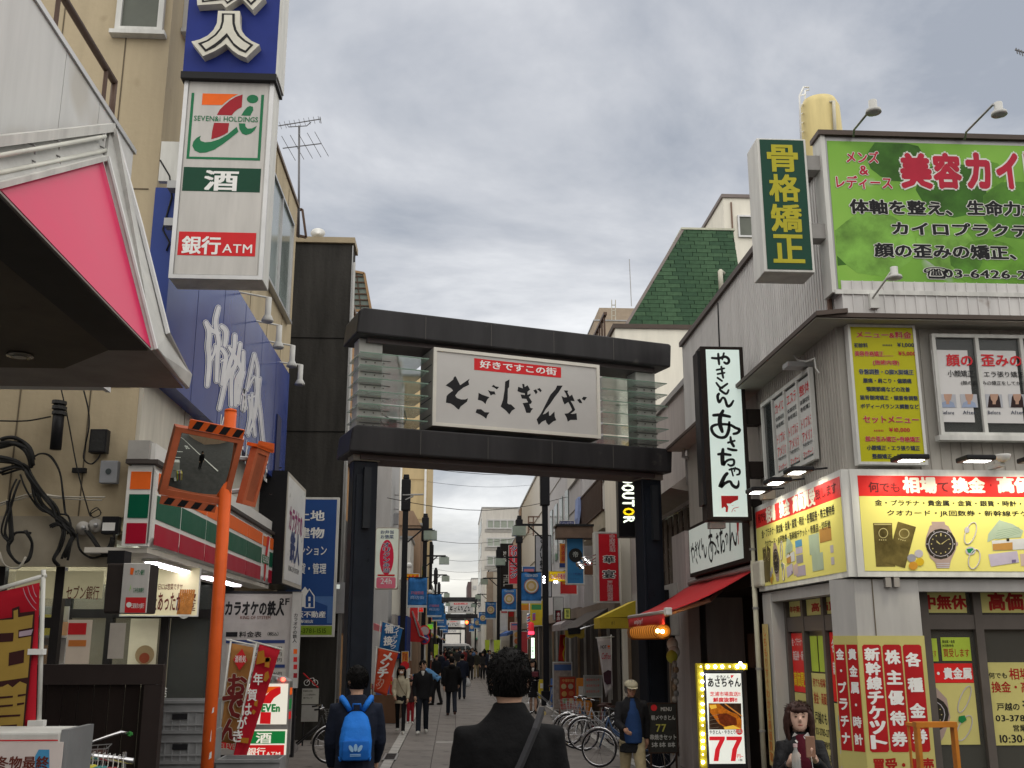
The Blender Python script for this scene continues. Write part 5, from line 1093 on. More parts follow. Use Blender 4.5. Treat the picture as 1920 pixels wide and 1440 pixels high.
G().fbox(FG1,a0+.03,b0+.02,a1,zr,0,.004).build('face_panel',goldy,gs1); G().fbox(FG1,a0+.03,zr+.001,a1,b1-.02,0,.004).build('red_band',redb,gs1)
Fk=FG1.sh(.004); wr=M('white letter',(.74,.70,.58),.4,emit=.04)
for (s_,x0,x1,y0,y1,m_,bo) in (('何でも',1628,1687,904,923,M('brown red ink',(.12,.01,.01),.5),.03),('相場',1692,1756,895,924,wr,.05),('て',1758,1779,905,922,M('brown red ink'),.03),('換金',1784,1847,896,924,wr,.05),('・',1853,1862,900,920,M('brown red ink'),.03),('高価買',1869,1968,895,924,wr,.05)): text(Fk,s_,(x0,y0),(x1,y1),m_,gs1,bold=bo)
text(Fk,'金・プラチナ・貴金属・金貨・銀貨・時計・各種',(1640,937),(1948,950),I_K,gs1,bold=.022); text(Fk,'クオカード・JR回数券・新幹線チケット',(1663,956),(1960,970),I_K,gs1,bold=.015)
photo_marks(Fk,lambda x,y:(x,y),gs1)
gs2=thing('shop_sign','side gold buying sign, red over yellow, receding along the shop flank','sign',(4.2,12.7,2.5))
ya0=-14.35; ya1=-11.02
G().fbox(FG2,ya0,b0-.04,ya1+.0,b1+.05,-.14,-.004).build('housing',OFFW,gs2); G().fbox(FG2,ya0+.03,b0+.02,ya1-.05,zr,-.004,0).build('face_panel',goldy,gs2); G().fbox(FG2,ya0+.03,zr+.001,ya1-.05,b1-.02,-.004,0).build('red_band',redb,gs2)
L0=ya0+.1; LW=(ya1-.1)-L0
def sx(f): return L0+LW*f
h=b1-zr
for (s_,f0,f1,m_,bo,hh) in (('何でも',.02,.13,M('brown red ink'),.03,.5),('相場',.14,.27,wr,.05,.8),('換金',.33,.46,wr,.05,.8),('高価買受',.50,.76,wr,.05,.8),('致します',.77,.98,M('brown red ink'),.03,.5)): text(FG2,s_,(sx(f0),zr+h*(.5+hh/2)),(sx(f1),zr+h*(.5-hh/2)),m_,gs2,bold=bo,pxs=False)
text(FG2,'金・プラチナ・貴金属・金貨・銀貨・時計・各種証券・株主優待券',(sx(.06),zr-.05),(sx(.95),zr-.16),I_K,gs2,bold=.02,pxs=False); text(FG2,'クオカード・JR回数券・新幹線チケット・骨董品・切手他',(sx(.1),zr-.2),(sx(.9),zr-.31),I_K,gs2,bold=.015,pxs=False)
# map of the front print onto the flank sign
_fp=FG1.px
def Tside(x,y):
    a,b=_fp(x,y); f=(a-_fp(1632,y)[0])/(_fp(1920,y)[0]-_fp(1632,y)[0]); Y=-(sx(.05+f*.42)); P=Vector((4.18,Y,b)); v=P-CAM; zc=v.dot(FW)
    return (960+F*v.dot(RT)/zc,720-F*v.dot(UP)/zc)
photo_marks(FG2,Tside,gs2)
for (f0,f1,t0,t1,m_) in ((.50,.58,.42,.52,M('print blue',(.10,.30,.50),.5)),(.50,.58,.53,.62,M('print lilac')),(.50,.58,.64,.76,M('print pewter')),(.49,.60,.80,.95,M('print violet pale',(.40,.34,.42),.5)),(.66,.77,.40,.68,M('print note green')),(.68,.80,.68,.92,M('print note green')),(.78,.90,.36,.55,M('print brown')),(.88,.91,.62,.72,M('print silver')),(.88,.91,.78,.88,M('print silver'))):
    hh=zr-b0; G().fbox(FG2,sx(f0),b0+hh*(1-t1)+.02,sx(f1),b0+hh*(1-t0)+.02,.001,.0025).build('print',m_,gs2)
# trough lamps over both signs, real lit lamps
def trough(label,x,y,z,dirv,lit_=True,grp='black trough lamps over the gold buying signs',col=(1,.93,.70),pw=14):
    t=thing('sign_lamp',label,'lamp',(x,y,z),group=grp); dv=Vector(dirv); 
    side_=Vector((-dv.y,dv.x,0)); p=Vector((x,y,z)); g=G()
    q=[p+side_*.16-dv*.05,p+side_*.16+dv*.22,p-side_*.16+dv*.22,p-side_*.16-dv*.05]
    g.prism([Vector((v.x,v.y,z+.0)) for v in q],(0,0,.055)); g.build('housing',BLK,t,bevel=.015); G().tube([p-dv*.0+Vector((0,0,.03)),p-dv*.25+Vector((0,0,.06))],.012,5).build('arm',BLK,t)
    if lit_:
        q=[p+side_*.12+dv*.04,p+side_*.12+dv*.18,p-side_*.12+dv*.18,p-side_*.12+dv*.04]
        G().poly([Vector((v.x,v.y,z-.003)) for v in q]).build('lens',M('lens glow',(1,.97,.9),emit=8,var=0),t)
        l=bpy.data.lights.new('lamp_light','SPOT'); l.energy=pw; l.color=col; l.spot_size=R_(130); l.spot_blend=.8; l.shadow_soft_size=.08
        o=bpy.data.objects.new('lamp_light',l); COL.objects.link(o); o.parent=t; o.location=p+dv*.10+Vector((0,0,-.03))-t.location; aim=Vector((0,0,-1))-dv*.55; o.rotation_euler=aim.to_track_quat('-Z','Y').to_euler()
    return t
for i,y in enumerate((11.6,12.4,13.2)): trough('black trough lamp over the flank gold sign, %s from the corner'%['first','second','third'][i],4.0,y,b1+.10,(-1,0,0))
for i,x in enumerate((1680,1800,1912)): trough('black trough lamp over the front gold sign, %s'%['leftmost','middle one','rightmost in view'][i],FG1.px(x,880)[0],10.72,b1+.08,(0,-1,0))
for i,(x,y) in enumerate(((1485,893),(1438,930))):
    p=aX(x,y,4.15); t=thing('camera_box','small cream junction box on the wall above the flank gold sign, %s'%['nearer one','farther one'][i],'box',p); G().box(p.x-.08,p.x+.1,p.y-.07,p.y+.07,p.z-.05,p.z+.07).build('case',M('box cream',(.42,.36,.28),.5),t,bevel=.01)
p=aY(1880,858,10.8); t=thing('bowl_lamp','small white bowl lamp on the wall above the front gold sign','lamp',p); G().lathe(p,[(.02,-.05),(.06,-.03),(.085,.02),(.085,.03)],16).build('bowl',WHT,t,smooth=True); G().box(p.x-.03,p.x+.03,10.82,11.1,p.z-.09,p.z-.05).build('arm',OFFW,t)
# ---- ground floor: pillar, band, windows with posters
wt=M('shop front white',(.42,.41,.395),.5,var=.12,streak=True)
sf=thing('gold_shop','white corner pillar, bands and sliding doors of the gold buying shop','shop',(5,11,gz(11)))
zb2=b0-.06; zg2=gz(11)
px0=aY(1588,1150,11.06).x; px1=aY(1727,1150,11.06).x
G().box(px0+.09,px1,11.06,11.55,zg2,zb2).build('corner_pillar',wt,sf,bevel=.01)
G().box(XW-.1,12,11.08,11.25,FF(11.06).px(1800,1109)[1],zb2).build('front_band',wt,sf); G().box(XW-.08,XW+.1,11.5,14.4,FF(11.06).px(1800,1109)[1]-.0,zb2).build('side_band',wt,sf)
G().box(XW-.10,XW+.12,13.98,14.36,zg2,zb2-.02).build('end_pillar',wt,sf,bevel=.01)
g=G(); px=FF(11.05).px(1640,1150)[0]; g.box(px-.004,px+.004,11.05,11.07,zg2,zb2); g.build('pillar_joint',creamd,sf)
for x in (1663,1679): p=aY(x,1092,11.04); G().box(p.x-.03,p.x+.03,11.0,11.06,p.z-.05,p.z+.05).build('socket_plate',M('plate grey',(.28,.26,.24),.5),sf)
sb=M('door frame brown grey',(.11,.095,.085),.45)
FD=FF(11.35)
ax=FD.px(1722,1150)[0]; zt3=FD.px(1800,1109)[1]
G().box(ax,12,11.9,12.0,zg2,zt3).build('interior_dark',M('shop room',(.16,.13,.08),.8,emit=.03),sf)
door1=[ax,FD.px(1832,1250)[0],FD.px(2020,1250)[0]]
g=G()
for x in door1: g.fbox(FD,x,zg2,x+.09,zt3,-.02,.06)
g.fbox(FD,door1[0]+.09,FD.px(1780,1180)[1],8,FD.px(1780,1153)[1],-.02,.05); g.build('door_frame',sb,sf)
for i,(x0,x1) in enumerate(((door1[0]+.09,door1[1]),(door1[1]+.09,door1[2]))): G().fbox(FD,x0,zg2,x1,zt3,-.01,.0).build('glass',M('shop front glass',(.09,.09,.08),.05,alpha=.5,var=0),sf)
FDs=FD.sh(.004); yb=M('door yellow',(.52,.47,.17),.5,var=.05,emit=.02); sr=M('door red ink',(.36,.02,.015),.5); lim=M('lime paper',(.40,.52,.06),.5,emit=.02)
def yp(F_,p0,p1,m_,par=sf,d=0): return panel(F_,p0,p1,m_,par,'poster',d,d+.002)
yp(FDs,(1712,1108),(1813,1149),yb); text(FDs,'年中無休',(1700,1116),(1812,1142),sr,sf,bold=.045); yp(FDs,(1828,1104),(1990,1149),yb); text(FDs,'高価買受',(1852,1112),(1985,1144),sr,sf,bold=.045)
yp(FDs,(1725,1197),(1760,1240),lim); yp(FDs,(1763,1195),(1822,1239),lim); text(FDs,'貴金属・金貨',(1766,1200),(1790,1206),I_K,sf); text(FDs,'JR回数券他',(1766,1208),(1788,1214),I_K,sf); text(FDs,'買受します',(1768,1216),(1818,1232),sr,sf); text(FDs,'買受します',(1727,1219),(1756,1232),sr,sf)
yp(FDs,(1720,1244),(1826,1280),redb); text(FDs,'計・貴金属',(1732,1252),(1822,1273),I_W,sf,bold=.04); yp(FDs,(1720,1281),(1838,1396),yb)
photo_marks(FDs,lambda x,y:(1716+(x-1737)*1.7*.62-0 if x<1800 else 1770+(x-1800)*1.15,1286+(y-975)*1.15),sf) if False else None
dkp=M('print dark'); trace(FDs,[(1728,1286),(1752,1286),(1775,1310),(1782,1345),(1770,1380),(1764,1390),(1730,1390),(1722,1350)],M('print steel'),sf,'watch_print',.003)
for (r,m_,d) in ((34,dkp,.004),(27,M('print silver'),.0045),(25.5,dkp,.005)): trace(FDs,[(1745+r*math.cos(i*.3927),1340+r*math.sin(i*.3927)) for i in range(16)],m_,sf,'watch_print',d)
for i in range(12): a=i*math.pi/6; trace(FDs,[(1745+20*math.sin(a)+1.5*math.cos(j*1.57),1340-20*math.cos(a)+1.5*math.sin(j*1.57)) for j in range(4)],M('print gold bar light'),sf,'watch_print',.0055)
for c,rx,ry in (((1808,1311),9,25),((1808,1365),12,24)):
    g=G(); g.tube([FDs.P(*FDs.px(c[0]+rx*math.cos(i*.4189)+ry*.35*math.sin(i*.4189),c[1]-ry*math.sin(i*.4189)),.004) for i in range(15)],.006,4,closed=True); g.build('ring_print',M('print silver'),sf)
trace(FDs,[(1797,1343),(1808,1341),(1812,1350),(1803,1356),(1796,1352)],M('print emerald'),sf,'gem_print',.009)
yp(FDs,(1845,1242),(1990,1397),yb)
for (s_,x0,y0,x1,y1,m_) in (('何でも',1853,1261,1888,1272,I_K),('相場で',1891,1253,1950,1274,sr),('換金・高価',1858,1278,1950,1298,sr),('戸越の',1868,1318,1912,1332,I_K),('もり',1916,1310,1960,1334,I_K),('03-3785-2711',1866,1341,1972,1352,I_K),('営業時間',1899,1359,1950,1371,I_K),('10:30~18:30',1874,1378,1978,1392,I_K)): text(FDs,s_,(x0,y0),(x1,y1),m_,sf,bold=.025)
# flank windows and door
FE_=FR(XW+.12); 
g=G()
for a in (-13.98,-13.3,-12.55,-11.62): g.fbox(FE_,a,zg2,a+.08,zt3,-.02,.05)
zm=FF(11.35).px(1780,1180)[1]; g.fbox(FE_,-13.9,zm,-11.6,zm+.18,-.02,.04); g.build('side_door_frame',sb,sf); G().fbox(FE_,-13.95,zg2,-11.6,zt3,-.03,-.02).build('side_glass',M('room behind',(.10,.085,.06),.4,emit=.02),sf)
Fy=FE_.sh(.0)
def S(a0,b1_,a1,b0_,m_,d=0): return G().fbox(Fy,a0,b0_,a1,b1_,d,d+.002).build('poster',m_,sf)
z2=zm+.18
S(-13.88,zt3-.02,-13.32,z2+.01,yb); text(Fy,'年中無休',(-13.86,zt3-.08),(-13.34,z2+.06),sr,sf,bold=.04,pxs=False); S(-13.20,zt3-.02,-11.64,z2+.01,yb); text(Fy,'高価買受！',(-13.0,zt3-.07),(-11.7,z2+.05),sr,sf,bold=.04,pxs=False)
S(-13.88,zm-.02,-13.32,zm-.75,redb); text(Fy,'金・プラチナ・貴',(-13.86,zm-.08),(-13.34,zm-.18),I_W,sf,pxs=False,bold=.02); text(Fy,'商品券・新幹',(-13.84,zm-.24),(-13.36,zm-.36),I_W,sf,pxs=False,bold=.02); text(Fy,'高価買受',(-13.86,zm-.5),(-13.34,zm-.68),I_Y,sf,pxs=False,bold=.03)
S(-13.88,zm-.76,-13.32,zm-1.75,yb); S(-13.75,zm-.85,-13.58,zm-1.6,M('print gold bar'),.003); S(-13.55,zm-.85,-13.38,zm-1.6,M('print gold bar'),.003)
S(-13.15,zm-.06,-12.9,zm-.48,lim); S(-12.86,zm-.06,-12.6,zm-.48,lim)
S(-13.18,zm-.5,-12.58,zm-1.55,yb)
for (s_,t0,t1,m_) in (('何でも相場で',.56,.66,sr),('換金・高価買',.72,.86,sr),('戸越のもり',.95,1.09,I_K),('03-3785-2711',1.14,1.22,I_K),('営業時間',1.28,1.36,I_K),('10:30~18:30',1.42,1.50,I_K)): text(Fy,s_,(-13.14,zm-t0),(-12.62,zm-t1),m_,sf,pxs=False,bold=.02)
S(-12.45,zm-.02,-11.66,zm-.8,redb); text(Fy,'各種金券',(-12.4,zm-.1),(-11.7,zm-.25),I_W,sf,pxs=False,bold=.02); text(Fy,'新幹線チケット',(-12.4,zm-.35),(-11.7,zm-.5),I_W,sf,pxs=False,bold=.02)
S(-12.45,zm-.82,-11.66,zm-1.9,yb); 
for k,(c,t0) in enumerate((((.1,.3,.5),.95),((.4,.38,.42),1.2),((.45,.4,.5),1.5))): S(-12.35,zm-t0,-12.0,zm-t0-.17,M('card%d'%k,c,.5),.003)
for k in range(2): S(-13.15+k*.3,zm-1.6,-12.9+k*.3,zm-2.1,lim)
# wrapped pillar poster
pp=thing('pillar_poster','yellow poster with red columns of white characters wrapped round the white corner pillar','poster',(px0+.3,11.0,zg2)); 
FPp=FF(11.052); yv=M('poster yellow',(.50,.45,.16),.45,var=.05)
a0,b0p,a1,b1p=rc(FPp,(1637,1191),(1724,1470)); b1p=FPp.px(1660,1192)[1]; b0p=zg2+.05
am0=px0+.09
G().fbox(FPp,am0,b0p,px1+.004,b1p,0,.006).build('poster_sheet',yv,pp)
# angled left portion of the pillar
FPl=Frame((px0-.08,11.3,0),(px0+.09-(px0-.08),11.046-11.3,0)); wl=(Vector((px0+.09,11.046,0))-Vector((px0-.08,11.3,0))).length
G().prism([(px0-.08,11.302,b0p),(px0+.09,11.05,b0p),(px0+.09,11.3,b0p)],(0,0,zb2-b0p)).build('splayed_side',wt,pp)
G().fbox(FPl,0,b0p,wl,b1p,0.001,.006).build('poster_sheet',yv,pp)
rd=M('poster red block',(.42,.016,.02),.45)
W3=(px1-am0); cw=(W3-.06)/3; zt4=b1p-.09; zb4=FPp.px(1690,1410)[1]
for k,s_ in enumerate(('新幹線チケット','株主優待券','各種金券')):
    x0=am0+.03+k*cw+.008; x1=x0+cw-.016; r=.02
    G().fpoly(FPp,[(x0+r,zb4),(x1-r,zb4),(x1,zb4+r),(x1,zt4-r),(x1-r,zt4),(x0+r,zt4),(x0,zt4-r),(x0,zb4+r)],.008).build('red_column',rd,pp)
    n=len(s_); hh=(zt4-zb4-.05)/n
    for j,ch in enumerate(s_): 
        y1=zt4-.025-j*hh; ch_h=min(hh*.86,.135); mid=y1-hh/2; text(FPp,ch,(x0+.025,mid+ch_h/2),(x1-.025,mid-ch_h/2),I_W,pp,bold=.045,pxs=False,d=.009)
for j,(s_) in enumerate(('買受・販売',)): text(FPp,s_,(am0+.06,zb4-.06),(px1-.02,zb4-.19),sr,pp,bold=.04,pxs=False,d=.008)
for k,s_ in enumerate(('金・プラチナ','貴金属・時計')):
    x0=.01+k*wl/2; x1=x0+wl/2-.02; G().fbox(FPl,x0,zb4,x1,zt4,.006,.008).build('red_column',rd,pp); n=len(s_); hh=(zt4-zb4-.05)/n
    for j,ch in enumerate(s_): y1=zt4-.025-j*hh; text(FPl,ch,(x0+.02,y1-.02),(x1-.02,y1-hh*.75),I_W,pp,bold=.04,pxs=False,d=.009)
# orange frame stand
of=thing('orange_stand','orange painted metal stand frame in front of the wrapped pillar poster','stand',(4.3,9.4,gz(9)))
p0=aY(1720,1356,9.4); p1=aY(1789,1356,9.4); om=M('stand orange',(.55,.20,.03),.45,var=.25)
g=G(); g.box(p0.x-.02,p1.x+.02,9.38,9.46,p0.z-.035,p0.z+.01); g.build('top_bar',om,of)
for x in (p0.x,p1.x): G().box(x-.015,x+.015,9.38,9.46,gz(9),p0.z-.036).build('leg',om,of)
G().box(p0.x+.09,p0.x+.10,9.8,9.84,gz(9),p0.z-.036).build('leg',om,of); G().box(p0.x+.08,p0.x+.12,9.46,9.84,p0.z-.05,p0.z-.02).build('brace',om,of)
# roof: water tank with ladder
wk=thing('water_tank','cream cylindrical water tank on the roof behind the leafy billboard','tank',(6,17,9)); c=aY(1541,262,17.0); r=abs(aY(1581,250,17).x-aY(1508,250,17).x)/2; zt5=aY(1541,200,17).z
G().lathe((c.x,17,c.z-1.6),[(r*1.04,0),(r*1.03,1.6),(r*.98,zt5-c.z+1.6-.05),(r*.8,zt5-c.z+1.6+.10),(r*.35,zt5-c.z+1.6+.17),(.02,zt5-c.z+1.6+.19)],28).build('tank',M('tank cream',(.60,.50,.24),.5,var=.14,streak=True),wk,smooth=True)
G().tube([aY(1566,262,16.6),aY(1563,190,16.6),aY(1553,192,16.7)],.03,8).build('pipe',M('pipe cream',(.5,.48,.40),.4),wk,smooth=True)
G().tube([(c.x-r,16.9,7.3),(c.x-r,16.9,c.z-1.2)],.05,6).build('leg',GRY,wk); G().tube([(c.x+r,16.9,7.3),(c.x+r,16.9,c.z-1.2)],.05,6).build('leg',GRY,wk); G().box(c.x-r,c.x+r,16.2,17.9,c.z-1.7,c.z-1.6).build('platform',GRY,wk)
ld=thing('ladder','white steel ladder standing beside the cream water tank','ladder',aY(1502,262,16.8))
q1=[aY(x,y,16.8) for x,y in ((1502,262),(1499,180),(1507,163),(1517,164))]; q2=[aY(x,y,17.1) for x,y in ((1512,262),(1509,185),(1510,170),(1517,168))]
for q_ in (q1,q2): G().tube(q_,.018,6).build('rail',WHT,ld,smooth=True)
for k in range(5): y=180+k*17; G().tube([aY(1500+k*.6,y,16.8),aY(1510+k*.5,y-4,17.1)],.012,5).build('rung',WHT,ld)
cg=thing('antenna_tip','small television antenna poking in at the right edge of the sky','antenna',aY(1917,95,30)); G().tube([aY(1903,93,30),aY(1925,100,30)],.03,5).build('boom',am_,cg)
for k in range(3): G().tube([aY(1905+k*5,90+k*2,30),aY(1908+k*5,101+k*2,30)],.02,4).build('element',am_,cg)

# ================================================================ RIGHT: GRILL SHOP UNDER THE RED AWNING
gr_=M('render warm grey',(.42,.38,.365),.75,var=.15,streak=True); wd=M('dark timber',(.035,.02,.014),.6,var=.3)
ks=thing('grill_shop','dark open front of the skewer grill shop under the red awning','shop',(4.6,16.5,gz(16)))
G().box(XW+.9,8,14.4,19.0,gz(16),2.9).build('back_wall',M('grill dark',(.018,.013,.011),.8),ks); G().box(4.16,4.36,18.75,19.9,gz(19),3.72).build('pillar',gr_,ks)
G().box(XW,XW+.9,14.4,19.0,2.55,2.9).build('lintel',M('grill dark'),ks); G().box(XW+.0,XW+.9,14.38,14.5,gz(15),2.9).build('near_jamb',wd,ks)
for (y0,y1,z0,z1,m_) in ((15.0,15.9,.0,1.55,wd),(16.1,17.0,.1,1.75,wd),(15.05,15.35,1.0,1.3,M('menu slip',(.35,.32,.28),.6)),(16.5,16.7,.2,1.2,M('menu slip2',(.28,.22,.18),.6))): G().box(XW+.5,XW+.55,y0,y1,z0,z1).build('screen_panel',m_,ks)
nr=thing('doorway_curtain','brown split doorway curtain inside the skewer grill shop','curtain',(5.0,17,1))
for k in range(4): G().box(XW+.45,XW+.47,16.0+k*.30,16.28+k*.30,1.42-(k%2)*.05,1.9).build('cloth_strip',M('curtain brown',(.09,.055,.04),.8,var=.2),nr)
# downpipe at the shop boundary
dp=thing('downpipe','pale downpipe running down between the grill shop and the gold buying shop','pipe',(4.15,14.45,gz(14)))
G().tube([(4.14,14.42,3.6),(4.14,14.42,gz(14))],.035,8).build('pipe',M('pipe pale',(.50,.48,.38),.4),dp,smooth=True); 
for z in (.6,1.4,2.2,3.0): G().tube([(4.14,14.42,z),(4.14,14.42,z+.03)],.045,8).build('clamp',GRY,dp)
# narrow vertical orange notice on the white edge
vn=thing('vertical_notice','narrow yellow strip with orange vertical writing at the far edge of the gold shop','notice',(4.2,14.2,.5)); Fv=FR(4.2); G().fbox(Fv,-14.33,.2,-14.1,2.0,0,.01).build('strip',M('strip yellow',(.52,.42,.18),.6),vn); text(Fv.sh(.012),'しちもりすぐわかる高価買取',(-14.29,1.95),(-14.14,.25),M('strip ink',(.55,.14,.02),.5),vn,vert=True,pxs=False)
# vertical lit sign of the grill shop
FA=FF(14.2)
va=thing('vertical_lit_sign','tall lit white sign with black brush characters and a red square at its foot','sign',(3.9,15.6,3.9))
a0=FA.px(1327,800)[0]; a1=FA.px(1397,800)[0]; b1a=FA.px(1352,652)[1]; b0a=FA.px(1370,973)[1]
G().box(a0-.06,a1+.03,14.2,14.5,b0a-.02,b1a+.02).build('housing',M('sign brown black',(.022,.016,.014),.5),va,bevel=.01); G().box(a0-.10,a0-.06,14.22,14.5,b0a+.2,b1a-.05).build('side_fin',BLK,va)
lf=M('lit cool white',(.60,.68,.64),.4,var=.05,scale=1.2,emit=.30,ecol=(.68,.82,.76)); G().fbox(FA,a0+.02,b0a+.03,a1-.03,b1a-.03,0,.006).build('face_panel',lf,va)
FA2=FA.sh(.006); o=(1320,650); s_=8.47
B1=[([(125,180),(230,185),(330,160),(385,190),(395,240),(360,270),(320,250)],34),([(225,115),(230,190),(240,280)],34),([(315,105),(290,200)],30),
 ([(200,370),(320,345)],28),([(215,435),(325,415)],28),([(275,320),(290,420),(305,495)],30),([(215,495),(285,545)],30),
 ([(195,575),(245,640),(290,660)],28),([(370,590),(300,640),(250,680),(350,750),(390,690)],30),
 ([(235,750),(215,790),(240,885),(290,815),(330,830),(370,940),(420,930),(465,860)],[34,40,34,26,30,40,38,22]),
 ([(150,1090),(270,1085),(410,1112)],46),([(300,1020),(255,1120),(255,1240),(290,1350)],[40,60,66,40]),([(400,1200),(390,1330),(340,1430),(240,1440),(150,1380),(120,1280),(220,1235),(400,1240),(500,1290),(565,1320),(530,1370),(470,1385)],[30,46,40,36,40,40,30,34,36,40,36,32])]
strokes(FA2,B1,I_K,va,'brush_lettering',.002,o,s_,9)
B2=[([(420,165),(430,240),(470,310)],[24,40,36]),([(380,255),(485,225)],32),([(380,350),(450,370),(515,375)],36),
 ([(225,440),(300,435),(420,450)],40),([(300,360),(290,470),(300,600),(340,560),(400,525),(470,530),(470,600),(420,620),(380,600)],[36,60,56,32,28,30,30,28,20]),
 ([(400,685),(490,665),(560,690),(560,750),(520,765)],26),([(430,665),(460,780)],24),([(495,650),(480,710)],20),
 ([(365,745),(320,800),(260,950),(330,900),(410,870),(450,930),(510,965),(545,930),(548,860)],[44,50,64,40,34,40,46,32,12])]
strokes(FA2,B2,I_K,va,'brush_lettering',.005,(1320,800),s_,9)
def pg(F_,org,sc,par):
    def q(p): return [(x,y) for x,y in p]
    trace(F_,q([(270,1098),(542,1098),(542,1160),(480,1185),(420,1222),(358,1222),(385,1275),(375,1355),(342,1355),(345,1290),(325,1272),(305,1285),(280,1298)]),I_R,par,'red_mark',.002,0,org,sc)
    strokes(F_,[([(440,1355),(470,1300),(550,1278)],10),([(478,1335),(498,1340)],12),([(440,1255),(470,1250)],5)],I_R,par,'red_mark',.003,org,sc)
pg(FA2,(1320,800),8.47,va)
for z in (4.0,4.75): G().box(a1+.03,XW,14.25,14.45,z,z+.22).build('bracket',M('sign brown black'),va)
G().box(a0-.02,a0+.2,14.25,14.4,b0a-.12,b0a-.04).build('lower_box',M('box grey',(.25,.22,.21)),va)
# horizontal lit sign
FH=FR(4.10)
ah0=-18.2; ah1=-14.75; bh0=2.92; bh1=3.66
hs=thing('shop_sign','long lit white sign with black brush lettering over the red awning','sign',(4.2,16.8,bh0))
G().fbox(FH,ah0,bh0-.06,ah1+.35,bh1+.05,-.24,-.004).build('housing',M('sign brown black'),hs); G().fbox(FH,ah0+.05,bh0,ah1,bh1,-.004,.0).build('face_panel',M('lit cool white 2',(.56,.60,.56),.4,var=.08,scale=1,emit=.16,ecol=(.72,.82,.74)),hs)
# lettering in local units (0..100 x 0..40) from the sign's own proportions
def hz(x,y): return (ah0+.1+(ah1-ah0-.2)*x/100, bh0+(bh1-bh0)*(1-y/40))
def hstroke(lst,mat,nm='brush_lettering',d=.003):
    g=G()
    for pts,w in lst:
        P=[hz(*p) for p in pts]; k=(bh1-bh0)/40; d+=.0001
        if not isinstance(w,(list,tuple)): w=[w]*len(pts)
        l,r=stroke_poly(P,[x*k for x in w]); n=len(l); g.add([FH.P(p.x,p.y,d) for p in l+r],[(i,i+1,n+i+1,n+i) for i in range(n-1)])
    return g.build(nm,mat,hs)
hstroke([([(2,20),(6,18),(9,19),(10,24),(8,27)],2.2),([(3,15),(4,22),(6,31)],2.2),([(7,13),(6.4,18)],2),
 ([(12,18),(16,16)],2),([(12,21),(16.5,19)],2),([(13.5,13),(15,20),(16,26)],2),([(13,28),(16,33)],2.2),
 ([(18,14),(20,21)],2.2),([(24,13),(21,20),(21,26),(24,29)],2.4),
 ([(27,12),(27.6,22),(29,19),(31,20),(33,29),(36,27),(37,21)],[2,2.4,2,2.4,3,2.4,1.4]),
 ([(42,14),(46,13),(50,14)],3),([(46,6),(46,16),(47,27)],[2,3,3]),([(50,19),(49,30),(46,35),(42,31),(41.5,24),(45,19),(51,20),(56,24),(56,28),(53,30)],2.3),
 ([(59,13),(60,20),(61,25)],2.4),([(57,17),(62,16)],2.2),([(58,28),(62,30)],2.6),
 ([(64,15),(70,14)],3),([(67,9),(66,20),(66,30),(69,22),(72,23),(72,29),(69,30)],[2,3,3.4,2,2,2.4,2]),
 ([(74,19),(77,17),(79,19),(78.5,25)],1.8),([(75.5,17),(76.5,26)],1.8),
 ([(84,9),(83,20),(82,31),(84,24),(87,18),(90,26),(93,27),(94,19)],[2.4,3.2,3.4,2.2,2.4,3.2,3,1.4])],I_K)
g=G(); g.add([FH.P(*hz(x,y),.003) for x,y in ((95,5),(99,5),(99,12),(98,18),(97,19),(97,28),(96,29),(96,21),(95.2,22))],[tuple(range(9))]); g.build('red_mark',I_R,hs)
# awning
aw=thing('awning','red retractable awning with a white lettered valance over the grill shop','awning',(3.7,17,2.2))
redc=M('awning red',(.52,.035,.04),.7,var=.10,scale=2)
yA,yB=14.55,18.95; zw=2.74; xo=3.17; zo=2.20
n=10; vs=[];fs=[]
for j in range(2):
    pass
g=G()
rows=[]
for i in range(7):
    t_=i/6; x=XW-.12+(xo-(XW-.12))*t_; z=zw+(zo-zw)*t_-.05*math.sin(t_*math.pi); rows.append([(x,15.6-.0*t_+0*(t_),z),(x,yB,z)])
# outer bar sits a little farther along than the cassette
yo0,yo1=15.75,19.1
vs=[]; 
for i in range(7):
    t_=i/6
    for k in range(9): vs.append((rows[i][0][0],(yA+.1)*(1-t_)+yo0*t_+((yB*(1-t_)+yo1*t_)-((yA+.1)*(1-t_)+yo0*t_))*k/8,rows[i][0][2]+.008*math.sin(k*2.2)))
fs=[(i*9+k,i*9+k+1,(i+1)*9+k+1,(i+1)*9+k) for i in range(6) for k in range(8)]
o=g.add(vs,fs).build('canvas',redc,aw,smooth=True); m_=o.modifiers.new('thickness','SOLIDIFY'); m_.thickness=.006
G().tube([(xo,yo0-.05,zo),(xo,yo1,zo)],.035,8).build('front_bar',M('bar alu',(.42,.38,.36),.35,.5),aw,smooth=True); G().box(xo-.045,xo+.05,yo0-.2,yo0-.04,zo-.05,zo+.06).build('end_cap',WHT,aw,bevel=.012)
G().box(XW-.2,XW+.02,yA-.5,yA-.02,zw-.25,zw+.10).build('cassette_end',M('cassette cream',(.55,.53,.45),.4),aw,bevel=.03); G().tube([(XW-.1,yA,zw+.05),(XW-.1,yB,zw+.05)],.05,8).build('cassette',M('bar alu'),aw,smooth=True)
vs=[];fs=[]
for i in range(13):
    y=yo0+(yo1-yo0)*i/12; dx_=.014*math.sin(i*1.7)
    for z in (zo-.02,zo-.10,zo-.18): vs.append((xo-.02+dx_*(zo-z)*4,y,z+(.01*math.sin(i*2.6) if z<zo-.15 else 0)))
for i in range(12):
    for k in range(2): fs.append((i*3+k,i*3+k+1,(i+1)*3+k+1,(i+1)*3+k))
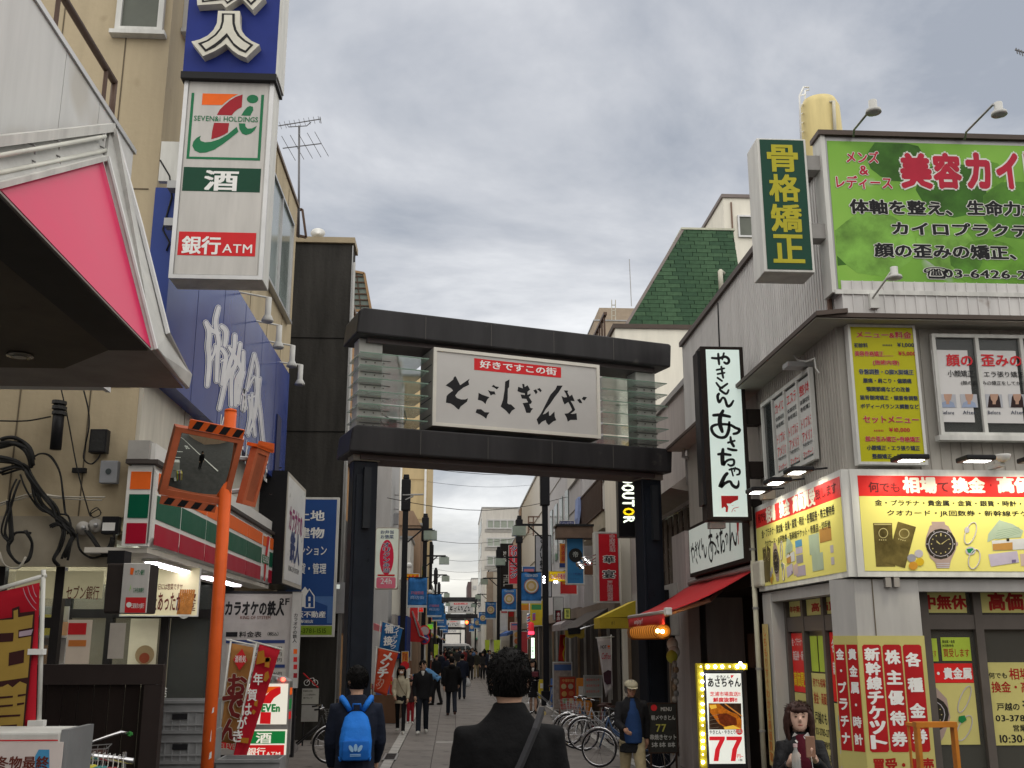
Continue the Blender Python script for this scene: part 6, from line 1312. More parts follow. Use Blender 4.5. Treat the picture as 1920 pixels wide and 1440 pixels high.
o=G().add(vs,fs).build('valance',redc,aw,smooth=True); m_=o.modifiers.new('thickness','SOLIDIFY'); m_.thickness=.004
text(FR(xo-.06),'Makino!',(-18.1,zo-.07),(-17.1,zo-.2),I_W,aw,pxs=False,shear=.3) if False else text(FR(xo-.06),'enjoy!',(-18.2,zo-.05),(-17.4,zo-.16),I_W,aw,pxs=False,shear=.3)
arm=M('awning arm',(.36,.20,.15),.5)
for ys_ in (16.2,18.2): G().tube([(XW-.1,ys_,zw-.12),(XW-.55,ys_-.7 if ys_<17 else ys_-.9,zw-.38),(xo+.03,ys_-.1,zo-.04)],.03,6).build('folding_arm',arm,aw)
# lantern
ln=thing('paper_lantern','glowing amber lantern roll hanging along the edge of the red awning','lantern',(3.2,18.4,1.7)); lm=M('lantern amber',(.55,.20,.02),.6,emit=.20,ecol=(1,.34,.04),var=.3,scale=8)
zc=1.93; 
g=G(); g.lathe((3.2,16.0,zc),[(.05,0),(.09,.08),(.112,.5),(.115,1.4),(.112,2.4),(.09,2.8),(.05,2.9)],16,ax='y'); g.build('paper_roll',lm,ln,smooth=True)
for k in range(14): y=16.2+k*.2; G().tube([(3.2+.118*math.cos(a*.5236),y+.03*math.sin(a*.5236),zc+.118*math.sin(a*.5236)) for a in range(12)],.010,4,closed=True).build('rib',M('lantern rib',(.20,.07,.01),.6),ln)
for (x,y) in ((1233,1183),(1242,1184)):
    p=aY(x,y,15.9); G().ball(p,.030,10).build('bulb',M('warm bulb',(1,.72,.25),emit=16,var=0),ln,smooth=True)
    l=bpy.data.lights.new('bulb_light','POINT'); l.energy=.35; l.color=(1,.6,.25); l.shadow_soft_size=.03; o=bpy.data.objects.new('bulb_light',l); COL.objects.link(o); o.parent=ln; o.location=p+Vector((0,-.06,-.03))-ln.location
# balloons
for i,(x,y,c,lb) in enumerate(((1261,1208,(.60,.58,.52),'upper white balloon tied beside the grey pillar'),(1264,1222,(.62,.60,.56),'middle white balloon tied beside the grey pillar'),(1260,1231,(.45,.45,.06),'yellow green balloon tied beside the grey pillar'))):
    p=aY(x,y,18.6-.05*i); t=thing('balloon',lb,'balloon',p,group='balloons beside the grey pillar'); G().ball(p,(.10,.10,.115),16).build('skin',M('balloon%d'%i,c,.3),t,smooth=True); G().tube([p-Vector((0,0,.115)),p-Vector((.02,0,.4))],.004,4).build('string',WHT,t)
# pillar end-items: bottles garland
gd=thing('garland','string of small pale ornaments hanging beside the grey pillar under the balloons','ornament',aY(1265,1250,18.4))
for k in range(7): G().ball(aY(1265+(k%2)*3,1245+k*11,18.4),(.05,.05,.06),8).build('ornament',M('orn%d'%(k%3),[(.30,.28,.25),(.25,.18,.12),(.2,.2,.2)][k%3],.4),gd,smooth=True)
# blackboard menu
bk=thing('blackboard','standing blackboard menu with white chalk writing in front of the dark doorway','sign board',aY(1242,1400,17.5)); Fb=FF(17.5)
a0,b0,a1,b1=rc(Fb,(1216,1320),(1270,1410)); G().fbox(Fb,a0,b0,a1,b1,-.03,0).build('board',M('chalkboard',(.03,.03,.027),.7,var=.3,scale=6),bk)
g=G(); 
for q in ((a0-.02,b0-.02,a1+.02,b0),(a0-.02,b1,a1+.02,b1+.02),(a0-.02,b0,a0,b1),(a1,b0,a1+.02,b1)): g.fbox(Fb,*q,-.03,.01)
g.build('frame',wd,bk)
for x in (a0,a1-.03): G().fbox(Fb,x,gz(17.5),x+.03,b0-.02,-.03,0).build('leg',wd,bk)
ch_=M('chalk',(.45,.45,.43),.8); text(Fb,'MENU',(1239,1326),(1259,1333),ch_,bk,bold=.03); text(Fb,'朝〆やきとん',(1221,1341),(1266,1350),ch_,bk,bold=.02); text(Fb,'77',(1230,1358),(1249,1372),M('chalk yellow',(.40,.38,.08),.8),bk,bold=.02); text(Fb,'串焼きセット',(1219,1377),(1268,1387),ch_,bk,bold=.02); text(Fb,'5本 8本 10本',(1222,1391),(1266,1401),ch_,bk,bold=.02)
G().disc(Fb,*Fb.px(1226,1327),.05,.003).build('red_disc',I_R,bk)
# bulb framed lit sign
FL2=FF(13.2)
ls=thing('bulb_sign','standing lit price sign 77 framed by a yellow band of glowing white bulbs','sign',(3.1,13.3,gz(13)))
X_=lambda x,y:FL2.px(x,y)
a0=X_(1323,1330)[0]; a1=X_(1397,1330)[0]; b1=X_(1360,1258)[1]; b0=X_(1360,1432)[1]
G().fbox(FL2,a0,b0-.06,a1,b1,-.16,0).build('case',M('sign case black',(.025,.025,.028),.4),ls,bevel=.008); G().fbox(FL2,a0+.02,b0,a1-.03,b1-.03,0,.005).build('face_panel',M('lit warm white',(.72,.74,.68),.4,var=.02,emit=.42),ls)
ym=M('bulb band yellow',(.40,.32,.02),.5,emit=.05)
zl=X_(1320,1440)[1]; G().fbox(FL2,X_(1310,1330)[0],zl,X_(1322,1330)[0],X_(1320,1244)[1],-.1,-.01).build('left_band',ym,ls); G().fbox(FL2,X_(1322,1250)[0],X_(1320,1256)[1],X_(1402,1250)[0],X_(1320,1244)[1],-.1,-.01).build('top_band',ym,ls)
bm=M('bulb glow',(.92,.9,1),emit=14,var=0)
big=(1264,1278,1292,1320,1334,1348,1376,1389,1402,1429)
for y in (1264,1278,1292,1305,1320,1334,1348,1360,1376,1389,1402,1415,1429): G().ball(FL2.P(*X_(1316.5+(y-1264)*.008,y),.01),.019 if y in big else .008,8).build('bulb',bm,ls,smooth=True)
for x in (1314,1327,1341,1354,1368,1382,1394): G().ball(FL2.P(*X_(x,1250),.01),.019 if x not in(1314,1368) else .008,8).build('bulb',bm,ls,smooth=True)
G().ball(FL2.P(*X_(1388,1244),.01),.02,8).build('bulb',bm,ls,smooth=True)
FL3=FL2.sh(.005); lk=M('lit black ink',(.015,.015,.015),.5); lrd=M('lit red ink',(.70,.02,.03),.5,emit=.25)
text(FL3,'やきとん',(1343,1266),(1368,1272),lk,ls,bold=.02); G().fpoly(FL3,[FL3.px(x,y) for x,y in ((1370,1266),(1376,1266),(1374,1269),(1371,1272))],.002).build('mark',lrd,ls); text(FL3,'あさちゃん',(1327,1271),(1389,1288),lk,ls,bold=.035)
text(FL3,'芝浦市場直送!!',(1331,1297),(1388,1305),lrd,ls,bold=.02); text(FL3,'鮮度抜群!!',(1337,1308),(1382,1316),lrd,ls,bold=.04)
# grilled skewer picture
def t7(p): return [(1140+x/5.538,1180+y/5.538) for x,y in p]
trace(FL3,t7([(1045,768),(1382,768),(1388,1040),(1050,1040)]),M('photo dark brown',(.07,.035,.02),.5,var=.5,scale=12,emit=.05),ls,'photo_print',.001)
trace(FL3,t7([(1045,775),(1150,770),(1210,820),(1280,860),(1340,880),(1388,940),(1388,1020),(1250,1038),(1150,980),(1060,860)]),M('photo orange',(.50,.14,.01),.5,var=.5,scale=25,emit=.22),ls,'photo_print',.002)
trace(FL3,t7([(1130,880),(1230,870),(1330,920),(1340,990),(1240,1020),(1160,970)]),M('photo red brown',(.22,.04,.01),.5,var=.5,scale=25,emit=.08),ls,'photo_print',.003); trace(FL3,t7([(1050,790),(1120,780),(1130,815),(1070,830)]),M('photo yellow',(.75,.45,.05),.5,emit=.35),ls,'photo_print',.003); trace(FL3,t7([(1200,1015),(1300,995),(1386,1035),(1210,1038)]),M('photo yellow'),ls,'photo_print',.004)
strokes(FL3,[([(175+1040,775),(1290,830),(1388,900)],14)],M('photo stick',(.65,.25,.05),.5,emit=.2),ls,'photo_print',.004,(1140,1180),5.538)
for k in range(4): strokes(FL3,[([(1055,905+k*40),(1150,880+k*45)],4)],M('photo wire',(.35,.30,.22),.5),ls,'photo_print',.0045,(1140,1180),5.538)
text(FL3,'やきとん・やきとり',(1330,1369),(1379,1376),lk,ls,bold=.02); G().disc(FL3,*FL3.px(1386,1371),.042,.002).build('red_disc',lrd,ls); text(FL3,'1本',(1381,1367),(1391,1375),I_W,ls,bold=.02,d=.004)
for x0 in (1330,1362): trace(FL3,[(x0,1381),(x0+29,1381),(x0+29,1386),(x0+20,1405),(x0+17,1427),(x0+8,1427),(x0+11,1405),(x0+19,1388),(x0,1388)],lrd,ls,'numeral_seven',.002)
text(FL3,'円~',(1382,1414),(1393,1421),lrd,ls,bold=.02); text(FL3,'+税',(1384,1423),(1392,1427),lk,ls)
bx=thing('blue_bin','dark blue box standing at the foot of the grey pillar','box',(4.1,17.2,gz(17))); G().box(4.0,4.28,17.1,17.5,gz(17),.28).build('body',M('bin blue',(.02,.05,.11),.5),bx,bevel=.02)
# ================================================================ FARTHER BUILDINGS
wcream=M('far cream wall',(.75,.72,.63),.7,var=.08,streak=True); wwhite=M('far white wall',(.60,.58,.54),.7,var=.1,streak=True); wgrey=M('far grey panel',(.44,.43,.44),.6,var=.12,streak=True); wyel=M('far ochre wall',(.50,.39,.22),.75,var=.1,streak=True)
wbrown=M('far brown siding',(.32,.22,.15),.7,var=.15,streak=True); wtan=M('far tan wall',(.36,.29,.22),.8,var=.1); brk=M('orange tile',(.42,.24,.11),.7,var=.25,scale=9)
fwin=M('far window',(.18,.22,.20),.15,var=.4,scale=.5)
def bld(label,x0,x1,y0,y1,z1,mat,z0=-.5,coping=None,name='building',cat='building'):
    t=thing(name,label,cat,((x0+x1)/2,(y0+y1)/2,-.4)); G().box(x0,x1,y0,y1,z0,z1).build('wall',mat,t)
    G().box(x0-.06,x1+.06,y0-.06,y1+.06,z1,z1+.12).build('coping',coping or GRY,t); return t
# --- right row
t=bld('grey house with a raised roof edge between the grill shop and the green roofed house',4.55,9,19.05,27,6.72,gr_,coping=GRY); rh=t
G().tube([(4.5,19.15,6.6),(4.5,19.15,5.3),(4.35,19.12,5.1),(4.35,19.12,4.6)],.05,8).build('downpipe',M('pipe grey'),rh,smooth=True)
G().tube([aY(x,y,18.9) for x,y in ((1303,830),(1282,833),(1281,856),(1300,864))],.035,8).build('drain_elbow',M('pipe grey'),rh,smooth=True)
Fh_=FR(4.52)
G().fbox(Fh_,-24.5,2.9,-19.6,4.35,-.02,.0).build('window_dark',M('tea window',(.05,.035,.025),.25),rh)
for k in range(9): G().fbox(Fh_,-24.3+k*.5,2.95,-24.0+k*.5,4.3,.0,.02).build('curtain_strip',M('curtain taupe',(.10,.08,.065),.8,var=.3),rh)
for (x,y) in ((1250,935),(1264,940),(1253,949)): p=aX(x,y,4.48); G().ball(p,(.04,.05,.02),8).build('lamp_glow',M('amber dot',(1,.45,.12),emit=2.5,var=0),rh)
g=G(); g.prism([(4.0,19.1,4.55),(4.56,19.1,4.95),(4.56,19.1,4.45)],(0,6.5,0)); g.build('slanted_canopy',M('canopy grey beige',(.30,.27,.24),.7),rh)
G().box(4.15,4.6,19.5,24.5,1.9,2.85).build('balcony_box',M('balcony pale',(.38,.36,.34),.7,var=.15),rh); G().box(4.05,4.16,20.3,21.6,2.0,2.75).build('air_conditioner',BLK,rh)
# green roofed house
gh=bld('white house with a steep green shingled roof behind the gate, on the right',4.30,12,27,29.6,10.05,wcream,coping=M('eave dark'))
G().box(4.25,12,26.97,27,7.9,7.93).build('wall_joint',creamd,gh)
BLr=Vector((4.62,27.0,10.17)); TLr=aY(1280,431,27.9); TRr=aY(1374,431,27.9); BRr=Vector((9.5,27.0,10.17))
zT=TLr.z; TRr.z=zT; u_=Vector((1,0,0)); vv=(Vector((0,27.9,zT))-Vector((0,27,10.17))); FRf=Frame((0,27.0,10.17),u_,vv)
Lh=vv.length; xr=TRr.x
gsh=[M('shingle green%d'%k,c,.75,var=.2,scale=8) for k,c in enumerate(((.042,.086,.047),(.052,.102,.056),(.035,.074,.042)))]
G().prism([BLr,TLr,(xr,27.9,zT),(xr,27.0,10.17)],(0,2.5,0)).build('roof_base',M('shingle joint',(.015,.03,.018),.8),gh)
rows=24; rh_=Lh/rows; shb=[]
for r in range(rows):
    b0=r*rh_; f=(r+.5)/rows; xl=BLr.x+(TLr.x-BLr.x)*f; x=xl; wsh=.43; x0=4.2+(r%2)*.215+ (r*37%5)*.03
    k=0
    while x0+k*wsh<xr:
        a=x0+k*wsh; c=a+wsh-.018; k+=1
        if c<xl+.05: continue
        a=max(a,xl); c=min(c,xr)
        if c-a<.06: continue
        if c-a>.405 and shb and shb[0] is not None:
            o=bpy.data.objects.new('shingle',shb[(r*3+k)%3].data); COL.objects.link(o); o.parent=gh
        elif c-a>.405:
            pass
            o=None
        else: o=None
        if o is None:
            m0=gsh[(r+k)%3]
            if c-a>.405 and not shb:
                for mm in gsh:
                    g=G(); P=[FRf.P(0,0,0)-FRf.o+gh.location for _ in (0,)]; q=Frame(gh.location,FRf.u,FRf.v); g.fbox(q,0,.004,.412,rh_-.006,.0,.02); oo=g.build('shingle',mm,gh); shb.append(oo)
                for oo in shb[1:]: oo.location=FRf.P(a,b0,.0)-gh.location+Vector((0,0,-50)); 
                o=shb[0]
                for oo in shb[1:]: oo['_tmp']=1
            else:
                G().fbox(FRf,a,b0+.004,c,b0+rh_-.006,.0,.02).build('shingle',m0,gh); continue
        o.location=FRf.P(a,b0,random.uniform(0,.006))-gh.location
for oo in shb[1:]: bpy.data.objects.remove(oo) if False else None
for i,oo in enumerate(shb[1:]):
    oo.location=FRf.P(xr-.42,(3+i*4)*rh_,.026)-gh.location
    if '_tmp' in oo: del oo['_tmp']
G().tube([aY(1349,548,27.0)+Vector((0,-.2,0)),aY(1347,515,27.0)+Vector((0,-.2,0)),aY(1351,509,27.2),aY(1356,513,27.5)],.07,10).build('vent_pipe',M('pipe cream'),gh,smooth=True)
G().prism([BLr+Vector((-.05,-.03,0)),TLr+Vector((-.05,-.03,0)),TLr+Vector((.04,-.03,0)),BLr+Vector((.04,-.03,0))],(0,.1,0)).build('hip_flashing',M('flashing',(.20,.17,.16),.5),gh)
G().box(TLr.x-.05,xr+.05,27.85,30.5,zT,zT+.06).build('ridge_flashing',M('flashing pale',(.5,.5,.4),.5),gh)
g=G(); 
for k in range(5): g.box(4.05,4.10,27.4+k*.5,27.45+k*.5,9.6,10.5)
g.box(4.03,4.12,27.2,29.6,10.5,10.58); g.build('brown_railing',M('railing brown'),gh)
st_=bld('white rooftop stair tower with one small window behind the green roof','x' and aY(1357,400,32).x,12,32,36,aY(1400,372,32).z,wcream,coping=M('flashing'))
winpx(FF(31.98),(1382,404),(1424,446),st_,n=1,fm=ALU,gm=w_,fr=.06); p=aY(1372,400,31.95); G().tube([(p.x,31.95,p.z+.4),(p.x,31.95,p.z-3)],.03,5).build('crack_pipe',M('pipe rust'),st_)
# tan high rise
tn=bld('tan high rise with a stepped top, far off above the gate beam',aY(1114,600,90).x,20,90,100,aY(1140,602,90).z,wtan)
G().box(aY(1124,600,90.5).x,20,90.5,98,aY(1140,602,90).z,aY(1140,574,90).z).build('upper_block',wtan,tn)
g=G(); 
for x in (1147,1154): g.tube([aY(x,600,89),aY(x,562,89)],.05,4)
for y in (572,582,592): g.tube([aY(1147,y,89),aY(1154,y,89)],.05,4)
g.build('roof_ladder',M('pipe cream'),tn); G().tube([aY(1184,574,92),aY(1180,486,92)],.05,4).build('antenna_mast',GRY,tn)
# balcony house and grey panel block
A1=bld('beige house with a dark brown slatted balcony, beyond the white house on the right',4.9,10,29.65,36,6.9,wwhite)
G().box(4.24,4.9,29.75,35.5,4.95,5.42).build('balcony_floor',M('balcony cream',(.42,.38,.30),.7),A1)
for k in range(26): G().box(4.22,4.26,29.75+k*.215,29.93+k*.215,5.44,6.4).build('balcony_slat',M('balcony brown',(.05,.028,.022),.6),A1)
for z in (5.42,6.4): G().box(4.20,4.30,29.7,35.55,z,z+.06).build('balcony_rail',M('balcony brown'),A1)
g=G(); g.prism([(3.70,35.0,6.3),(3.68,35.1,6.95),(3.60,35.2,6.3),(3.66,35.15,6.0)],(.05,.5,0)); lz=thing('laundry','blue and white cloth hung over the brown balcony rail','laundry',(3.65,35.2,6.1)); G().prism([(4.10,34.6,5.8),(4.14,34.6,6.5),(4.28,34.6,6.5),(4.20,34.6,5.9),(4.15,34.6,5.6)],(0,.9,0)).build('cloth',M('cloth blue',(.28,.36,.62),.8),lz)
B1_=bld('tall grey panelled block with vertical recesses behind the brown balcony',4.45,10,36,52,12.4,wgrey)
FB1=FR(4.44)
for k in range(5): G().fbox(FB1,-52,2.6+k*1.95,-36,2.63+k*1.95,.0,.01).build('panel_joint',creamd,B1_)
G().box(4.36,4.44,36.0,40,7.5,12.4).build('fin_panel',wwhite,B1_); g=G(); g.prism([(3.9,40,8.0),(4.45,40,8.0),(4.45,40,9.6)],(0,.15,0)); g.build('sloped_fin',wgrey,B1_)
for k in range(4): G().fbox(FB1,-41.5-k*2.2,5.2,-40.3-k*2.2,7.6,.0,.03).build('window',fwin,B1_)
C1=bld('pale beige block with plain ribbed flank, right of the tall white office block',4.6,12,52,74,10.8,wwhite)
for k in range(1): G().fbox(FR(4.59),-73+k*3.2,3,-71+k*3.2,10.7,0,.08).build('flank_rib',wbrown,C1)
for k in range(3): G().fbox(FR(4.59),-74,4+k*2.2,-52,4.04+k*2.2,0.0,.02).build('panel_joint',creamd,C1)
t=thing('roof_scaffold','small rusty steel frame on the roof beside the tall white office block','frame',aY(997,970,73))
for (a,b,c,d_) in ((990,969,1012,969),(991,969,991,1000),(1000,969,1000,1005),(992,980,1000,980)): G().tube([aY(a,b,51.5),aY(c,d_,51.5)],.045,4).build('bar',M('pipe rust'),t)
D1=bld('tall white office block with bands of windows closing the view on the right',aY(903,1100,110).x,12,110,126,aY(950,953,110).z,wwhite,coping=GRY)
F11=FF(109.98)
for r,(y0,y1) in enumerate(((974,992),(1008,1026),(1042,1061),(1078,1096))):
    a0,b0,a1,b1=rc(F11,(912.5,y0),(990,y1)); window(F11,a0,b0,a1,b1,D1,n=6,fm=ALU,gm=M('office pane',(.34,.38,.33),.2,var=.25,scale=.4),fr=.12,dep=.1)
    G().fbox(F11,a0-.2,b0-.35,a1+.2,b0-.02,0,.03).build('grey_band',M('band grey',(.35,.34,.32),.7),D1)  # plain grey band below each row of office windows
for r in range(5): G().box(aY(903,1100,110).x-.03,aY(903,1100,110).x+.02,112,124,3+r*2.6,4.3+r*2.6).build('window',fwin,D1)
E1_=bld('small cream block with a beige flank in front of the tall white office block',aY(918,1100,90).x,9,88,104,aY(930,1072,88).z,wcream); 
G().box(aY(913,1100,87).x,aY(925,1100,87).x,87.5,88,2,aY(918,1072,87.5).z).build('tan_front',M('tan panel',(.33,.27,.21),.7),E1_)
Fx=bld('slim dark brown and white apartment block far down the street on the right',aY(884,1100,170).x,12,170,190,aY(890,1085,170).z,wwhite); G().box(aY(877,1100,170).x,aY(884,1100,170).x,169.8,188,-.4,aY(880,1091,170).z).build('dark_flank',M('dark brown render',(.10,.07,.07),.7),Fx)
winpx(FF(169.9),(887,1098),(893,1105),Fx,n=2,fr=.15)
def lowrow(side,ys,X,hs,cols,labels):
    for i in range(len(ys)-1):
        x0,x1=(X[i],X[i]+8) if side>0 else (X[i]-8,X[i])
        t=bld(labels[i],x0,x1,ys[i],ys[i+1]-.1,hs[i],cols[i%len(cols)])
        F_=FR(X[i]-.01) if side>0 else FL(X[i]+.01); n=max(1,int((ys[i+1]-ys[i])/3))
        for k in range(n):
            for z in (3.6,6.2):
                if z+1.2<hs[i]:
                    a=ys[i]+.8+k*3; a0,a1=(-a-1.4,-a) if side>0 else (a,a+1.4); G().fbox(F_,a0,z,a1,z+1.1,0,.03).build('window',fwin,t)
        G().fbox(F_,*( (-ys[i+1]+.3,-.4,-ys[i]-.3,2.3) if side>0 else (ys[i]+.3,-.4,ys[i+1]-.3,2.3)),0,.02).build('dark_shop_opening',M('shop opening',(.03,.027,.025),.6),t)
        aw_c=[(.45,.05,.05),(.06,.14,.4),(.5,.42,.1),(.05,.25,.12),(.5,.5,.48),(.3,.12,.06)][(i*2+(side>0))%6]
        xa=X[i]-side*.9; g=G(); g.prism([(X[i],ys[i]+.5,2.9),(xa,ys[i]+.5,2.45),(xa,ys[i]+.5,2.25),(X[i],ys[i]+.5,2.6)],(0,ys[i+1]-ys[i]-1,0)); g.build('awning',M('row awning%d%d'%(i,side>0),aw_c,.7),t)
lowrow(1,[74,88],[4.7],[9.5],[wbrown],['brown fronted shop house before the small cream block on the right'])
lowrow(1,[126.5,148,200,260],[4.3,4.4,4.2],[8,9,7.5],[wgrey,wcream,wbrown],['grey shop house just past the tall white office block','cream shop house beyond the second gate on the right','brown shop house near the vanishing point on the right'])
lowrow(-1,[76,92,110,134],[-2.6,-2.35,-2.2],[8.5,9,7.5],[wcream,wgrey,wwhite],['cream shop house behind the ochre block on the left','grey shop house in the middle distance on the left','white shop house just before the second gate on the left'])
lowrow(-1,[136,165,210,270],[-2.3,-2.3,-2.4],[7,9,8],[wbrown,wwhite,wgrey],['brown shop house just beyond the second gate on the left','white shop house far down the left row','grey shop house near the vanishing point on the left'])
endb=bld('pale block closing the far end of the street',-3,6,430,440,9,wwhite)
# --- left row
L1_=bld('orange brown tiled building behind the black tower on the left',-9,-2.88,26.35,37.5,10.7,brk,coping=M('coping brown2',(.16,.11,.07),.5))
G().box(-2.88,-2.78,26.4,37.5,6.4,7.6).build('dark_recess',BLK,L1_); G().box(-2.88,-2.84,26.4,37.5,2.0,4.9).build('dark_recess',BLK,L1_)
gc=thing('glass_roof','slanted glazed roof in a brown frame behind the upper left end of the gate','glass roof',aY(670,560,30.5))
Fg1=Frame(aY(650,583,30.9),aY(696,583,30.9)-aY(650,583,30.9),aY(650,506,30.9)-aY(650,583,30.9)); q=[Fg1.px(x,y) for x,y in ((650,583),(696,583),(683,513),(650,507))]
G().fpoly(Fg1,q,0).build('glazing',M('roof pane',(.14,.17,.15),.2),gc)
g=G()
for a,b in ((0,1),(1,2),(2,3),(3,0)): g.tube([Fg1.P(*q[a],.02),Fg1.P(*q[b],.02)],.05,4)
g.build('frame',M('frame tan',(.30,.19,.10),.6),gc); g=G()
for k in range(1,7): y=507+k*11; g.tube([Fg1.P(*Fg1.px(650,y),.02),Fg1.P(*Fg1.px(684+k*1.8,y+1),.02)],.025,4)
g.tube([Fg1.P(*Fg1.px(660,508),.02),Fg1.P(*Fg1.px(661,583),.02)],.03,4); g.tube([Fg1.P(*Fg1.px(668,509),.02),Fg1.P(*Fg1.px(677,583),.02)],.02,4)
tag(g.build('glazing_bar',M('bar brown',(.08,.05,.035),.6),gc),kind='stuff')
L2_=bld('narrow whitish building just right of the left gate pillar',-9,-2.30,38.2,44,12.5,M('pale grey wall',(.50,.50,.50),.6,var=.1,streak=True)); G().box(-2.30,-1.75,40.5,44,-.4,4.1).build('cream_wing',wcream,L2_); G().box(-2.6,-1.7,40.3,44,1.2,2.75).build('blue_awning',M('navy awning',(.02,.04,.16),.7),L2_)
L3_=bld('tall ochre building with a white downpipe, left side beyond the gate',-9,aY(800,1000,60).x,60,75,aY(760,705,60).z,wyel)
F60=FF(59.95); G().box(aY(752,900,59.9).x-.05,aY(752,900,59.9).x+.06,59.85,60,0,16.5).build('downpipe',WHT,L3_); G().box(aY(799,900,59.9).x-.1,aY(799,900,59.9).x+.02,59.85,60,0,17).build('corner_strip',WHT,L3_)
winpx(F60,(728,866),(746,880),L3_,n=2,fr=.08); 
for k in range(6): G().fbox(F60,-3.9,4+k*2.3,-1.6,4.02+k*2.3,0,.02).build('wall_joint',M('ochre joint',(.3,.2,.1),.8),L3_)
L4_=bld('brown ribbed house with a sloping roof in front of the ochre building',-6,aY(789,1000,52).x,52,58,aY(770,985,52).z,wbrown)
G().prism([(-4,51.9,aY(770,985,52).z),(aY(789,1000,52).x,51.9,aY(770,985,52).z),(aY(775,960,52).x,51.9,aY(770,958,52).z),(-4,51.9,aY(770,958,52).z)],(0,5,0)).build('gable',wbrown,L4_)
ribs(FF(51.9),-4,-.3,aY(789,1000,52).x,7.8,.12,'siding_rib',wbrown,L4_)
L5_=bld('white walled shop with round vents in front of the brown ribbed house',-5,aY(771,1000,48).x,48,51.5,aY(765,1010,48).z,wwhite)
# red karaoke tower sign seen through the louvres
ks_=sign('vertical_sign','vertical red and white sign tower seen through the left louvres of the gate',FF(42),(724,676),(751,790),.4,M('tower white',(.55,.54,.52),.5),OFFW,.04)
for k,ch in enumerate('大戸越歯科'): panel(FF(41.98),(727,680+k*22),(748,694+k*22),I_R,ks_,'red_square',0.0,.02); text(FF(41.95),ch,(732,681+k*22),(743,693+k*22),I_W,ks_)
# --- lamp posts
pm=M('post black',(.014,.014,.017),.45)
lamp0=None
def lamppost(label,X,Y,side,top=8.1):
    global lamp0
    if lamp0 is None:
        t=thing('street_lamp',label,'street lamp',(0,0,0))
        G().box(-.105,.105,-.105,.105,0,8.5).build('post',pm,t,bevel=.02)
        g=G(); g.box(-.175,.175,-.175,.175,7.1,8.3); g.box(-.12,.12,-.12,.12,8.3,8.42); g.build('head',pm,t,bevel=.03)
        g=G(); g.box(.1,1.05,-.03,.03,6.35,6.43); g.build('arm',pm,t); G().tube([(.1,0,5.9),(.62,0,6.36)],.03,5).build('brace',pm,t)
        gl=G().box(.72,1.22,-.25,.25,5.98,6.32).build('lamp_glass',M('lamp green glass',(.26,.33,.27),.12,alpha=.75,var=.2),t); G().box(.8,1.14,-.17,.17,6.33,6.36).build('lamp_cap',pm,gl)
        G().box(-.17,.17,-.17,.17,0,.5).build('plinth',pm,t); lamp0=t; c=t
    else: c=copy_tree(lamp0)
    c['label']=label; c['group']='black street lamps along both kerbs'; c.location=(X,Y,-.4); c.rotation_euler=(0,0,0 if side<0 else math.pi); return c
ord_n=['first','second','third','fourth','fifth','sixth','seventh']
Rp=[(3.36,38.6),(3.34,53.6),(3.05,71.4),(3.2,95),(3.2,117),(3.2,150),(3.2,185)]; Lp=[(-1.86,40.4),(-1.43,53),(-1.45,68),(-1.5,92),(-1.5,114),(-1.5,150),(-1.5,185)]
for i,(x,y) in enumerate(Rp): lamppost('black street lamp with a green glass box, %s down the right kerb'%ord_n[i],x,y,1)
for i,(x,y) in enumerate(Lp): lamppost('black street lamp with a green glass box, %s down the left kerb'%ord_n[i],x,y,-1)
bb_=M('banner blue',(.035,.16,.42),.7,var=.35,scale=5)
ban0=None
def pbanner(label,X,Y,side,w=.72,h=1.1,z=3.2,emblem=True):
    t=thing('pole_banner',label,'banner',(X,Y,z),'blue banners hung from the street lamps'); s=-1 if side>0 else 1
    x0,x1=sorted((X+s*.16,X+s*(.16+w))); n=8; vs=[];fs=[]
    for j in range(7):
        for i in range(n+1): vs.append((x0+(x1-x0)*i/n,Y+.03*math.sin(i*1.1+j*.5),z+h*j/6))
    for j in range(6):
        for i in range(n): fs.append((j*(n+1)+i,j*(n+1)+i+1,(j+1)*(n+1)+i+1,(j+1)*(n+1)+i))
    o=G().add(vs,fs).build('cloth',bb_,t,smooth=True); m=o.modifiers.new('thickness','SOLIDIFY'); m.thickness=.004
    G().box(x0-.05 if s<0 else X,x1+.05 if s>0 else X,Y-.02,Y+.02,z+h,z+h+.035).build('rod',pm,t); G().box(x0,x1,Y-.045,Y-.035,z+.0,z+.09).build('pale_hem',M('hem pale',(.45,.50,.55),.6),t)
    F_=FF(Y-.05); c=(x0+x1)/2
    if emblem:
        for r,m,d in ((.27,M('emblem ring',(.30,.14,.12),.6),0),(.235,M('emblem pale',(.50,.52,.50),.6),.002),(.19,M('emblem amber',(.42,.30,.10),.6),.004),(.11,M('emblem cream',(.52,.42,.30),.6),.006)): G().disc(F_,c,z+h*.56,r,d).build('emblem',m,t)
        text(F_,'TOGOSHI GINZA',(x0+.12,z+h-.06),(x1-.12,z+h-.16),M('emblem pale'),t,pxs=False,d=.004)
    else:
        text(F_,'戸越銀座',(x0+.12,z+h*.55),(x1-.12,z+h*.44),M('banner red ink',(.5,.15,.2),.6),t,pxs=False,d=.004); text(F_,'商店街',(x0+.1,z+h*.40),(x1-.1,z+h*.28),M('banner pale ink',(.3,.42,.65),.6),t,pxs=False,d=.004)
for i,(x,y) in enumerate(Rp[:6]): pbanner('blue banner with a round emblem on the %s right hand street lamp'%ord_n[i],x,y-.05,1,z=[3.15,3.3,3.3,3.3,3.3,3.3][i])
for i,(x,y) in enumerate(Lp[:6]): pbanner('plain blue banner on the %s left hand street lamp'%ord_n[i],x,y-.05,-1,z=[3.05,3.0,3.1,3.1,3.1,3.1][i],emblem=False)
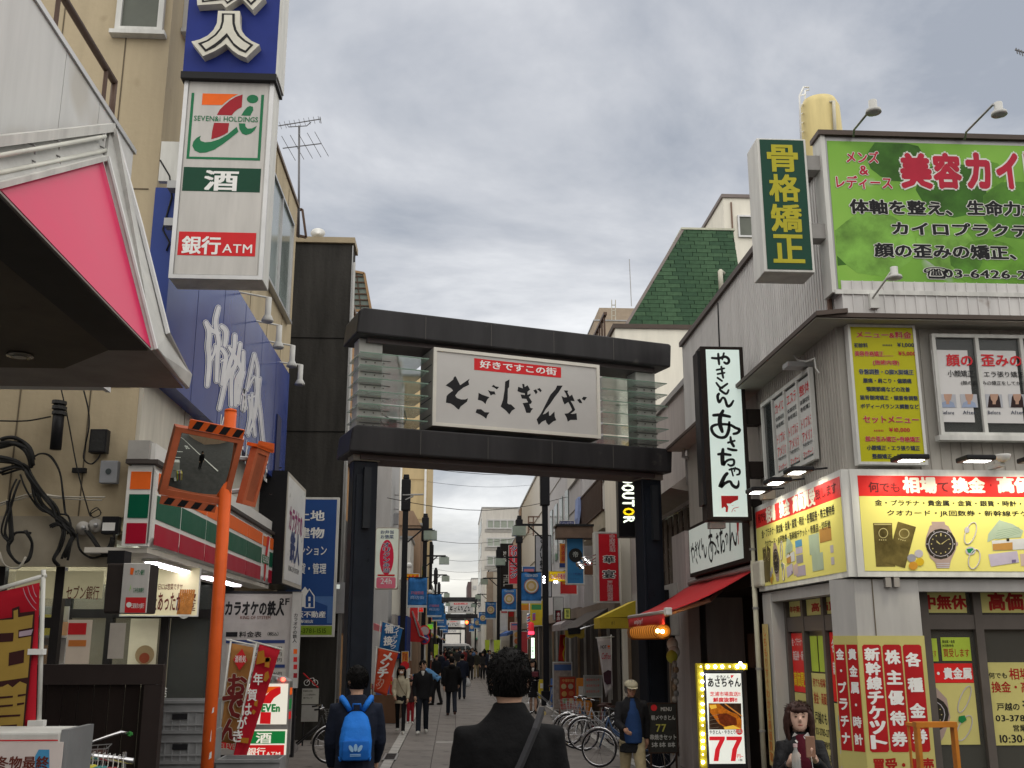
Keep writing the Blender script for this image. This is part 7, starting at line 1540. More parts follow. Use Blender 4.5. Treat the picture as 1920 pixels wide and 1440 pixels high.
# --- projecting signs, right
def fsign(name,label,Y,p0,p1,face,rim=OFFW,th=.3,border=.03,cat='sign'): return sign(name,label,FF(Y),p0,p1,th,face,rim,border,cat)
rs=fsign('vertical_sign','tall red restaurant sign with two large black characters outlined in white',26.5,(1114,997),(1164,1130),M('sign white3',(.50,.48,.46),.4),th=.35)
F265=FF(26.48); panel(F265,(1122,1001),(1161,1127),M('sign crimson',(.40,.012,.02),.4,emit=.03),rs,'red_face',0,.006); F3_=FF(26.47)
text(F3_,'中国料理',(1143,1002),(1153,1034),I_DR,rs,bold=.03,vert=True,halo=(I_W,.04)); hh_=(I_W,.06)
text(F3_,'華',(1132,1042),(1152,1056),I_K,rs,bold=.03,halo=hh_); text(F3_,'宴',(1131,1069),(1153,1084),I_K,rs,bold=.03,halo=hh_); text(F3_,'戸越銀座店',(1139,1089),(1149,1126),I_DR,rs,bold=.02,vert=True,halo=(I_W,.04))
for i,(x,y,bx,by) in enumerate(((1099,1046,1117,1040),(1107,1052,1117,1046),(1089,1056,1117,1053),(1094,1061,1117,1058))):
    t=thing('spot_lamp','chrome spot lamp on an arm left of the red restaurant sign, %s'%ord_n[i],'lamp',aY(bx,by,26.3),group='spot lamps by the red restaurant sign'); G().tube([aY(bx,by,26.4),aY(x,y,26.2)],.015,5).build('arm',CHR,t); p=aY(x,y,26.2); G().tube([p,p+Vector((-.10,.05,-.04))],.055,10).build('lamp_head',CHR,t,smooth=True); G().ball(p+Vector((-.02,-.05,-.05)),.018,8).build('bulb',M('spot glow',(1,1,.95),emit=10,var=0),t)
ds=fsign('vertical_sign','black vertical coffee shop sign with glowing rotated letters behind the right gate pillar',23.5,(1157,858),(1200,1007),M('doutor black',(.012,.012,.014),.3),rim=BLK,th=.3)
gw=M('letter glow',(.90,.98,.80),.4,emit=1.0); gy=M('bean glow',(.95,.62,.01),.4,emit=.8); Fd=FF(23.48)
for k,(ch,y0,y1,m_) in enumerate((('D',895,906,gw),('O',909,921,gw),('U',924,935,gw),('T',938,949,gw),('O',953,966,gy),('R',969,980,gw))):
    a0,b0,a1,b1=rc(Fd,(1165+k*.9,y0),(1189,y1)); vs0,fs0,_=glyph(ch,0); X0=min(v[0] for v in vs0);X1=max(v[0] for v in vs0);Y0=min(v[1] for v in vs0);Y1=max(v[1] for v in vs0); g=G()
    for j,(du,dv_) in enumerate(((0,0),(.012,.004),(-.012,-.004),(.0,.010),(0,-.010))): g.add([Fd.P(a0+(v[1]-Y0)/(Y1-Y0)*(a1-a0)+du,b1-(v[0]-X0)/(X1-X0)*(b1-b0)+dv_,.006+j*.0004) for v in vs0],fs0)
    g.build('lettering',m_,ds); panel(Fd,(1165+k*.9,(y0+y1)/2-.5),(1189,(y0+y1)/2+.5),BLK,ds,'letter_slit',.012,.014)
bs2=fsign('vertical_sign','blue vertical sign with a dark round logo under a small brown roof',30.5,(1061,1006),(1096,1096),M('sign blue2',(.03,.14,.30),.4,emit=.03),th=.3)
F305=FF(30.48); a,b=F305.px(1079,1041); G().disc(F305,a,b,.20,.01).build('logo_disc',M('logo dark',(.02,.02,.02),.5),bs2); text(F305,'帝',(1074,1034),(1084,1045),M('logo pale',(.4,.42,.4),.5),bs2,d=.014); text(F305,'インド料理店',(1064,1074),(1092,1078),I_B,bs2,d=.008); text(F305,'レストラン',(1064,1084),(1086,1087),I_B,bs2,d=.008)
rf2=thing('sign_roof','small brown roof board over the blue vertical sign','roof board',aY(1078,995,30.6)); p0=aY(1045,1008,30.2); p1=aY(1112,985,30.2)
G().box(p0.x,p1.x,30.2,30.9,p0.z,p1.z-.03).build('board',M('board brown',(.16,.11,.085),.6,var=.2),rf2); G().box(p0.x-.04,p1.x+.02,30.15,30.95,p1.z-.03,p1.z+.03).build('cap',BLK,rf2)
t=fsign('small_sign','small blue sign with a white rim on top of the brown roof board',31.2,(1048,976),(1077,985),M('sign blue3',(.06,.08,.25),.4),th=.1,border=.015); text(FF(31.19),'インドレストラン',(1050,978),(1074,983),I_W,t,bold=.01)
t=fsign('vertical_sign','orange vertical sign with a dark blue foot left of the blue sign',34,(1048,1018),(1062,1065),M('sign orange2',(.50,.20,.03),.5,emit=.03),th=.2,border=.02); panel(FF(33.99),(1049,1056),(1061,1064),I_B,t,'blue_foot',0,.01); text(FF(33.98),'居酒屋',(1052,1022),(1060,1052),I_DR,t,vert=True,bold=.02)
t=fsign('curry_sign','yellow curry restaurant sign with black characters beside the first right lamp post',36.5,(1030,1071),(1062,1090),M('sign yellow2',(.60,.42,.01),.4,emit=.08),rim=M('rim yellow',(.5,.35,.02),.5),th=.3,border=.02); text(FF(36.49),'CoCo壱番屋',(1032,1075),(1060,1086),I_DR,t,bold=.03,halo=(I_W,.03))
t=fsign('vertical_sign','white vertical sign with black brush writing behind the first right lamp post',41,(1003,1003),(1035,1120),M('sign white4',(.42,.43,.46),.5,emit=.02),rim=BLK,th=.2,border=.03); text(FF(40.98),'さんい村下',(1012,1006),(1022,1078),I_K,t,vert=True,bold=.04)
for (x,y) in ((1020,1082),(1020,1087),(1020,1092),(1040,1091),(1044,1091)): G().ball(aY(x,y,36.3),.035,8).build('bulb',M('bulb glow'),t)
t=fsign('vertical_sign','red vertical cleaners sign with white outlined writing beside the second right lamp post',55,(954,1022),(973,1095),M('sign red4',(.52,.03,.05),.5,emit=.05),th=.3,border=.015); text(FF(54.98),'クリーニング',(957,1024),(970,1084),I_B,t,vert=True,bold=.03,halo=(I_W,.05))
t=fsign('vertical_sign','tall black sign reading SLOT and HILL HOUSE in pale letters',72,(938,1019),(962,1145),M('sign black5',(.02,.018,.018),.5),rim=BLK,th=.5,border=.03); text(FF(71.98),'SLOT',(944,1034),(949,1053),I_W,t,vert=True,rot=1,bold=.02); text(FF(71.98),'HILL HOUSE',(944,1078),(956,1142),M('letters pale grey',(.42,.42,.40),.5),t,vert=True,rot=1,bold=.01)
# awnings right
ya=thing('awning','yellow fixed awning with a box valance beside the right gate pillar','awning',(3.7,22,2.2)); yc=M('awning yellow',(.55,.42,.04),.7,var=.12); F22=FF(22); q=[F22.px(x,y) for x,y in ((1125,1158),(1192,1156),(1192,1126))]
G().prism([F22.P(*q[0],-.0),F22.P(*q[1],0),F22.P(*q[2],0)],(0,.9,0)).build('sloped_cover',yc,ya); a0,b0=F22.px(1125,1178); a1,b1=F22.px(1174,1158); G().box(a0-.004,a1+.2,21.97,22.9,b0,b1).build('valance',M('valance yellow',(.42,.30,.03),.7,var=.15),ya); text(FF(21.96),'#1',(1146,1164),(1152,1172),M('ink olive',(.15,.11,.02),.6),ya)
da=thing('awning','dark grey awning beyond the yellow awning','awning',(3.6,28,2.3)); F27=FF(27.2); q=[F27.px(x,y) for x,y in ((1083,1176),(1140,1160),(1140,1140))]; G().prism([F27.P(*v) for v in q],(0,4.5,0)).build('sloped_cover',M('awning dark',(.07,.06,.055),.7,var=.2),da); G().tube([F27.P(*F27.px(1088,1180),.05),F27.P(*F27.px(1130,1166),.05)],.025,6).build('bar',CHR,da)
g2=thing('striped_awning','pale patterned awning with an ochre scalloped hem at the middle shops on the right','awning',(3.5,33,2.2)); F33=FF(33); q=[F33.px(x,y) for x,y in ((1052,1170),(1062,1163),(1090,1163),(1090,1178),(1052,1182))]; G().prism([F33.P(*v) for v in q],(0,3,0)).build('cover',M('awning pale',(.34,.31,.32),.7,var=.2),g2); q=[F33.px(x,y) for x,y in ((1060,1182),(1096,1180),(1096,1195),(1090,1198),(1080,1193),(1070,1197),(1060,1194))]; G().prism([F33.P(*v) for v in q],(0,.03,0)).build('hem',M('hem ochre',(.25,.18,.03),.7),g2); q=[F33.px(x,y) for x,y in ((1064,1176),(1090,1174),(1088,1188),(1066,1190))]; G().prism([F33.P(*v,.02) for v in q],(0,.02,0)).build('dark_fringe',BLK,g2)
# ground floor fronts on the right
def front(label,X,y0,y1,side=1,h=2.4,m=None,posts=None):
    t=thing('street_shop',label,'shop',(X,(y0+y1)/2,-.4)); F_=FR(X) if side>0 else FL(X); g=G()
    a0,a1=(-y1,-y0) if side>0 else (y0,y1)
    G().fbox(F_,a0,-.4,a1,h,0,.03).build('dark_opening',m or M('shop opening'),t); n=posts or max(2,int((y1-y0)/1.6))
    for k in range(n+1): a=a0+(a1-a0)*k/n; G().fbox(F_,a-.05,-.4,a+.05,h,.03,.10).build('post',M('post mix%d'%(k%3),[(.25,.18,.12),(.35,.34,.32),(.12,.11,.10)][k%3],.6),t)
    G().fbox(F_,a0,h,a1,h+.35,.0,.14).build('fascia',M('fascia %s'%label[:12],random.choice([(.30,.26,.22),(.22,.18,.15),(.35,.33,.31),(.30,.12,.09)]),.6,var=.2),t); return t
front('dark shop front under the yellow awning',4.50,20.0,26.8); front('shop front with pale posts past the dark awning',4.28,27.2,35.8,h=2.5); front('shop front beneath the grey panelled block',4.42,36.3,51.5,h=2.6); front('shop front under the pale beige block',4.56,52.5,73,h=2.6)
# flags and boards, right
cf=banner('banner_flag','white coffee banner with a dark cup picture in front of the dark awning',FF(23.2),[(1119,1196),(1146,1194),(1149,1285),(1136,1308)],M('cloth white',(.50,.46,.46),.8),[[(1146,1190),(1148,1312)],[(1117,1196),(1152,1194)]]); Fc_=FF(23.15)
text(Fc_,'HOT',(1126,1210),(1137,1216),I_K,cf,bold=.03); text(Fc_,'!',(1139,1210),(1144,1216),I_O,cf); text(Fc_,'Coffee',(1128,1224),(1145,1236),M('maroon red ink'),cf,shear=.3); trace(Fc_,[(1131,1262),(1140,1256),(1146,1258),(1146,1282),(1138,1284),(1133,1278)],M('cup dark',(.05,.02,.03),.5),cf,'cup_print',.002)
ry=banner('banner_flag','red and yellow vertical banner in front of the middle shops on the right',FF(36),[(1050,1190),(1060,1190),(1058,1240),(1047,1240)],M('cloth red2',(.45,.03,.02),.8),[[(1061,1188),(1060,1300)]]); strokes(FF(35.95),[([(1058,1196),(1057,1206),(1059,1214),(1056,1225),(1058,1238)],2.5)],M('yellow cloth ink',(.55,.4,.03),.7),ry,'print',.004)
def aboard(label,Y,p0,p1,face,hd=None,fr=ALU,name='sign_board'):
    t=sign(name,label,FF(Y),p0,p1,.06,face,fr,.03,'sign board'); F_=FF(Y); a0,b0,a1,b1=rc(F_,p0,p1)
    for a in (a0,a1-.04): G().fbox(F_,a,gz(Y),a+.04,b0,-.06,0).build('leg',fr,t)
    G().fbox(F_,a0-.05,gz(Y),a1+.05,gz(Y)+.08,-.35,.2).build('foot',fr,t)
    if hd: panel(F_,(p0[0]+3,p0[1]+5),(p1[0]-3,p0[1]+16),hd,t,'header',0,.006)
    return t
t=aboard('tall chrome framed poster stand with a blue header',32,(1036,1241),(1074,1332),M('stand paper',(.26,.22,.20),.6,var=.3,scale=9),M('header blue',(.05,.09,.22),.6))
t=aboard('red menu board with small dish pictures leaning in front of the chrome stand',31.3,(1048,1268),(1081,1332),M('menu red',(.36,.035,.02),.6),None,M('board frame brown',(.18,.10,.07),.6)); F31=FF(31.28); text(F31,'中華料理',(1054,1273),(1076,1279),M('menu yellow2',(.5,.3,.1),.6),t)
for i,(x,y,c) in enumerate(((1057,1287,(.4,.3,.15)),(1070,1287,(.35,.28,.2)),(1058,1301,(.45,.25,.08)),(1071,1300,(.4,.12,.05)),(1059,1314,(.12,.2,.05)),(1071,1314,(.5,.3,.1)))): a,b=F31.px(x,y); G().disc(F31,a,b,.075,.004).build('dish_print',M('dish%d'%i,c,.6),t)
t=aboard('white easel board with faint red writing near the bicycles',29,(1094,1266),(1130,1308),M('easel white',(.30,.31,.29),.6)); 
for k in range(3): text(FF(28.98),'本日のランチ',(1099,1272+k*11),(1124,1277+k*11),M('poster red'),t)
t=fsign('hanging_sign','small dark red sign with pale characters high above the middle shops',38,(1042,1144),(1052,1167),M('sign maroon',(.22,.02,.03),.5),rim=BLK,th=.3,border=.02); text(FF(37.98),'本店',(1044,1148),(1050,1163),I_W,t,vert=True)
t=fsign('hanging_sign','small lime sign next to the dark red one above the middle shops',36,(1057,1140),(1070,1161),M('sign lime',(.40,.42,.10),.5,emit=.1),rim=BLK,th=.3,border=.02); text(FF(35.98),'整体',(1061,1144),(1067,1158),I_DG,t,vert=True)
for i,x in enumerate((991,1001)):
    t=thing('barber_pole','striped barber pole at the middle distance, %s one'%['left','right'][i],'barber pole',aY(x,1200,50),group='barber poles on the right'); p=aY(x,1198 if i==0 else 1163,50); z1=aY(x,1150,50).z; n=10; hgt=z1-p.z
    G().tube([p,(p.x,50,z1)],.07,10).build('tube',I_W,t,smooth=True)
    for k in range(n): 
        c=[I_R,M('barber blue',(.05,.15,.5),.5)][k%2]; zz_=p.z+hgt*k/n; G().tube([(p.x-.07,49.93,zz_),(p.x+.07,49.92,zz_+hgt*.06)],.028,5).build('stripe',c,t)
t=thing('red_lantern','red cylindrical street sign glowing between the barber poles','lantern',aY(996,1190,49)); G().lathe(aY(996,1192,49),[(.02,0),(.13,.05),(.13,.55),(.02,.62)],14).build('shade',M('lantern red',(.6,.03,.04),.5,emit=.25),t,smooth=True); p=aY(996,1190,49); G().lathe((p.x,49,p.z-.02),[(.02,0),(.14,.03),(.14,.16),(.1,.2)],14).build('lower_glow',M('red glow',(1,.05,.1),emit=1.6,var=0),t)
t=thing('lit_strip_sign','narrow glowing pale green sign strip under the red lantern','sign',aY(999,1230,49.5)); panel(FF(49.5),(996,1196),(1002,1234),M('strip glow',(.75,1,.75),emit=1.1,var=0),t,'strip',0,.1); text(FF(49.38),'営業中',(997,1212),(1001,1230),I_DG,t,vert=True)
t=aboard('white picture menu board with orange dishes at a middle shop',60,(962,1183),(977,1226),M('menu pale',(.5,.46,.42),.6))
for k in range(3): a,b=FF(59.9).px(969,1190+k*12); G().disc(FF(59.9),a,b,.15,.004).build('dish_print',M('dish%d'%(k+2)),t)
t=fsign('awning_sign','red and white cloth sign above the picture menu board',58,(972,1183),(990,1226),M('cloth red4',(.5,.06,.07),.7),rim=WHT,th=.05)
# yellow green pennants
for i,(x,y,Y,lb) in enumerate(((932,1200,62,'right near'),(914,1200,85,'right far'),(818,1208,90,'left'))):
    t=thing('pennant','slim yellow green pennant on a stand, %s one'%lb,'banner',aY(x,y+25,Y),group='yellow green pennants'); p=aY(x,y,Y); h_=(aY(x,y,Y).z-aY(x,y+26,Y).z)
    G().prism([(p.x-.16,Y,p.z-h_),(p.x+.1,Y,p.z-h_),(p.x+.2,Y,p.z),(p.x-.2,Y,p.z)],(0,.02,0)).build('cloth',M('lime cloth',(.38,.48,.05),.7,emit=.05),t); G().tube([(p.x+.2,Y,p.z+.1),(p.x+.2,Y,-.4)],.02,5).build('pole',WHT,t)
# --- signs, left
FO=FF(28)
os_=thing('bento_sign','white rounded bento shop sign with a red ellipse and a pink 24h panel','sign',FO.P(*FO.px(725,1103)))
def rrect(F_,p0,p1,r,n=5):
    a0,b0,a1,b1=rc(F_,p0,p1); o=[]
    for cx,cy,s0 in ((a1-r,b1-r,0),(a0+r,b1-r,90),(a0+r,b0+r,180),(a1-r,b0+r,270)):
        for k in range(n+1): th=R_(s0+90*k/n); o.append((cx+r*math.cos(th),cy+r*math.sin(th)))
    return o
G().fprism(FO,rrect(FO,(705,989),(746,1105),.06),-.2,0).build('housing',M('bento rim',(.42,.36,.30),.5),os_); G().fpoly(FO,rrect(FO,(706,990.5),(744.5,1103),.05),.002).build('face_panel',M('bento white',(.60,.64,.55),.4,emit=.10),os_)
G().fpoly(FO,rrect(FO,(706,1082),(741.5,1103),.05),.004).build('pink_panel',M('bento pink',(.60,.14,.20),.4,emit=.06),os_); panel(FO,(708,1077),(740,1080.5),I_R,os_,'red_bar',.004,.006)
a,b=FO.px(725,1045); G().disc(FO,a,b,.185,.004,n=28,ry=.46).build('red_ellipse',M('bento red',(.58,.02,.06),.4,emit=.05),os_); FO2=FO.sh(.005)
text(FO2,'お弁当',(714,994),(738,1001),I_B,os_,bold=.02); text(FO2,'お惣菜',(714,1003),(738,1010),I_B,os_,bold=.02)
for k,ch in enumerate('オリジン弁当'): text(FO2,ch,(719,1017+k*9.6),(730,1025.5+k*9.6),I_B,os_,bold=.02,halo=(I_W,.04))
text(FO2,'24h',(714,1084),(734,1095),I_W,os_,bold=.015)
t=fsign('shoe_sign','orange sign with red ABC MART letters beyond the first left lamp post',47,(761,1075),(786,1103),M('abc orange',(.60,.26,.01),.5,emit=.08),th=.3,border=.02); text(FF(46.97),'ABC',(765,1079),(784,1089),I_R,t,bold=.04); text(FF(46.97),'MART',(763,1092),(784,1101),I_R,t,bold=.04)
t=thing('traffic_sign_post','post with a round red rimmed sign over a blue no parking disc, left kerb','traffic sign',aY(796,1250,46)); Fz_=FF(46); G().tube([aY(797,1175,46.05),(aY(797,1200,46).x,46.05,-.4)],.035,6).build('post',WHT,t)
for (y,ms) in ((1183,((.31,I_R),(.25,M('disc pale',(.42,.42,.42),.5)))),(1198,((.31,I_R),(.24,M('disc blue',(.04,.07,.26),.5))))):
    a,b=Fz_.px(796,y)
    for i,(r,m_) in enumerate(ms): G().disc(Fz_,a,b,r*.75,.002+i*.003).build('disc',m_,t)
a,b=Fz_.px(796,1198); G().tube([Fz_.P(a-.14,b+.14,.01),Fz_.P(a+.14,b-.14,.01)],.02,4).build('slash',I_R,t)
t=thing('red_awning','tall red triangular awning cloth over the left shops','awning',aY(775,1205,44)); F44=FF(44); G().prism([F44.P(*F44.px(x,y)) for x,y in ((764,1145),(772,1144),(795,1196),(788,1204),(767,1203))],(0,2.5,0)).build('cloth',M('awning red2',(.48,.03,.03),.7,var=.15),t); G().tube([F44.P(*F44.px(x,y),.03) for x,y in ((773,1146),(787,1192),(803,1199))],.03,5).build('pole',GRY,t)
t=fsign('small_sign','small glowing red sign with white writing on the left shops',52,(783,1131),(794,1148),M('sign red6',(.6,.02,.01),.5,emit=.35),th=.2,border=.02); text(FF(51.98),'セ1',(785,1136),(792,1143),I_W,t,bold=.02)
t=fsign('small_sign','small glowing green sign on the left shops behind the lamp post',60,(801,1170),(812,1180),M('sign green7',(.15,.5,.02),.5,emit=.3),th=.2,border=.02)
front('dark shop fronts on the left past the gate with goods piled outside',-2.18,38.4,47.5,side=-1,h=2.4); front('cream posted shop front on the left below the red awning cloth',-1.98,48.5,58,side=-1,h=2.4)
mf=banner('banner_flag','orange red fried cutlet banner leaning on the left past the gate',FF(26),[(709,1214),(747,1223),(725,1305),(701,1297)],M('cloth vermilion',(.55,.07,.03),.75,var=.12),[[(706,1212),(698,1330)],[(703,1213),(750,1224)]]); Fm_=FF(25.94)
for (ch,x,y,r) in (('メ',726,1232,9),('ン',721,1247,8),('チ',718,1262,9),('カ',714,1277,6),('ツ',711,1287,6)): text(Fm_,ch,(x-r,y-r*.85),(x+r,y+r*.85),I_W if r>6 else M('cloth pale ink',(.62,.40,.32),.7),mf,bold=.05 if r>6 else .015,d=.004)
bf=banner('banner_flag','blue banner with white writing behind the orange red one',FF(27.5),[(717,1165),(755,1178),(746,1222),(711,1216)],M('cloth blue2',(.03,.15,.38),.75,var=.1),[[(714,1163),(707,1230)],[(714,1164),(757,1179)]]); Fb_=FF(27.44)
for k,ch in enumerate('ワイデック'): text(Fb_,ch,(739-k*1.7,1173+k*9),(749-k*1.7,1181+k*9),I_W,bf,bold=.02,d=.004)
for k,ch in enumerate('補接'): text(Fb_,ch,(722-k*2,1170+k*23),(737-k*2,1187+k*23),I_W,bf,bold=.04,d=.004)
t=thing('pink_awning','small pink awning edge sticking out beside the left gate pillar','awning',aY(715,1180,33)); F33=FF(33); G().prism([F33.P(*F33.px(x,y)) for x,y in ((700,1168),(732,1182),(730,1190),(700,1181))],(0,1.5,0)).build('cover',M('awning pink',(.50,.16,.18),.7),t)
t=fsign('price_card','orange price card over a red round tag on the left stalls',30,(753,1221),(766,1242),M('card orange',(.6,.25,.04),.5),th=.03,border=.01); text(FF(29.98),'70',(755,1225),(763,1238),I_DR,t,vert=False); a,b=FF(29.97).px(759,1248); G().disc(FF(29.97),a,b,.12,.0).build('round_tag',I_R,t)
t=thing('goods_stall','low stall with piled red and white goods under the left banners','stall',(-2.0,31,-.4)); G().box(-2.5,-1.5,30.5,33.5,-.4,.35).build('table',M('stall brown',(.14,.08,.05),.7),t)
g=G(); rr=random.Random(3)
for k in range(60): x=rr.uniform(-2.45,-1.6); y=rr.uniform(30.5,33.3); s=rr.uniform(.08,.18); g.box(x,x+s,y,y+s,.352,.35+rr.uniform(.08,.3),rr.randrange(5))
tag(g.build('goods',[M('good a',(.5,.05,.04),.6),M('good b',(.55,.53,.5),.6),M('good c',(.15,.12,.1),.6),M('good d',(.5,.3,.05),.6),M('good e',(.08,.12,.3),.6)],t),kind='stuff')
ac=thing('air_conditioner','pale grey unit box fixed beside the blue estate sign on the black tower','box',aY(637,1150,25.3)); F25=FF(25.2); panel(F25,(626,1092),(648,1150),M('unit grey',(.26,.26,.27),.5),ac,'case',-.25,.0); panel(F25,(630,1096),(637,1104),M('unit light',(.7,.75,.7),.5,emit=.3),ac,'display',.0,.01)
# --- van, traffic light, wires
vn=thing('van','white van crossing the far end of the street beyond the crowd','van',(1.2,155,-.4)); vw=M('van white',(.66,.66,.66),.3,coat=.4)
F155=FF(155)
x0,x1=-1.6,3.4; zt_=1.72
body=[(x0,-.1),(x1+.05,-.1),(x1+.05,.45),(x1-.25,.75),(x1-.95,1.55),(x1-1.5,zt_),(x0+.1,zt_),(x0,1.5)]
G().fprism(F155,body,-1.8,0).build('body',vw,vn,bevel=.06); G().fbox(F155,x0+.3,.75,x1-1.6,1.35,.0,.01).build('side_window',GLASS,vn); G().fpoly(F155,[(x1-1.45,.75),(x1-.5,.75),(x1-1.05,1.38),(x1-1.45,1.38)],.01).build('door_window',GLASS,vn)
for x in (x0+.9,x1-.9): G().lathe((x,154.98,-.07),[(.33,0),(.33,.2)],16,ax='y').build('wheel',BLK,vn)
tl=thing('traffic_light','red lit traffic signal hanging over the road before the second gate','traffic light',aY(875,1167,125)); p=aY(875,1167,125); pp2=aY(897,1165,125)
G().box(p.x-.2,p.x+.2,124.9,125.1,p.z-.2,p.z+.2).build('housing',BLK,tl); G().ball((p.x,124.85,p.z),.19,12).build('red_lamp',M('signal red',(1,.09,.02),emit=6,var=0),tl,smooth=True); G().tube([(p.x,125,p.z+.22),(pp2.x,125,p.z+.35),(pp2.x,125,-.4)],.06,6).build('mast',pm,tl,smooth=True)
for i,(a,b,c,d_,Y0,Y1) in enumerate(((700,862,1045,886,30,45),(800,903,1010,908,60,70))):
    t=thing('overhead_wire','thin overhead wire across the sky under the gate, %s one'%['upper','lower'][i],'wire',aY(a,b,Y0)); A=aY(a,b,Y0);B=aY(c,d_,Y1); G().tube([A.lerp(B,k/8)-Vector((0,0,.25*math.sin(math.pi*k/8))) for k in range(9)],.012,4).build('strand',BLK,t)
cm=thing('camera_pole_clutter','transformer box and cable brackets on the first left lamp post','box',(-2.1,40.3,5.6))
p=aY(740,973,40.2); G().box(p.x-.12,p.x+.14,40.1,40.35,p.z-.22,p.z+.2).build('box',M('unit grey'),cm)
for (a,b,c,d_) in ((729,927,748,928),(729,952,748,955),(728,963,748,962),(755,928,794,927),(760,937,775,930)): G().tube([aY(a,b,40.25),aY(c,d_,40.25)],.035,5).build('bracket',GRY,cm)
for i,(x,y,Y) in enumerate(((767,1060,46),(755,1090,42),(806,1110,58))):
    t=thing('security_camera','white dome camera on the left street fronts, %s'%['upper one','lower near one','farthest one'][i],'camera',aY(x,y,Y),group='dome cameras on the left fronts'); G().ball(aY(x,y,Y),.13,10).build('dome',WHT,t,smooth=True); G().tube([aY(x,y-2,Y),aY(x-9,y-4,Y)],.03,5).build('arm',WHT,t)
# smaller projecting signs down both rows
cn_l=[('red',(.45,.03,.03)),('white',(.5,.5,.48)),('green',(.05,.22,.08)),('yellow',(.5,.38,.03)),('blue',(.05,.12,.32)),('orange',(.5,.18,.03)),('black',(.02,.02,.02)),('pink',(.5,.18,.22)),('brown',(.16,.08,.05))]
rs_=random.Random(9); OR='first second third fourth fifth sixth seventh eighth ninth tenth eleventh twelfth thirteenth fourteenth fifteenth sixteenth seventeenth eighteenth nineteenth twentieth'.split()
for i in range(40):
    sd=1 if i%2 else -1; Y=30+i*2.35 if sd>0 else 47+i*2.1; cnm,cc_=cn_l[(i*5+(sd>0)*3)%9]; w_h=rs_.uniform(.35,.8); h_h=rs_.uniform(.5,2.2); z_=rs_.uniform(2.3,5.2); xw=(4.35 if sd>0 else -2.05)
    sz='tall' if h_h>1.5 else 'square' if h_h<.9 else 'upright'; x0,x1=(xw-w_h,xw) if sd>0 else (xw,xw+w_h)
    t=thing('hanging_sign','%s %s shop sign, %s one along the %s row from the gate'%(sz,cnm,OR[i//2],'right' if sd>0 else 'left'),'sign',((x0+x1)/2,Y,z_),'small projecting shop signs'); b=G().box(x0,x1,Y,Y+.15,z_,z_+h_h).build('housing',WHT if cnm!='white' else GRY,t); F_=FF(Y)
    G().fbox(F_,x0+.03,z_+.03,x1-.03,z_+h_h-.03,.002,.008).build('face_panel',M('sign tone %s'%cnm,cc_,.5,emit=.04),t); cn2=cn_l[(i*7+2)%9][1]
    G().fbox(F_,x0+.1,z_+h_h*.62,x1-.1,z_+h_h*.82,.008,.012).build('band',M('sign tone %s'%cn_l[(i*7+2)%9][0],cn2,.5,emit=.04),t)
# goods and boards along the shop fronts
for i in range(26):
    sd=1 if i%2 else -1; Y=29+i*2.9 if sd>0 else 33+i*2.6; cnm,cc_=cn_l[(i*4+1)%9]; X=(3.75 if sd>0 else -1.85)+rs_.uniform(-.15,.15); hh2=rs_.uniform(.6,1.5)
    t=thing('sandwich_board','%s %s standing board, %s one on the %s pavement'%('tall' if hh2>1.1 else 'low',cnm,OR[i//2],'right' if sd>0 else 'left'),'sign board',(X,Y,-.4),'standing boards along the pavements')
    G().prism([(X-.24,Y,-.4),(X+.24,Y,-.4),(X+.2,Y+.02,-.4+hh2),(X-.2,Y+.02,-.4+hh2)],(0,.2,0)).build('board',M('sign tone %s'%cnm,cc_,.5,emit=.04),t); G().box(X-.16,X+.16,Y-.012,Y-.002,-.4+hh2*.55,-.4+hh2*.8).build('notice',WHT if cnm!='white' else I_R,t)
for i in range(5):
    Y0=36+i*17; t=thing('overhead_wire','thin cable crossing between the two rows of shops, %s from the gate'%['first','second','third','fourth','fifth'][i],'wire',(1,Y0,7),'cables crossing the street'); A=Vector((-2.3,Y0,6.6+i*.4)); B=Vector((4.6,Y0+5,7.4+i*.3)); G().tube([A.lerp(B,k/8)-Vector((0,0,.5*math.sin(math.pi*k/8))) for k in range(9)],.014,4).build('strand',BLK,t)
# city behind the camera: reflected in glass and mirrors
for i,(x0,x1,y0,y1,z1,m_) in enumerate(((-14,-4.6,-18,-2,8,wgrey),(5.5,16,-20,-4,9,wbrown))): bld(['grey building behind the viewer on the left','brown building behind the viewer on the right'][i],x0,x1,y0,y1,z1,m_)
# ================================================================ PEOPLE
def realize(g,voxel,smooth=2,wr=0,seed=0,dec=None):
    """fuse the lofts of one figure or garment into one continuous skin"""
    me=bpy.data.meshes.new('tmp'); me.from_pydata(g.v,[],g.f); me.update()
    o=bpy.data.objects.new('tmp',me); _ts.collection.objects.link(o)
    m=o.modifiers.new('r','REMESH'); m.mode='VOXEL'; m.voxel_size=voxel; m.use_smooth_shade=True
    if smooth: s=o.modifiers.new('s','SMOOTH'); s.factor=.5; s.iterations=smooth
    _vl.update(); ev=o.evaluated_get(_vl.depsgraph); r=bpy.data.meshes.new_from_object(ev)
    bpy.data.objects.remove(o); bpy.data.meshes.remove(me)
    if wr:
        r.update(); off=Vector((seed*3.1,seed*1.7,seed))
        NN=[v.normal.copy() for v in r.vertices]
        for v,n in zip(r.vertices,NN):
            c=v.co.copy(); a=noise.noise(Vector((c.x*9,c.y*9,c.z*5))+off)*.6+noise.noise(Vector((c.x*20,c.y*20,c.z*26))+off)*.5
            v.co=c+n*a*wr
    r.polygons.foreach_set('use_smooth',[True]*len(r.polygons)); return r
def link(me,name,mat,parent):
    me.name=name; me.materials.clear(); me.materials.append(mat); o=bpy.data.objects.new(name,me); COL.objects.link(o); o.parent=parent; return o
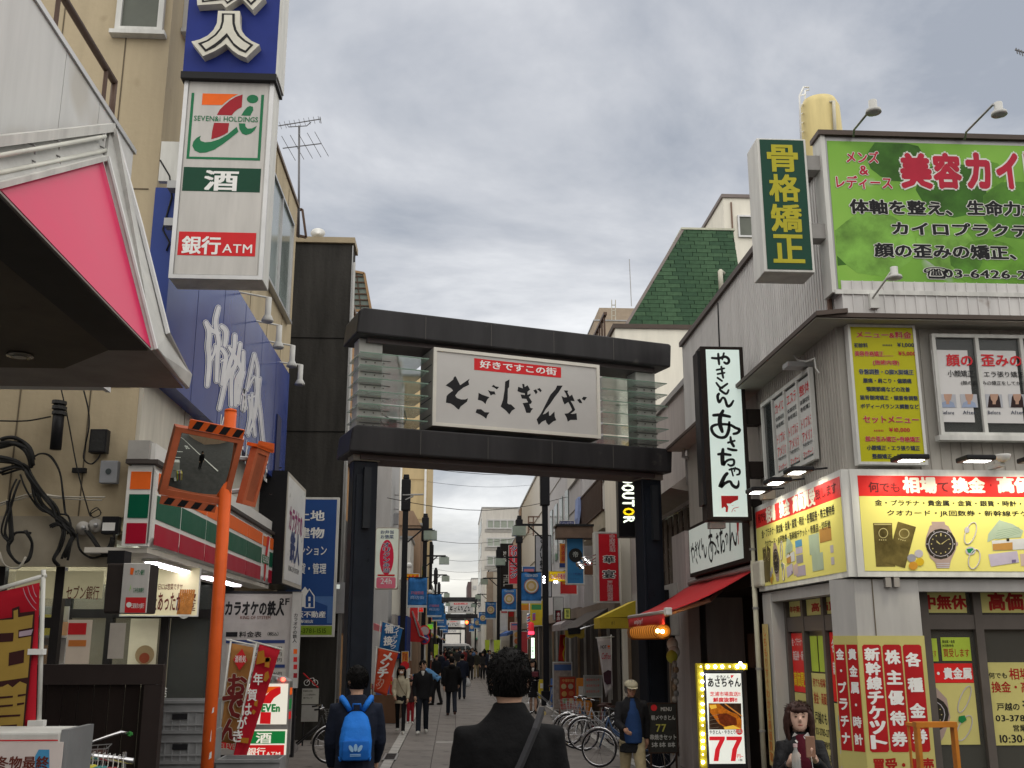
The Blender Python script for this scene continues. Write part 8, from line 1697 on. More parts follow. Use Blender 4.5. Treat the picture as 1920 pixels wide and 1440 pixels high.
def ell(c,rx,ry,n=16,tilt=None):
    return [Vector((c[0]+rx*math.sin(2*math.pi*i/n),c[1]+ry*math.cos(2*math.pi*i/n),c[2])) for i in range(n)]
def limb(g,pts,rs,n=12): return g.tube(pts,list(rs),n)
def interp(t,tab):
    for i in range(len(tab)-1):
        if t<=tab[i+1][0]: a,b=tab[i],tab[i+1]; k=(t-a[0])/(b[0]-a[0]); return a[1]+(b[1]-a[1])*k
    return tab[-1][1]
HW=[(0,.026),(.08,.046),(.2,.060),(.35,.068),(.5,.074),(.65,.077),(.8,.070),(.92,.046),(1,.008)]
HF=[(0,.066),(.08,.082),(.2,.087),(.3,.088),(.42,.088),(.5,.084),(.6,.092),(.75,.088),(.9,.056),(1,.008)]
HB=[(0,.0),(.08,.03),(.2,.062),(.35,.085),(.5,.098),(.65,.102),(.8,.092),(.92,.062),(1,.008)]
FWD=[1.0]
def headring(t,c,s,Hh=.225,ow=0,of=0,ob=0,n=20,f=None):
    z=c.z+(t-.5)*Hh*s; w=interp(min(max(t,0),1),HW)*s*FWD[0]+ow; a=interp(min(max(t,0),1),HF)*s+of; b=interp(min(max(t,0),1),HB)*s+ob; out=[]
    for i in range(n):
        th=2*math.pi*i/n; k=1 if f is None else f(th,t); cy=math.cos(th)
        out.append(Vector((c.x+w*math.sin(th)*k,c.y+(a if cy>0 else b)*cy*k,z)))
    return out
skin_m=M('skin',(.50,.31,.22),.5,var=.10,scale=14); skin_d=M('skin darker tone',(.34,.19,.13),.5,var=.1,scale=14); hair_m=M('hair black',(.006,.0055,.0055),.75,var=.4,scale=30); hair_b=M('hair brown',(.045,.022,.018),.5,var=.4,scale=30)  # skin_d is a darker skin colour, worn by the older man
eye_m=M('eye dark',(.02,.015,.012),.3); lip_m=M('lip',(.32,.10,.085),.5)
def fabric(n,c,r=.85): return M(n,c,r,var=.18,scale=6,bump=.35)
def person(label,H=1.70,sex='m',arms=((5,15,6),(5,15,6)),legs=((0,0),(0,0)),jacket=None,pants=None,skirt=None,shoes=None,hair='short',hairm=None,lean=0,skin=None,voxel=.012,long=0,hoodie=False,turn=0,nod=0,face=True,wr=.006,seed=0,open_front=None,shirt=None,collar=None,group=None,hands=True,cuff=1.0,bulk=1.0,vneck=False):
    s=H/1.70; t=thing('person',label,'person',(0,0,0),group); hw=(.172 if sex=='m' else .150)*s*bulk
    skin=skin or skin_m; V=Vector; FWD[0]=1.16 if sex=='f' else 1.0
    lk=math.radians(lean); piv=V((0,0,.92*s)); RL=Matrix.Rotation(-lk,3,'X')
    def B(p): p=V(p); return piv+RL@(p-piv) if p.z>=.80*s else p
    sh=[B((sx*hw,0,1.365*s)) for sx in (-1,1)]; el=[];wr_=[];hd=[]
    for k,sx in enumerate((-1,1)):
        a,bnd,ab=[R_(v) for v in arms[k][:3]]; inw=arms[k][3] if len(arms[k])>3 else .35
        d1=V((sx*math.sin(ab),math.sin(a)*math.cos(ab),-math.cos(a)*math.cos(ab))); e_=sh[k]+d1*.285*s
        d2=V((sx*math.sin(ab)*.3-(sx*inw*math.sin(bnd)),math.sin(a+bnd),-math.cos(a+bnd))).normalized(); w2=e_+d2*.245*s; el.append(e_); wr_.append(w2); hd.append(d2)
    hip=[V((sx*.085*s,0,.90*s)) for sx in (-1,1)]; kn=[];an=[];toe=[]
    for k in range(2):
        a,bnd=[R_(v) for v in legs[k]]; kk=hip[k]+V((0,math.sin(a),-math.cos(a)))*.43*s; aa=kk+V((0,math.sin(a-bnd),-math.cos(a-bnd)))*.42*s; kn.append(kk); an.append(aa); toe.append(aa+V(((-.02,.02)[k],.17*s,-.05*s if bnd<R_(25) else -.12*s)))
    mz=min(an[0].z,an[1].z)-.075*s; dz=V((0,0,-mz))
    nk=B((0,-.005,1.47*s)); hc=B((0,.018*s,1.588*s))
    # ---- body: head, neck, torso core, arms, hands, legs fused in one skin
    g=G(); rings=[headring(i/13,hc,s) for i in range(14)]; RT_=Matrix.Rotation(R_(turn),3,'Z')@Matrix.Rotation(R_(-nod),3,'X')
    def HT(p): return hc+RT_@(V(p)-hc)
    g.rings([[HT(p) for p in r] for r in rings])
    g.tube([HT(hc+V((0,.082*s,.012*s))),HT(hc+V((0,.102*s,-.018*s))),HT(hc+V((0,.092*s,-.034*s)))],[.007*s,.015*s,.012*s],8)
    for sx in (-1,1): g.ball(HT(hc+V((sx*.076*s,-.008*s,-.012*s))),(.012*s,.022*s,.032*s),8)
    limb(g,[B((0,-.012,1.36*s)),nk,HT(hc+V((0,-.012*s,-.06*s)))],[.062*s,.054*s,.052*s])
    g.rings([[B(p) for p in ell((0,0,z*s),rx*s,ry*s)] for z,rx,ry in ((.82,.13,.09),(1.0,.12,.085),(1.2,.14,.09),(1.36,.15,.08),(1.42,.06,.05))])
    for k,sx in enumerate((-1,1)):
        limb(g,[B((sx*.08*s,0,1.34*s)),sh[k],el[k],wr_[k]],[.04*s,.045*s,.036*s,.027*s],10)
        d=hd[k]; side_=V((0,1,0)) if abs(d.y)<.8 else V((0,0,1)); side_=(side_-d*side_.dot(d)).normalized(); nn=d.cross(side_); pm_=wr_[k]
        if hands:
            g.tube([pm_,pm_+d*.04*s,pm_+d*.085*s],[.028*s,.036*s,.034*s],8)
            for f in range(4):
                b0=pm_+d*.085*s+side_*(.026-.017*f)*s; L_=(.062,.070,.066,.052)[f]*s; cu=nn*(-sx)
                g.tube([b0-d*.02*s,b0+d*L_*.45,b0+d*L_*.8+cu*.018*s,b0+d*L_*.9+cu*.040*s],[.0095*s,.0092*s,.0085*s,.0075*s],6)
            g.tube([pm_+d*.02*s+side_*.02*s,pm_+d*.05*s+side_*.045*s,pm_+d*.085*s+side_*.048*s],[.014*s,.011*s,.009*s],6)
        else: g.tube([pm_,pm_+d*.06*s,pm_+d*.13*s],[.027*s,.036*s,.02*s],8)
        limb(g,[hip[k],kn[k],kn[k].lerp(an[k],.35),an[k]],[.07*s,.05*s,.052*s,.034*s],10)
    for v in g.v: v+=dz
    link(realize(g,voxel,1),'body',skin,t)
    if face:
        for sx in (-1,1):
            e=HT(hc+V((sx*.031*s,.083*s,.006*s)))+dz; G().ball(e,(.0125*s,.006*s,.0055*s),8).build('eye',eye_m,t,smooth=True)
            e=[HT(hc+V((sx*x*s,.091*s,z*s)))+dz for x,z in ((.018,.026),(.032,.031),(.046,.026))]; G().tube(e,.0019*s,5).build('eyebrow',hairm or hair_m,t)
        m_=[HT(hc+V((x*s,y*s,-.062*s)))+dz for x,y in ((-.020,.082),(0,.090),(.020,.082))]; G().tube(m_,[.002*s,.0055*s,.002*s],6).build('mouth',lip_m,t,smooth=True)
    # ---- hair
    hm=hairm or hair_m
    if hair:
        rnd=random.Random(seed+11); g=G(); low=.20 if hair=='short' else .18
        def f(th,tt):
            c_=math.cos(th); fr_=.80 if hair!='short' else .84
            if c_>.35 and tt<fr_: return .80
            if abs(math.sin(th))>.75 and tt<.52 and hair=='short': return .93
            return 1.0+.03*math.sin(th*7+tt*9+seed)+rnd.uniform(-.012,.012)
        rr=[]
        for i in range(14):
            tt=low+(1.0-low)*i/13; r=headring(tt,hc,s,ow=(.011 if hair=='short' else .018)*s,of=.012*s,ob=.017*s,f=f)
            lift=.022*s*max(0,(tt-.6)/.4); rr.append([HT(p)+V((0,0,lift)) for p in r])
        g.rings(rr)
        if hair=='short':
            for i in range(60):
                th=rnd.uniform(0,6.28); tt=rnd.uniform(.50,.98); b_=headring(tt,hc,s,ow=.012*s,of=.006*s,ob=.014*s,n=20)[int(th/6.28*20)%20]; b_=HT(b_)+V((0,0,.018*s)); o_=(b_-hc).normalized(); g.tube([b_-o_*.012,b_+o_*.005*s+V((rnd.uniform(-.012,.012),rnd.uniform(-.012,.012),rnd.uniform(-.012,.004)))],[.013*s,.005*s],5)
        if hair in('long','bob'):
            depth=.62 if hair=='long' else .30
            nl=26
            for i in range(nl):
                th=R_(58+i*244/(nl-1)); tipz=hc.z-(depth*(.85+.15*math.sin(i*2.3)))*s*.55-.07*s; c1=V((hc.x+.088*math.sin(th)*s*FWD[0],hc.y+(.080 if math.cos(th)>0 else .098)*math.cos(th)*s,hc.z+.045*s)); c1=HT(c1)
                c2=V((c1.x+(c1.x-hc.x)*.14,c1.y-.004*s,hc.z-.09*s)); c3=V((c2.x-(c2.x-hc.x)*(.16 if hair=='bob' else .02),c2.y+.004*s,tipz)); g.tube([c1,c1.lerp(c2,.5)+(c1-hc).normalized()*.006,c2,c3],[.015*s,.018*s,.018*s,.008*s],6)
            for k in range(8): x=(-.062+.0177*k)*s; g.tube([HT(hc+V((x*.7,.06*s,.10*s))),HT(hc+V((x,.094*s,.060*s))),HT(hc+V((x*1.12,.093*s,(.030+.008*(k%2))*s)))],[.010*s,.011*s,.004*s],6)
        for v in g.v: v+=dz
        link(realize(g,max(.007,voxel*.8),1,.004,seed),'hair',hm,t)
        if voxel<.0095 and hair:
            g=G(); lo2=.30 if hair=='short' else .45
            for i in range(1500):
                tt=rnd.uniform(lo2,.995); th=rnd.uniform(0,6.2832); c_=math.cos(th)
                if c_>.35 and tt<.84: continue
                w2=(interp(tt,HW)*FWD[0]+(.013 if hair=='short' else .020))*s; d2=(interp(tt,HF)+.012 if c_>0 else interp(tt,HB)+.019)*s
                p0=HT(hc+V((w2*math.sin(th),d2*c_,(tt-.5)*.225*s+.02*s*max(0,(tt-.6)/.4)))); o_=(p0-hc).normalized(); dn=V((rnd.uniform(-.35,.35),rnd.uniform(-.35,.35),-1.0 if tt<.8 else rnd.uniform(-.7,.1))).normalized(); L2=rnd.uniform(.010,.024)*(1.6 if hair!='short' else 1)*s
                g.tube([p0-o_*.004,p0+dn*L2*.5+o_*.006,p0+dn*L2+o_*rnd.uniform(.0,.007)],[.0022,.0018,.0006],3)
            for v in g.v: v+=dz
            tag(g.build('hair_strands',hm,t),kind='stuff')
    # ---- jacket
    if jacket:
        g=G(); bt=.80-long
        prof=[(bt,.175+long*.06,.130+long*.05),(.90,.170,.125),(1.02,.165,.120),(1.15,.172,.122),(1.25,.188,.128),(1.33,.190,.120),(1.39,.155,.100),(1.43,.108,.085),(1.475,.072,.072)]
        if sex=='f': prof=[(z,rx*.9,ry*.93) for z,rx,ry in prof]
        prof=[(z,rx*bulk,ry*bulk) for z,rx,ry in prof]
        g.rings([[B(p) if z>=.8 else V(p) for p in ell((0,-.004,z*s),rx*s,ry*s)] for z,rx,ry in prof])
        if collar: g.rings([[B(p) for p in ell((0,-.006,z*s),r*s,r*s*.98)] for z,r in ((1.40,.10),(1.45,.080),(1.495,.070),(1.50,.06))])
        if hoodie: g.ball(B((0,-.105*s,1.42*s)),(.10*s,.055*s,.075*s),12)
        for k,sx in enumerate((-1,1)):
            m1=sh[k].lerp(el[k],.5); limb(g,[B((sx*.10*s,0,1.36*s)),sh[k]+V((0,0,.0)),m1,el[k],el[k].lerp(wr_[k],.5),wr_[k]-hd[k]*.005],[x*s*bulk for x in (.056,.062,.062,.056,.052,.044)],12)
        for v in g.v: v+=dz
        link(realize(g,voxel*1.1,6,wr,seed),'jacket',jacket,t)
    if shirt:
        g=G(); g.rings([[B(p) for p in ell((0,y*s,z*s),rx*s,ry*s)] for z,rx,ry,y in (((1.30,.03,.06,.03),(1.36,.045,.085,.030),(1.42,.058,.078,.022),(1.465,.060,.068,.014)) if vneck else ((.86,.10,.11,.036),(1.05,.095,.108,.034),(1.25,.085,.108,.034),(1.38,.065,.085,.026),(1.455,.060,.068,.014)))])
        for v in g.v: v+=dz
        link(realize(g,voxel*1.1,1,.002,seed),'shirt',shirt,t)
    if pants or skirt:
        g=G(); g.rings([ell((0,0,z*s),rx*s,ry*s) for z,rx,ry in ((.80,.150,.110),(.88,.160,.118),(.98,.150,.108),(1.02,.14,.10))])
        if pants:
            for k in range(2): limb(g,[hip[k]-V((0,0,.02)),hip[k].lerp(kn[k],.5),kn[k],kn[k].lerp(an[k],.5),an[k]+V((0,-.01,.0))],[x*s*cuff for x in (.094,.084,.068,.064,.060)],12)
        else: g.rings([ell((0,.0,z*s),rx*s,ry*s) for z,rx,ry in ((.50,.175,.165),(.65,.168,.15),(.80,.158,.125),(.96,.140,.105))])
        for v in g.v: v+=dz
        link(realize(g,voxel*1.1,2,wr*.8,seed+3),'trousers' if pants else 'skirt',pants or skirt,t)
    if shoes:
        for k in range(2):
            g=G(); a_=an[k]+dz; d=(toe[k]-an[k]); g.tube([a_+V((0,-.055*s,-.03*s)),a_+V((0,0,-.03*s)),a_+d*.55+V((0,0,-.01*s)),a_+d*1.0+V((0,0,.0))],[.036*s,.044*s,.040*s,.026*s],10); g.tube([a_+V((0,0,.02*s)),a_+V((0,0,-.03*s))],[.040*s,.045*s],10)
            link(realize(g,.010,1),'shoe',shoes,t)
    t['_h']=H; return t,dict(hc=hc+dz,s=s,B=lambda p:B(p)+dz,wr=[w+dz for w in wr_],hd=hd,HT=lambda p:HT(p)+dz,dz=dz,sh=[x+dz for x in sh],el=[x+dz for x in el])
def put(t,x,y,rot):
    t.location=(x,y,gz(y)); t.rotation_euler=(0,0,R_(rot)); 
    if '_h' in t: del t['_h']
blkc=fabric('coat black',(.009,.009,.010)); blkj=fabric('jacket black',(.014,.014,.016)); nvy=fabric('jacket navy',(.014,.018,.032)); khk=fabric('trousers khaki',(.30,.25,.155)); crmj=fabric('jacket cream',(.46,.42,.31)); jean=fabric('jeans dark',(.018,.022,.032)); wsh=M('shoe white',(.55,.55,.52),.5); bsh=M('shoe black',(.015,.013,.012),.4)
# 1 the man in front
H1=aY(953,1221,4.75).z-gz(4.75)-.012
t,k=person('man in a black coat with shoulder strap, seen from behind, middle foreground',H=H1/1.012,jacket=blkc,pants=blkj,shoes=bsh,hair='short',arms=((4,12,7),(4,12,7)),collar=True,long=.12,voxel=.009,seed=1,face=True,bulk=1.02)
B_=k['B']; s=k['s']
G().tube([B_((.135*s,-.062*s,1.475*s)),B_((.10*s,-.135*s,1.40*s)),B_((.04*s,-.150*s,1.27*s)),B_((-.06*s,-.150*s,1.08*s)),B_((-.15*s,-.10*s,.92*s))],.016,4).build('shoulder_strap',M('strap grey',(.05,.05,.055),.5),t)
G().tube([B_((.125*s,-.03*s,1.455*s)),B_((.142*s,-.075*s,1.458*s))],.009,6).build('strap_buckle',M('buckle brass',(.5,.42,.2),.3,.8),t)
p=aY(955,1300,4.75); put(t,p.x,4.75,0)
# 2 the boy with the blue backpack
H2=aY(664,1246,9.7).z-gz(9.7)-.012
t,k=person('young man in a dark jacket wearing a bright blue backpack, walking away on the left',H=H2/1.012,jacket=nvy,pants=jean,shoes=bsh,hair='short',arms=((8,22,8),(12,30,9)),legs=((14,4),(-10,18)),voxel=.009,seed=2,turn=22,hairm=hair_m)
B_=k['B']; s=k['s']; bpk=M('backpack blue',(.018,.17,.62),.6,var=.12,scale=5,bump=.3); bpd=M('backpack blue deep',(.012,.11,.42),.6,var=.12)
g=G(); 
def bring(z,w,d0,d1): return [B_((w*math.sin(2*math.pi*i/16)*s*(1 if abs(math.cos(2*math.pi*i/16))<.7 else .97),(-(d0+d1)/2-(d1-d0)/2*max(-1,min(1,1.25*math.cos(2*math.pi*i/16))))*s,z*s)) for i in range(16)]
g.rings([bring(.95,.10,.10,.20),bring(.975,.132,.10,.245),bring(1.10,.138,.10,.25),bring(1.22,.122,.10,.215),bring(1.30,.098,.10,.17),bring(1.345,.05,.10,.14)])
link(realize(g,.009,2,.005,4),'backpack_bag',bpk,t) if False else None
bg=thing('backpack','bright blue backpack with a pale three leaf emblem, worn by the young man walking away','backpack',(0,0,0)); link(realize(g,.009,2,.006,4),'bag',bpk,bg)
g=G(); g.rings([bring(.96,.112,.235,.262),bring(1.04,.118,.245,.274),bring(1.12,.112,.245,.264)]); link(realize(g,.009,1,.004,5),'front_pocket',bpd,bg)
for sx in (-1,1): 
    P_=[B_((sx*.055*s,-.115*s,1.35*s)),B_((sx*.095*s,-.125*s,1.415*s)),B_((sx*.125*s,-.05*s,1.452*s)),B_((sx*.130*s,.06*s,1.42*s)),B_((sx*.125*s,.135*s,1.28*s)),B_((sx*.13*s,.11*s,1.06*s)),B_((sx*.135*s,-.02*s,.98*s)),B_((sx*.12*s,-.13*s,.95*s))]
    G().tube(P_,[.022,.026,.026,.024,.020,.012,.012,.012],6).build('strap',bpk,bg,smooth=True)
G().tube([B_((-.035*s,-.15*s,1.36*s)),B_((-.03*s,-.165*s,1.405*s)),B_((.03*s,-.165*s,1.405*s)),B_((.035*s,-.15*s,1.36*s))],.009,6).build('top_handle',bpd,bg,smooth=True)
Fe=Frame(B_((0,-.283*s,1.02*s)),(1,0,0)); em=M('emblem pale blue',(.25,.42,.62),.6)
for a_,dx_ in ((0,0),(-.55,-.014),(.55,.014)): G().fpoly(Fe,[(dx_+(.016*math.sin(q)*math.cos(a_)+(.045+.032*-math.cos(q))*math.sin(a_)),.0+(-.016*math.sin(q)*math.sin(a_)+(.045-.032*math.cos(q))*math.cos(a_))) for q in [i*.5236 for i in range(12)]],0).build('emblem_leaf',em,bg)
for q in range(2): G().fbox(Fe,-.045,-.012-q*.012,.045,-.006-q*.012,0,.001).build('emblem_bar',em,bg)
p=aY(668,1330,9.7); put(t,p.x,9.7,6); bg.location=t.location; bg.rotation_euler=t.rotation_euler
w_=t.matrix_basis@Vector(k['wr'][1]+k['hd'][1]*.10); ph=thing('phone','black phone in the right hand of the young man with the backpack','phone',w_); G().box(w_.x-.012,w_.x+.008,w_.y-.04,w_.y+.04,w_.z-.09,w_.z+.05).build('body',BLK,ph,bevel=.006)
# 3 the girl at the right
H3=1.50; zt_=aY(1500,1316,7.9).z-gz(7.9)-.02
t,k=person('girl in a black jacket and maroon sweater holding a bottle, bottom right',H=zt_/1.01,sex='f',jacket=M('leather black',(.012,.012,.014),.38,var=.2,scale=8,bump=.4),shirt=fabric('sweater maroon',(.085,.010,.020)),skirt=fabric('skirt dark',(.02,.02,.025)),shoes=bsh,hair='bob',hairm=hair_b,arms=((26,112,8,.75),(20,104,14,.30)),voxel=.007,seed=3,turn=-8,nod=-4,wr=.007,skin=M('skin pale',(.62,.41,.32),.5,var=.08,scale=14))
B_=k['B']; s=k['s']
g=G()
for sx in (-1,1): g.add([B_((sx*.006,.078*s,1.435*s)),B_((sx*.055*s,.060*s,1.47*s)),B_((sx*.075*s,.045*s,1.43*s)),B_((sx*.045*s,.092*s,1.385*s))],[(0,1,2,3)])
o=g.build('collar',M('collar white',(.62,.60,.58),.7),t); m=o.modifiers.new('thickness','SOLIDIFY'); m.thickness=.008
p=aY(1500,1400,7.9); put(t,p.x,7.9,176)
def hold(k,t,i,f=.09): return t.matrix_basis@Vector(k['wr'][i]+k['hd'][i]*f)
# clasped things at her hands
w_=hold(k,t,0); pho=thing('phone','brown phone case held up by the girl in the black jacket','phone',w_); Mh=Matrix.Rotation(R_(176),3,'Z'); G().box(w_.x-.034,w_.x+.034,w_.y-.03,w_.y-.018,w_.z-.03,w_.z+.115).build('case',M('case tan',(.28,.16,.11),.5),pho,bevel=.006)
ch=thing('phone_charm','lime green fluffy charm hanging from the phone of the girl','charm',w_); c_=w_+Vector((.01,-.03,-.16)); g=G(); g.ball(c_,.028,10)
for i in range(10): a=i*.628; g.tube([c_,c_+Vector((math.cos(a)*.05,-.005,math.sin(a)*.05))],[.014,.006],5)
g.build('fluff',M('charm lime',(.38,.60,.08),.7),ch); G().tube([w_+Vector((0,-.03,-.02)),c_],.002,4).build('cord',WHT,ch)
w_=hold(k,t,1); bo=thing('water_bottle','small clear drink bottle with a pale cap held by the girl in the black jacket','bottle',w_); G().lathe(w_+Vector((0,-.035,-.10)),[(.03,0),(.032,.02),(.031,.12),(.012,.16),(.012,.175)],14).build('bottle_body',M('bottle clear',(.45,.46,.44),.12,alpha=.55),bo,smooth=True); G().lathe(w_+Vector((0,-.035,.075)),[(.015,0),(.015,.022)],12).build('cap',M('cap pink',(.6,.45,.45),.5),bo)
# 4 the man in the cap
H4=aY(1183,1269,15).z-gz(15)-.03
t,k=person('older man in a cream cap, blue sweater, open dark jacket and khaki trousers walking nearer',H=max(1.55,H4/1.01),jacket=blkj,shirt=fabric('sweater blue',(.018,.045,.13)),pants=khk,shoes=bsh,hair='short',hairm=M('hair grey',(.12,.11,.10),.7),arms=((-22,12,16),(24,48,12)),legs=((18,4),(-14,22)),voxel=.009,seed=4,nod=10,wr=.010,long=.1,skin=skin_d,cuff=1.12,bulk=1.06)
HT_=k['HT']; hc=k['hc']; s=k['s']; cpm=M('cap cream',(.36,.33,.24),.8,var=.1)
cap=thing('cap','cream cap with a short peak on the head of the older man','cap',(0,0,0)); g=G(); rr=[]
for i in range(8): tt=.62+.38*i/7; rr.append([HT_(q_-k['dz']+Vector((0,0,.008*s))) for q_ in headring(tt,hc-k['dz'],s,ow=.026*s,of=.02*s,ob=.026*s)])
g.rings(rr); g.build('crown',cpm,cap,smooth=True)
g=G(); g.prism([HT_(hc-k['dz']+Vector((x*s,y*s,.040*s-abs(x)*.12*s-(y-.09)*.15*s))) for x,y in ((-.085,.05),(-.07,.12),(-.035,.16),(0,.17),(.035,.16),(.07,.12),(.085,.05))],(0,0,.010)); g.build('peak',cpm,cap,bevel=.003)
# grill front band: open jacket shows the sweater
B_=k['B']; g=G(); g.rings([[B_(p_) for p_ in ell((0,.052*s,z*s),rx*s,ry*s)] for z,rx,ry in ((.83,.135,.125),(.95,.140,.122),(1.10,.130,.118),(1.25,.105,.108),(1.35,.070,.080),(1.42,.045,.052))]); link(realize(g,.012,2,.005,6),'sweater_front',fabric('sweater blue',(.018,.045,.13)),t)
p=aY(1184,1350,15); put(t,p.x,15,186); cap.location=t.location; cap.rotation_euler=t.rotation_euler
# 5-10 mid distance
def groundY(y): return aZ(848,y,-.4).y
def place(t,px,ypx,rot): Y=groundY(ypx); p=aZ(px,ypx,-.4); put(t,p.x,p.y,rot)
t,k=person('young woman in a cream jacket with long dark hair and a white face mask',H=1.60,sex='f',jacket=crmj,pants=fabric('leggings black',(.012,.012,.014)),shoes=wsh,hair='long',arms=((10,20,10),(10,40,8)),legs=((16,2),(-16,14)),voxel=.012,seed=5,long=.04,cuff=.82)
HT_=k['HT']; hc=k['hc']; s=k['s']; g=G(); g.ball(HT_(hc-k['dz']+Vector((0,.080*s,-.045*s))),(.052*s,.026*s,.038*s),12); g.build('face_mask',WHT,t,smooth=True); G().tube([k['B']((.10*s,.09*s,1.40*s)),k['B']((-.02*s,.145*s,1.15*s)),k['B']((-.15*s,.10*s,.95*s))],.009,4).build('bag_strap',M('strap tan',(.25,.2,.14),.6),t)
place(t,750,1376,180)
t,k=person('young man in a black jacket and dark jeans beside the masked woman',H=1.73,jacket=blkj,pants=jean,shoes=wsh,hair='short',vneck=True,shirt=M('tee white',(.5,.5,.48),.8),arms=((-8,20,8),(-6,30,8)),legs=((-12,12),(15,2)),voxel=.012,seed=6,turn=35,hoodie=True); place(t,791,1376,180)
t,k=person('small child in red trousers half hidden behind the masked woman',H=1.15,jacket=fabric('child dark',(.05,.03,.03)),pants=fabric('child red',(.32,.02,.03)),shoes=wsh,hair='short',voxel=.014,seed=7,face=False); place(t,769,1357,180)
t,k=person('man in a light blue shirt bending over the goods on the left',H=1.68,jacket=fabric('shirt light blue',(.10,.24,.44)),pants=blkj,shoes=bsh,hair='short',lean=55,arms=((62,22,6),(58,25,6)),legs=((12,8),(-8,6)),voxel=.013,seed=8); place(t,818,1322,78)
t,k=person('man in a long black coat walking away down the middle of the road',H=1.74,jacket=blkc,pants=jean,shoes=M('boot brown',(.06,.03,.025),.5),hair='short',arms=((-8,14,9),(12,20,12)),legs=((14,2),(-14,16)),long=.12,hoodie=True,voxel=.012,seed=9,bulk=1.1); place(t,846,1342,4)
t,k=person('man in a dark printed jacket with a white plastic bag walking away',H=1.72,jacket=nvy,pants=jean,shoes=bsh,hair='short',arms=((6,14,9),(10,16,9)),legs=((12,4),(-12,14)),voxel=.013,seed=10); place(t,866,1312,0)
w_=t.matrix_basis@(k['wr'][1]); bgp_=thing('plastic_bag','white plastic bag carried by the man in the dark printed jacket','bag',w_); g=G(); g.rings([ell((w_.x,w_.y,w_.z+z),rx,rx*.6) for z,rx in ((-.42,.06),(-.38,.13),(-.25,.14),(-.12,.07),(-.04,.015))]); g.build('bag_body',M('bag white',(.6,.6,.6),.5),bgp_,smooth=True)
t,k=person('woman in a black suit and white blouse holding a maroon pouch, near the lamp post',H=1.60,sex='f',jacket=blkj,vneck=True,shirt=M('blouse white',(.55,.53,.5),.8),skirt=blkj,shoes=bsh,hair='bob',arms=((26,80,4),(-10,20,12)),legs=((8,2),(-8,6)),voxel=.011,seed=12,turn=-20); place(t,1000,1338,172)
w_=hold(k,t,0); po=thing('pouch','maroon pouch held by the woman in the black suit','bag',w_); G().box(w_.x-.09,w_.x+.13,w_.y-.09,w_.y-.04,w_.z-.02,w_.z+.14).build('pouch_body',M('pouch maroon',(.12,.03,.04),.6),po,bevel=.03)
t,k=person('man in a grey shirt and dark open jacket coming nearer down the street',H=1.72,jacket=nvy,shirt=M('tee grey',(.24,.25,.27),.8),pants=jean,shoes=bsh,hair='short',arms=((10,14,9),(-10,14,9)),legs=((12,4),(-12,14)),voxel=.016,seed=13); place(t,918,1276,180); grey_man=t
t,k=person('black haired man in dark clothes with something light at his hip, in the road',H=1.68,jacket=blkj,pants=blkj,shoes=bsh,hair='short',legs=((12,4),(-12,14)),voxel=.016,seed=14,hands=False); place(t,882,1275,180); crowd_a=t
t,k=person('person in a dark jacket and khaki trousers beside the dark clothed man',H=1.66,jacket=fabric('jacket olive',(.035,.035,.028)),pants=khk,shoes=bsh,hair='short',legs=((-10,10),(12,4)),voxel=.016,seed=15,hands=False); place(t,893,1272,175); crowd_b=t
t,k=person('woman in a dark dress coat with an olive scarf in the road',H=1.58,sex='f',jacket=fabric('coat dark grey',(.03,.03,.032)),pants=blkj,shoes=bsh,hair='bob',legs=((8,4),(-8,10)),long=.2,voxel=.016,seed=16,hands=False); place(t,905,1274,180); crowd_c=t
t,k=person('person in a pale coat in the far crowd',H=1.62,sex='f',jacket=fabric('coat pale',(.30,.27,.22)),pants=jean,shoes=bsh,hair='long',legs=((8,4),(-8,10)),voxel=.016,seed=17,hands=False); place(t,838,1256,180); crowd_d=t
rc_=random.Random(21); cj=[((.012,.012,.014),'black'),((.014,.018,.032),'navy'),((.03,.03,.032),'charcoal'),((.07,.05,.035),'brown'),((.16,.15,.13),'grey'),((.30,.27,.22),'pale'),((.18,.03,.03),'dark red'),((.04,.06,.04),'olive'),((.08,.14,.26),'blue')]
crowd_m=[(fabric('crowd %s'%n,c),n) for c,n in cj]
spots=[]
for i in range(52):
    Y=rc_.uniform(56,146) if i>12 else rc_.uniform(48,75)
    X=rc_.uniform(-.9,2.9) if Y>70 else rc_.choice([rc_.uniform(-.9,.0),rc_.uniform(1.9,2.9)])
    if any(abs(X-a)<.45 and abs(Y-b)<1.0 for a,b in spots): continue
    spots.append((X,Y))
for i,(X,Y) in enumerate(sorted(spots,key=lambda q:q[1])):
    src=[crowd_a,crowd_b,crowd_c,crowd_d][i%4]; c=copy_tree(src); cm_,nm=crowd_m[rc_.choice([0,0,1,1,2,2,3,4,5,6,7,8])]
    for ch_o in c.children:
        if ch_o.name.startswith('jacket'): ch_o.material_slots[0].link='OBJECT'; ch_o.material_slots[0].material=cm_
    aw=rc_.random()<.45; put(c,X,Y,rc_.uniform(-12,12)+(0 if aw else 180)); sc=rc_.uniform(.95,1.05); c.scale=(sc,sc,sc)
    wh=('left side','middle','right side')[0 if X<.3 else 1 if X<1.7 else 2]; dp_=('well before','just before','around')[0 if Y<80 else 1 if Y<120 else 2]
    c['label']='person in %s jacket walking %s, %s of road, %s the second gate'%(nm,'away' if aw else 'nearer',wh,dp_); c['group']='distant crowd: %s jackets, %s, %s, %s'%(nm,'away' if aw else 'nearer',wh,dp_)

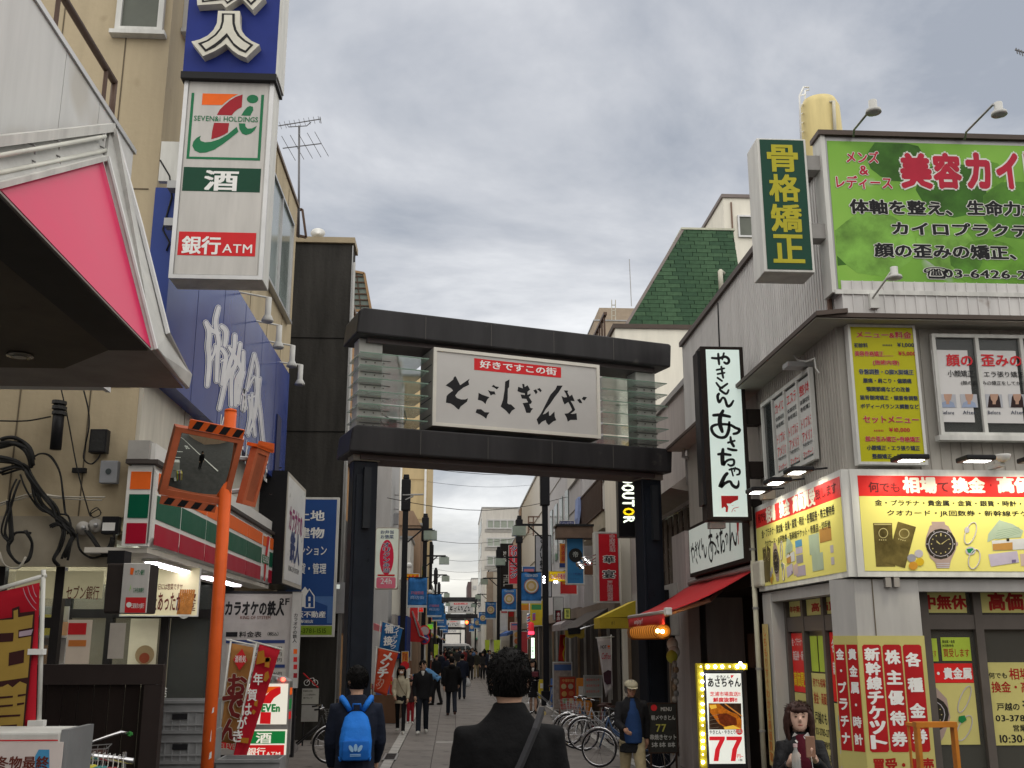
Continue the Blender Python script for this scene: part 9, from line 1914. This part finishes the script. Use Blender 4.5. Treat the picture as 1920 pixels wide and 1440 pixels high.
# ================================================================ BICYCLES
bike0=None
def bicycle(label,x,y,rot,paint=None,lean=3):
    global bike0
    if bike0 is None:
        t=thing('bicycle',label,'bicycle',(0,0,0)); fr=M('bike frame silver',(.30,.31,.33),.3,.6)
        for sx in (-.54,.54):
            w=G().tube([(sx+.31*math.cos(a*math.pi/14),0,.33+.31*math.sin(a*math.pi/14)) for a in range(28)],.017,6,closed=True).build('wheel',BLK,t,smooth=True)
            G().tube([(sx+.288*math.cos(a*math.pi/14),0,.33+.288*math.sin(a*math.pi/14)) for a in range(28)],.011,5,closed=True).build('rim',CHR,w,smooth=True)
            g=G()
            for a in range(14): th=a*math.pi/7; g.tube([(sx,.02*(-1)**a,.33),(sx+.285*math.cos(th),0,.33+.285*math.sin(th))],.0022,3)
            tag(g.build('spokes',CHR,w),kind='stuff'); G().tube([(sx,-.05,.33),(sx,.05,.33)],.022,8).build('hub',CHR,w)
            G().tube([(sx+.35*math.cos(R_(a)),0,.33+.35*math.sin(R_(a))) for a in range(15,176,16)],.022,4).build('mudguard',CHR,t,smooth=True)
        g=G(); g.tube([(-.54,0,.33),(-.12,0,.30),(.28,0,.62),(.36,0,.82)],.017,6); g.tube([(-.12,0,.30),(-.22,0,.78)],.016,6); g.tube([(-.20,0,.62),(-.54,0,.33)],.010,5); g.tube([(-.10,0,.36),(.30,0,.68)],.015,6); g.tube([(.36,0,.86),(.44,0,.60),(.54,0,.33)],.015,6); g.build('frame',fr,t,smooth=True)
        G().tube([(.28,-.27,1.0),(.38,-.22,1.02),(.36,0,.96),(.38,.22,1.02),(.28,.27,1.0)],.012,6).build('handlebar',CHR,t,smooth=True)
        for sy in (-1,1): G().tube([(.20,sy*.27,.99),(.30,sy*.27,1.0)],.017,6).build('grip',BLK,t)
        G().lathe((-.23,0,.80),[(.02,0),(.10,.01),(.11,.05),(.06,.07)],12,sx=1.3,sy=.8).build('saddle',M('saddle brown',(.06,.03,.025),.5),t,smooth=True)
        g=G(); 
        for z in (.72,.80,.88,.95): k_=.12+(z-.72)*.2; g.tube([(.58-k_,-k_,z),(.58+k_,-k_,z),(.58+k_,k_,z),(.58-k_,k_,z)],.004,4,closed=True)
        for a in range(12): th=a*math.pi/6; g.tube([(.58+.12*math.cos(th),.12*math.sin(th),.72),(.58+.165*math.cos(th),.165*math.sin(th),.95)],.003,3)
        tag(g.build('basket',GRY,t),kind='stuff'); G().lathe((-.12,-.03,.30),[(.09,0),(.09,.008)],14,ax='y').build('chainring',CHR,t); G().tube([(-.12,-.09,.20),(-.12,.09,.40)],.010,5).build('crank',CHR,t); G().tube([(-.62,.06,.34),(-.66,.12,.02)],.009,5).build('kickstand',CHR,t); G().box(-.75,-.40,-.07,.07,.66,.68).build('rear_rack',CHR,t); bike0=t; c=t
    else:
        c=copy_tree(bike0)
    if paint:
        for o in c.children:
            if o.name.startswith('frame'): o.material_slots[0].link='OBJECT'; o.material_slots[0].material=paint
    c['label']=label; c['group']='bicycles parked along the shops'; c.location=(x,y,gz(y)); c.rotation_euler=(R_(lean),0,R_(rot)); return c
bpn=M('bike blue',(.03,.07,.16),.35,.3); bpb=M('bike black',(.02,.02,.022),.35,.3); bpr=M('bike maroon',(.13,.02,.03),.35,.3)
bicycle('silver bicycle nearest the road in the parked row on the right',3.25,22.4,172)
bicycle('black bicycle, second in the parked row on the right',3.15,22.95,176,bpb)
bicycle('maroon bicycle, third in the parked row on the right',3.05,23.5,168,bpr)
bicycle('blue bicycle, farthest of the parked row on the right',3.2,24.1,174,bpn)
bicycle('dark blue bicycle just behind the older man in the cap',3.15,19.4,160,bpn)
bicycle('bicycle leaning by the chrome poster stand farther up on the right',2.95,34.2,178)
bicycle('black bicycle half hidden behind the lit store floor sign',-2.75,20.3,12,bpb)
bicycle('black bicycle in front of the dark board fence with green handlebar grips',-3.0,9.35,-78,bpb)
for o in [o for o in bpy.data.objects if o.name.startswith('bicycle') and 'green handlebar' in o.get('label','')][0].children:
    if o.name.startswith('grip'): o.material_slots[0].link='OBJECT'; o.material_slots[0].material=M('grip green',(.05,.28,.06),.5)
    if o.parent: o.parent.scale=(1.2,1.2,1.2); o.parent.location.y=9.6

for k in range(5): bicycle(['first','second','third','fourth','fifth'][k]+' bicycle parked behind the viewer, seen in the traffic mirror',-2.9,-.6+k*.75,8+k*3,[bpb,bpn,bpr,None,bpb][k])

bpy.data.scenes.remove(_ts)
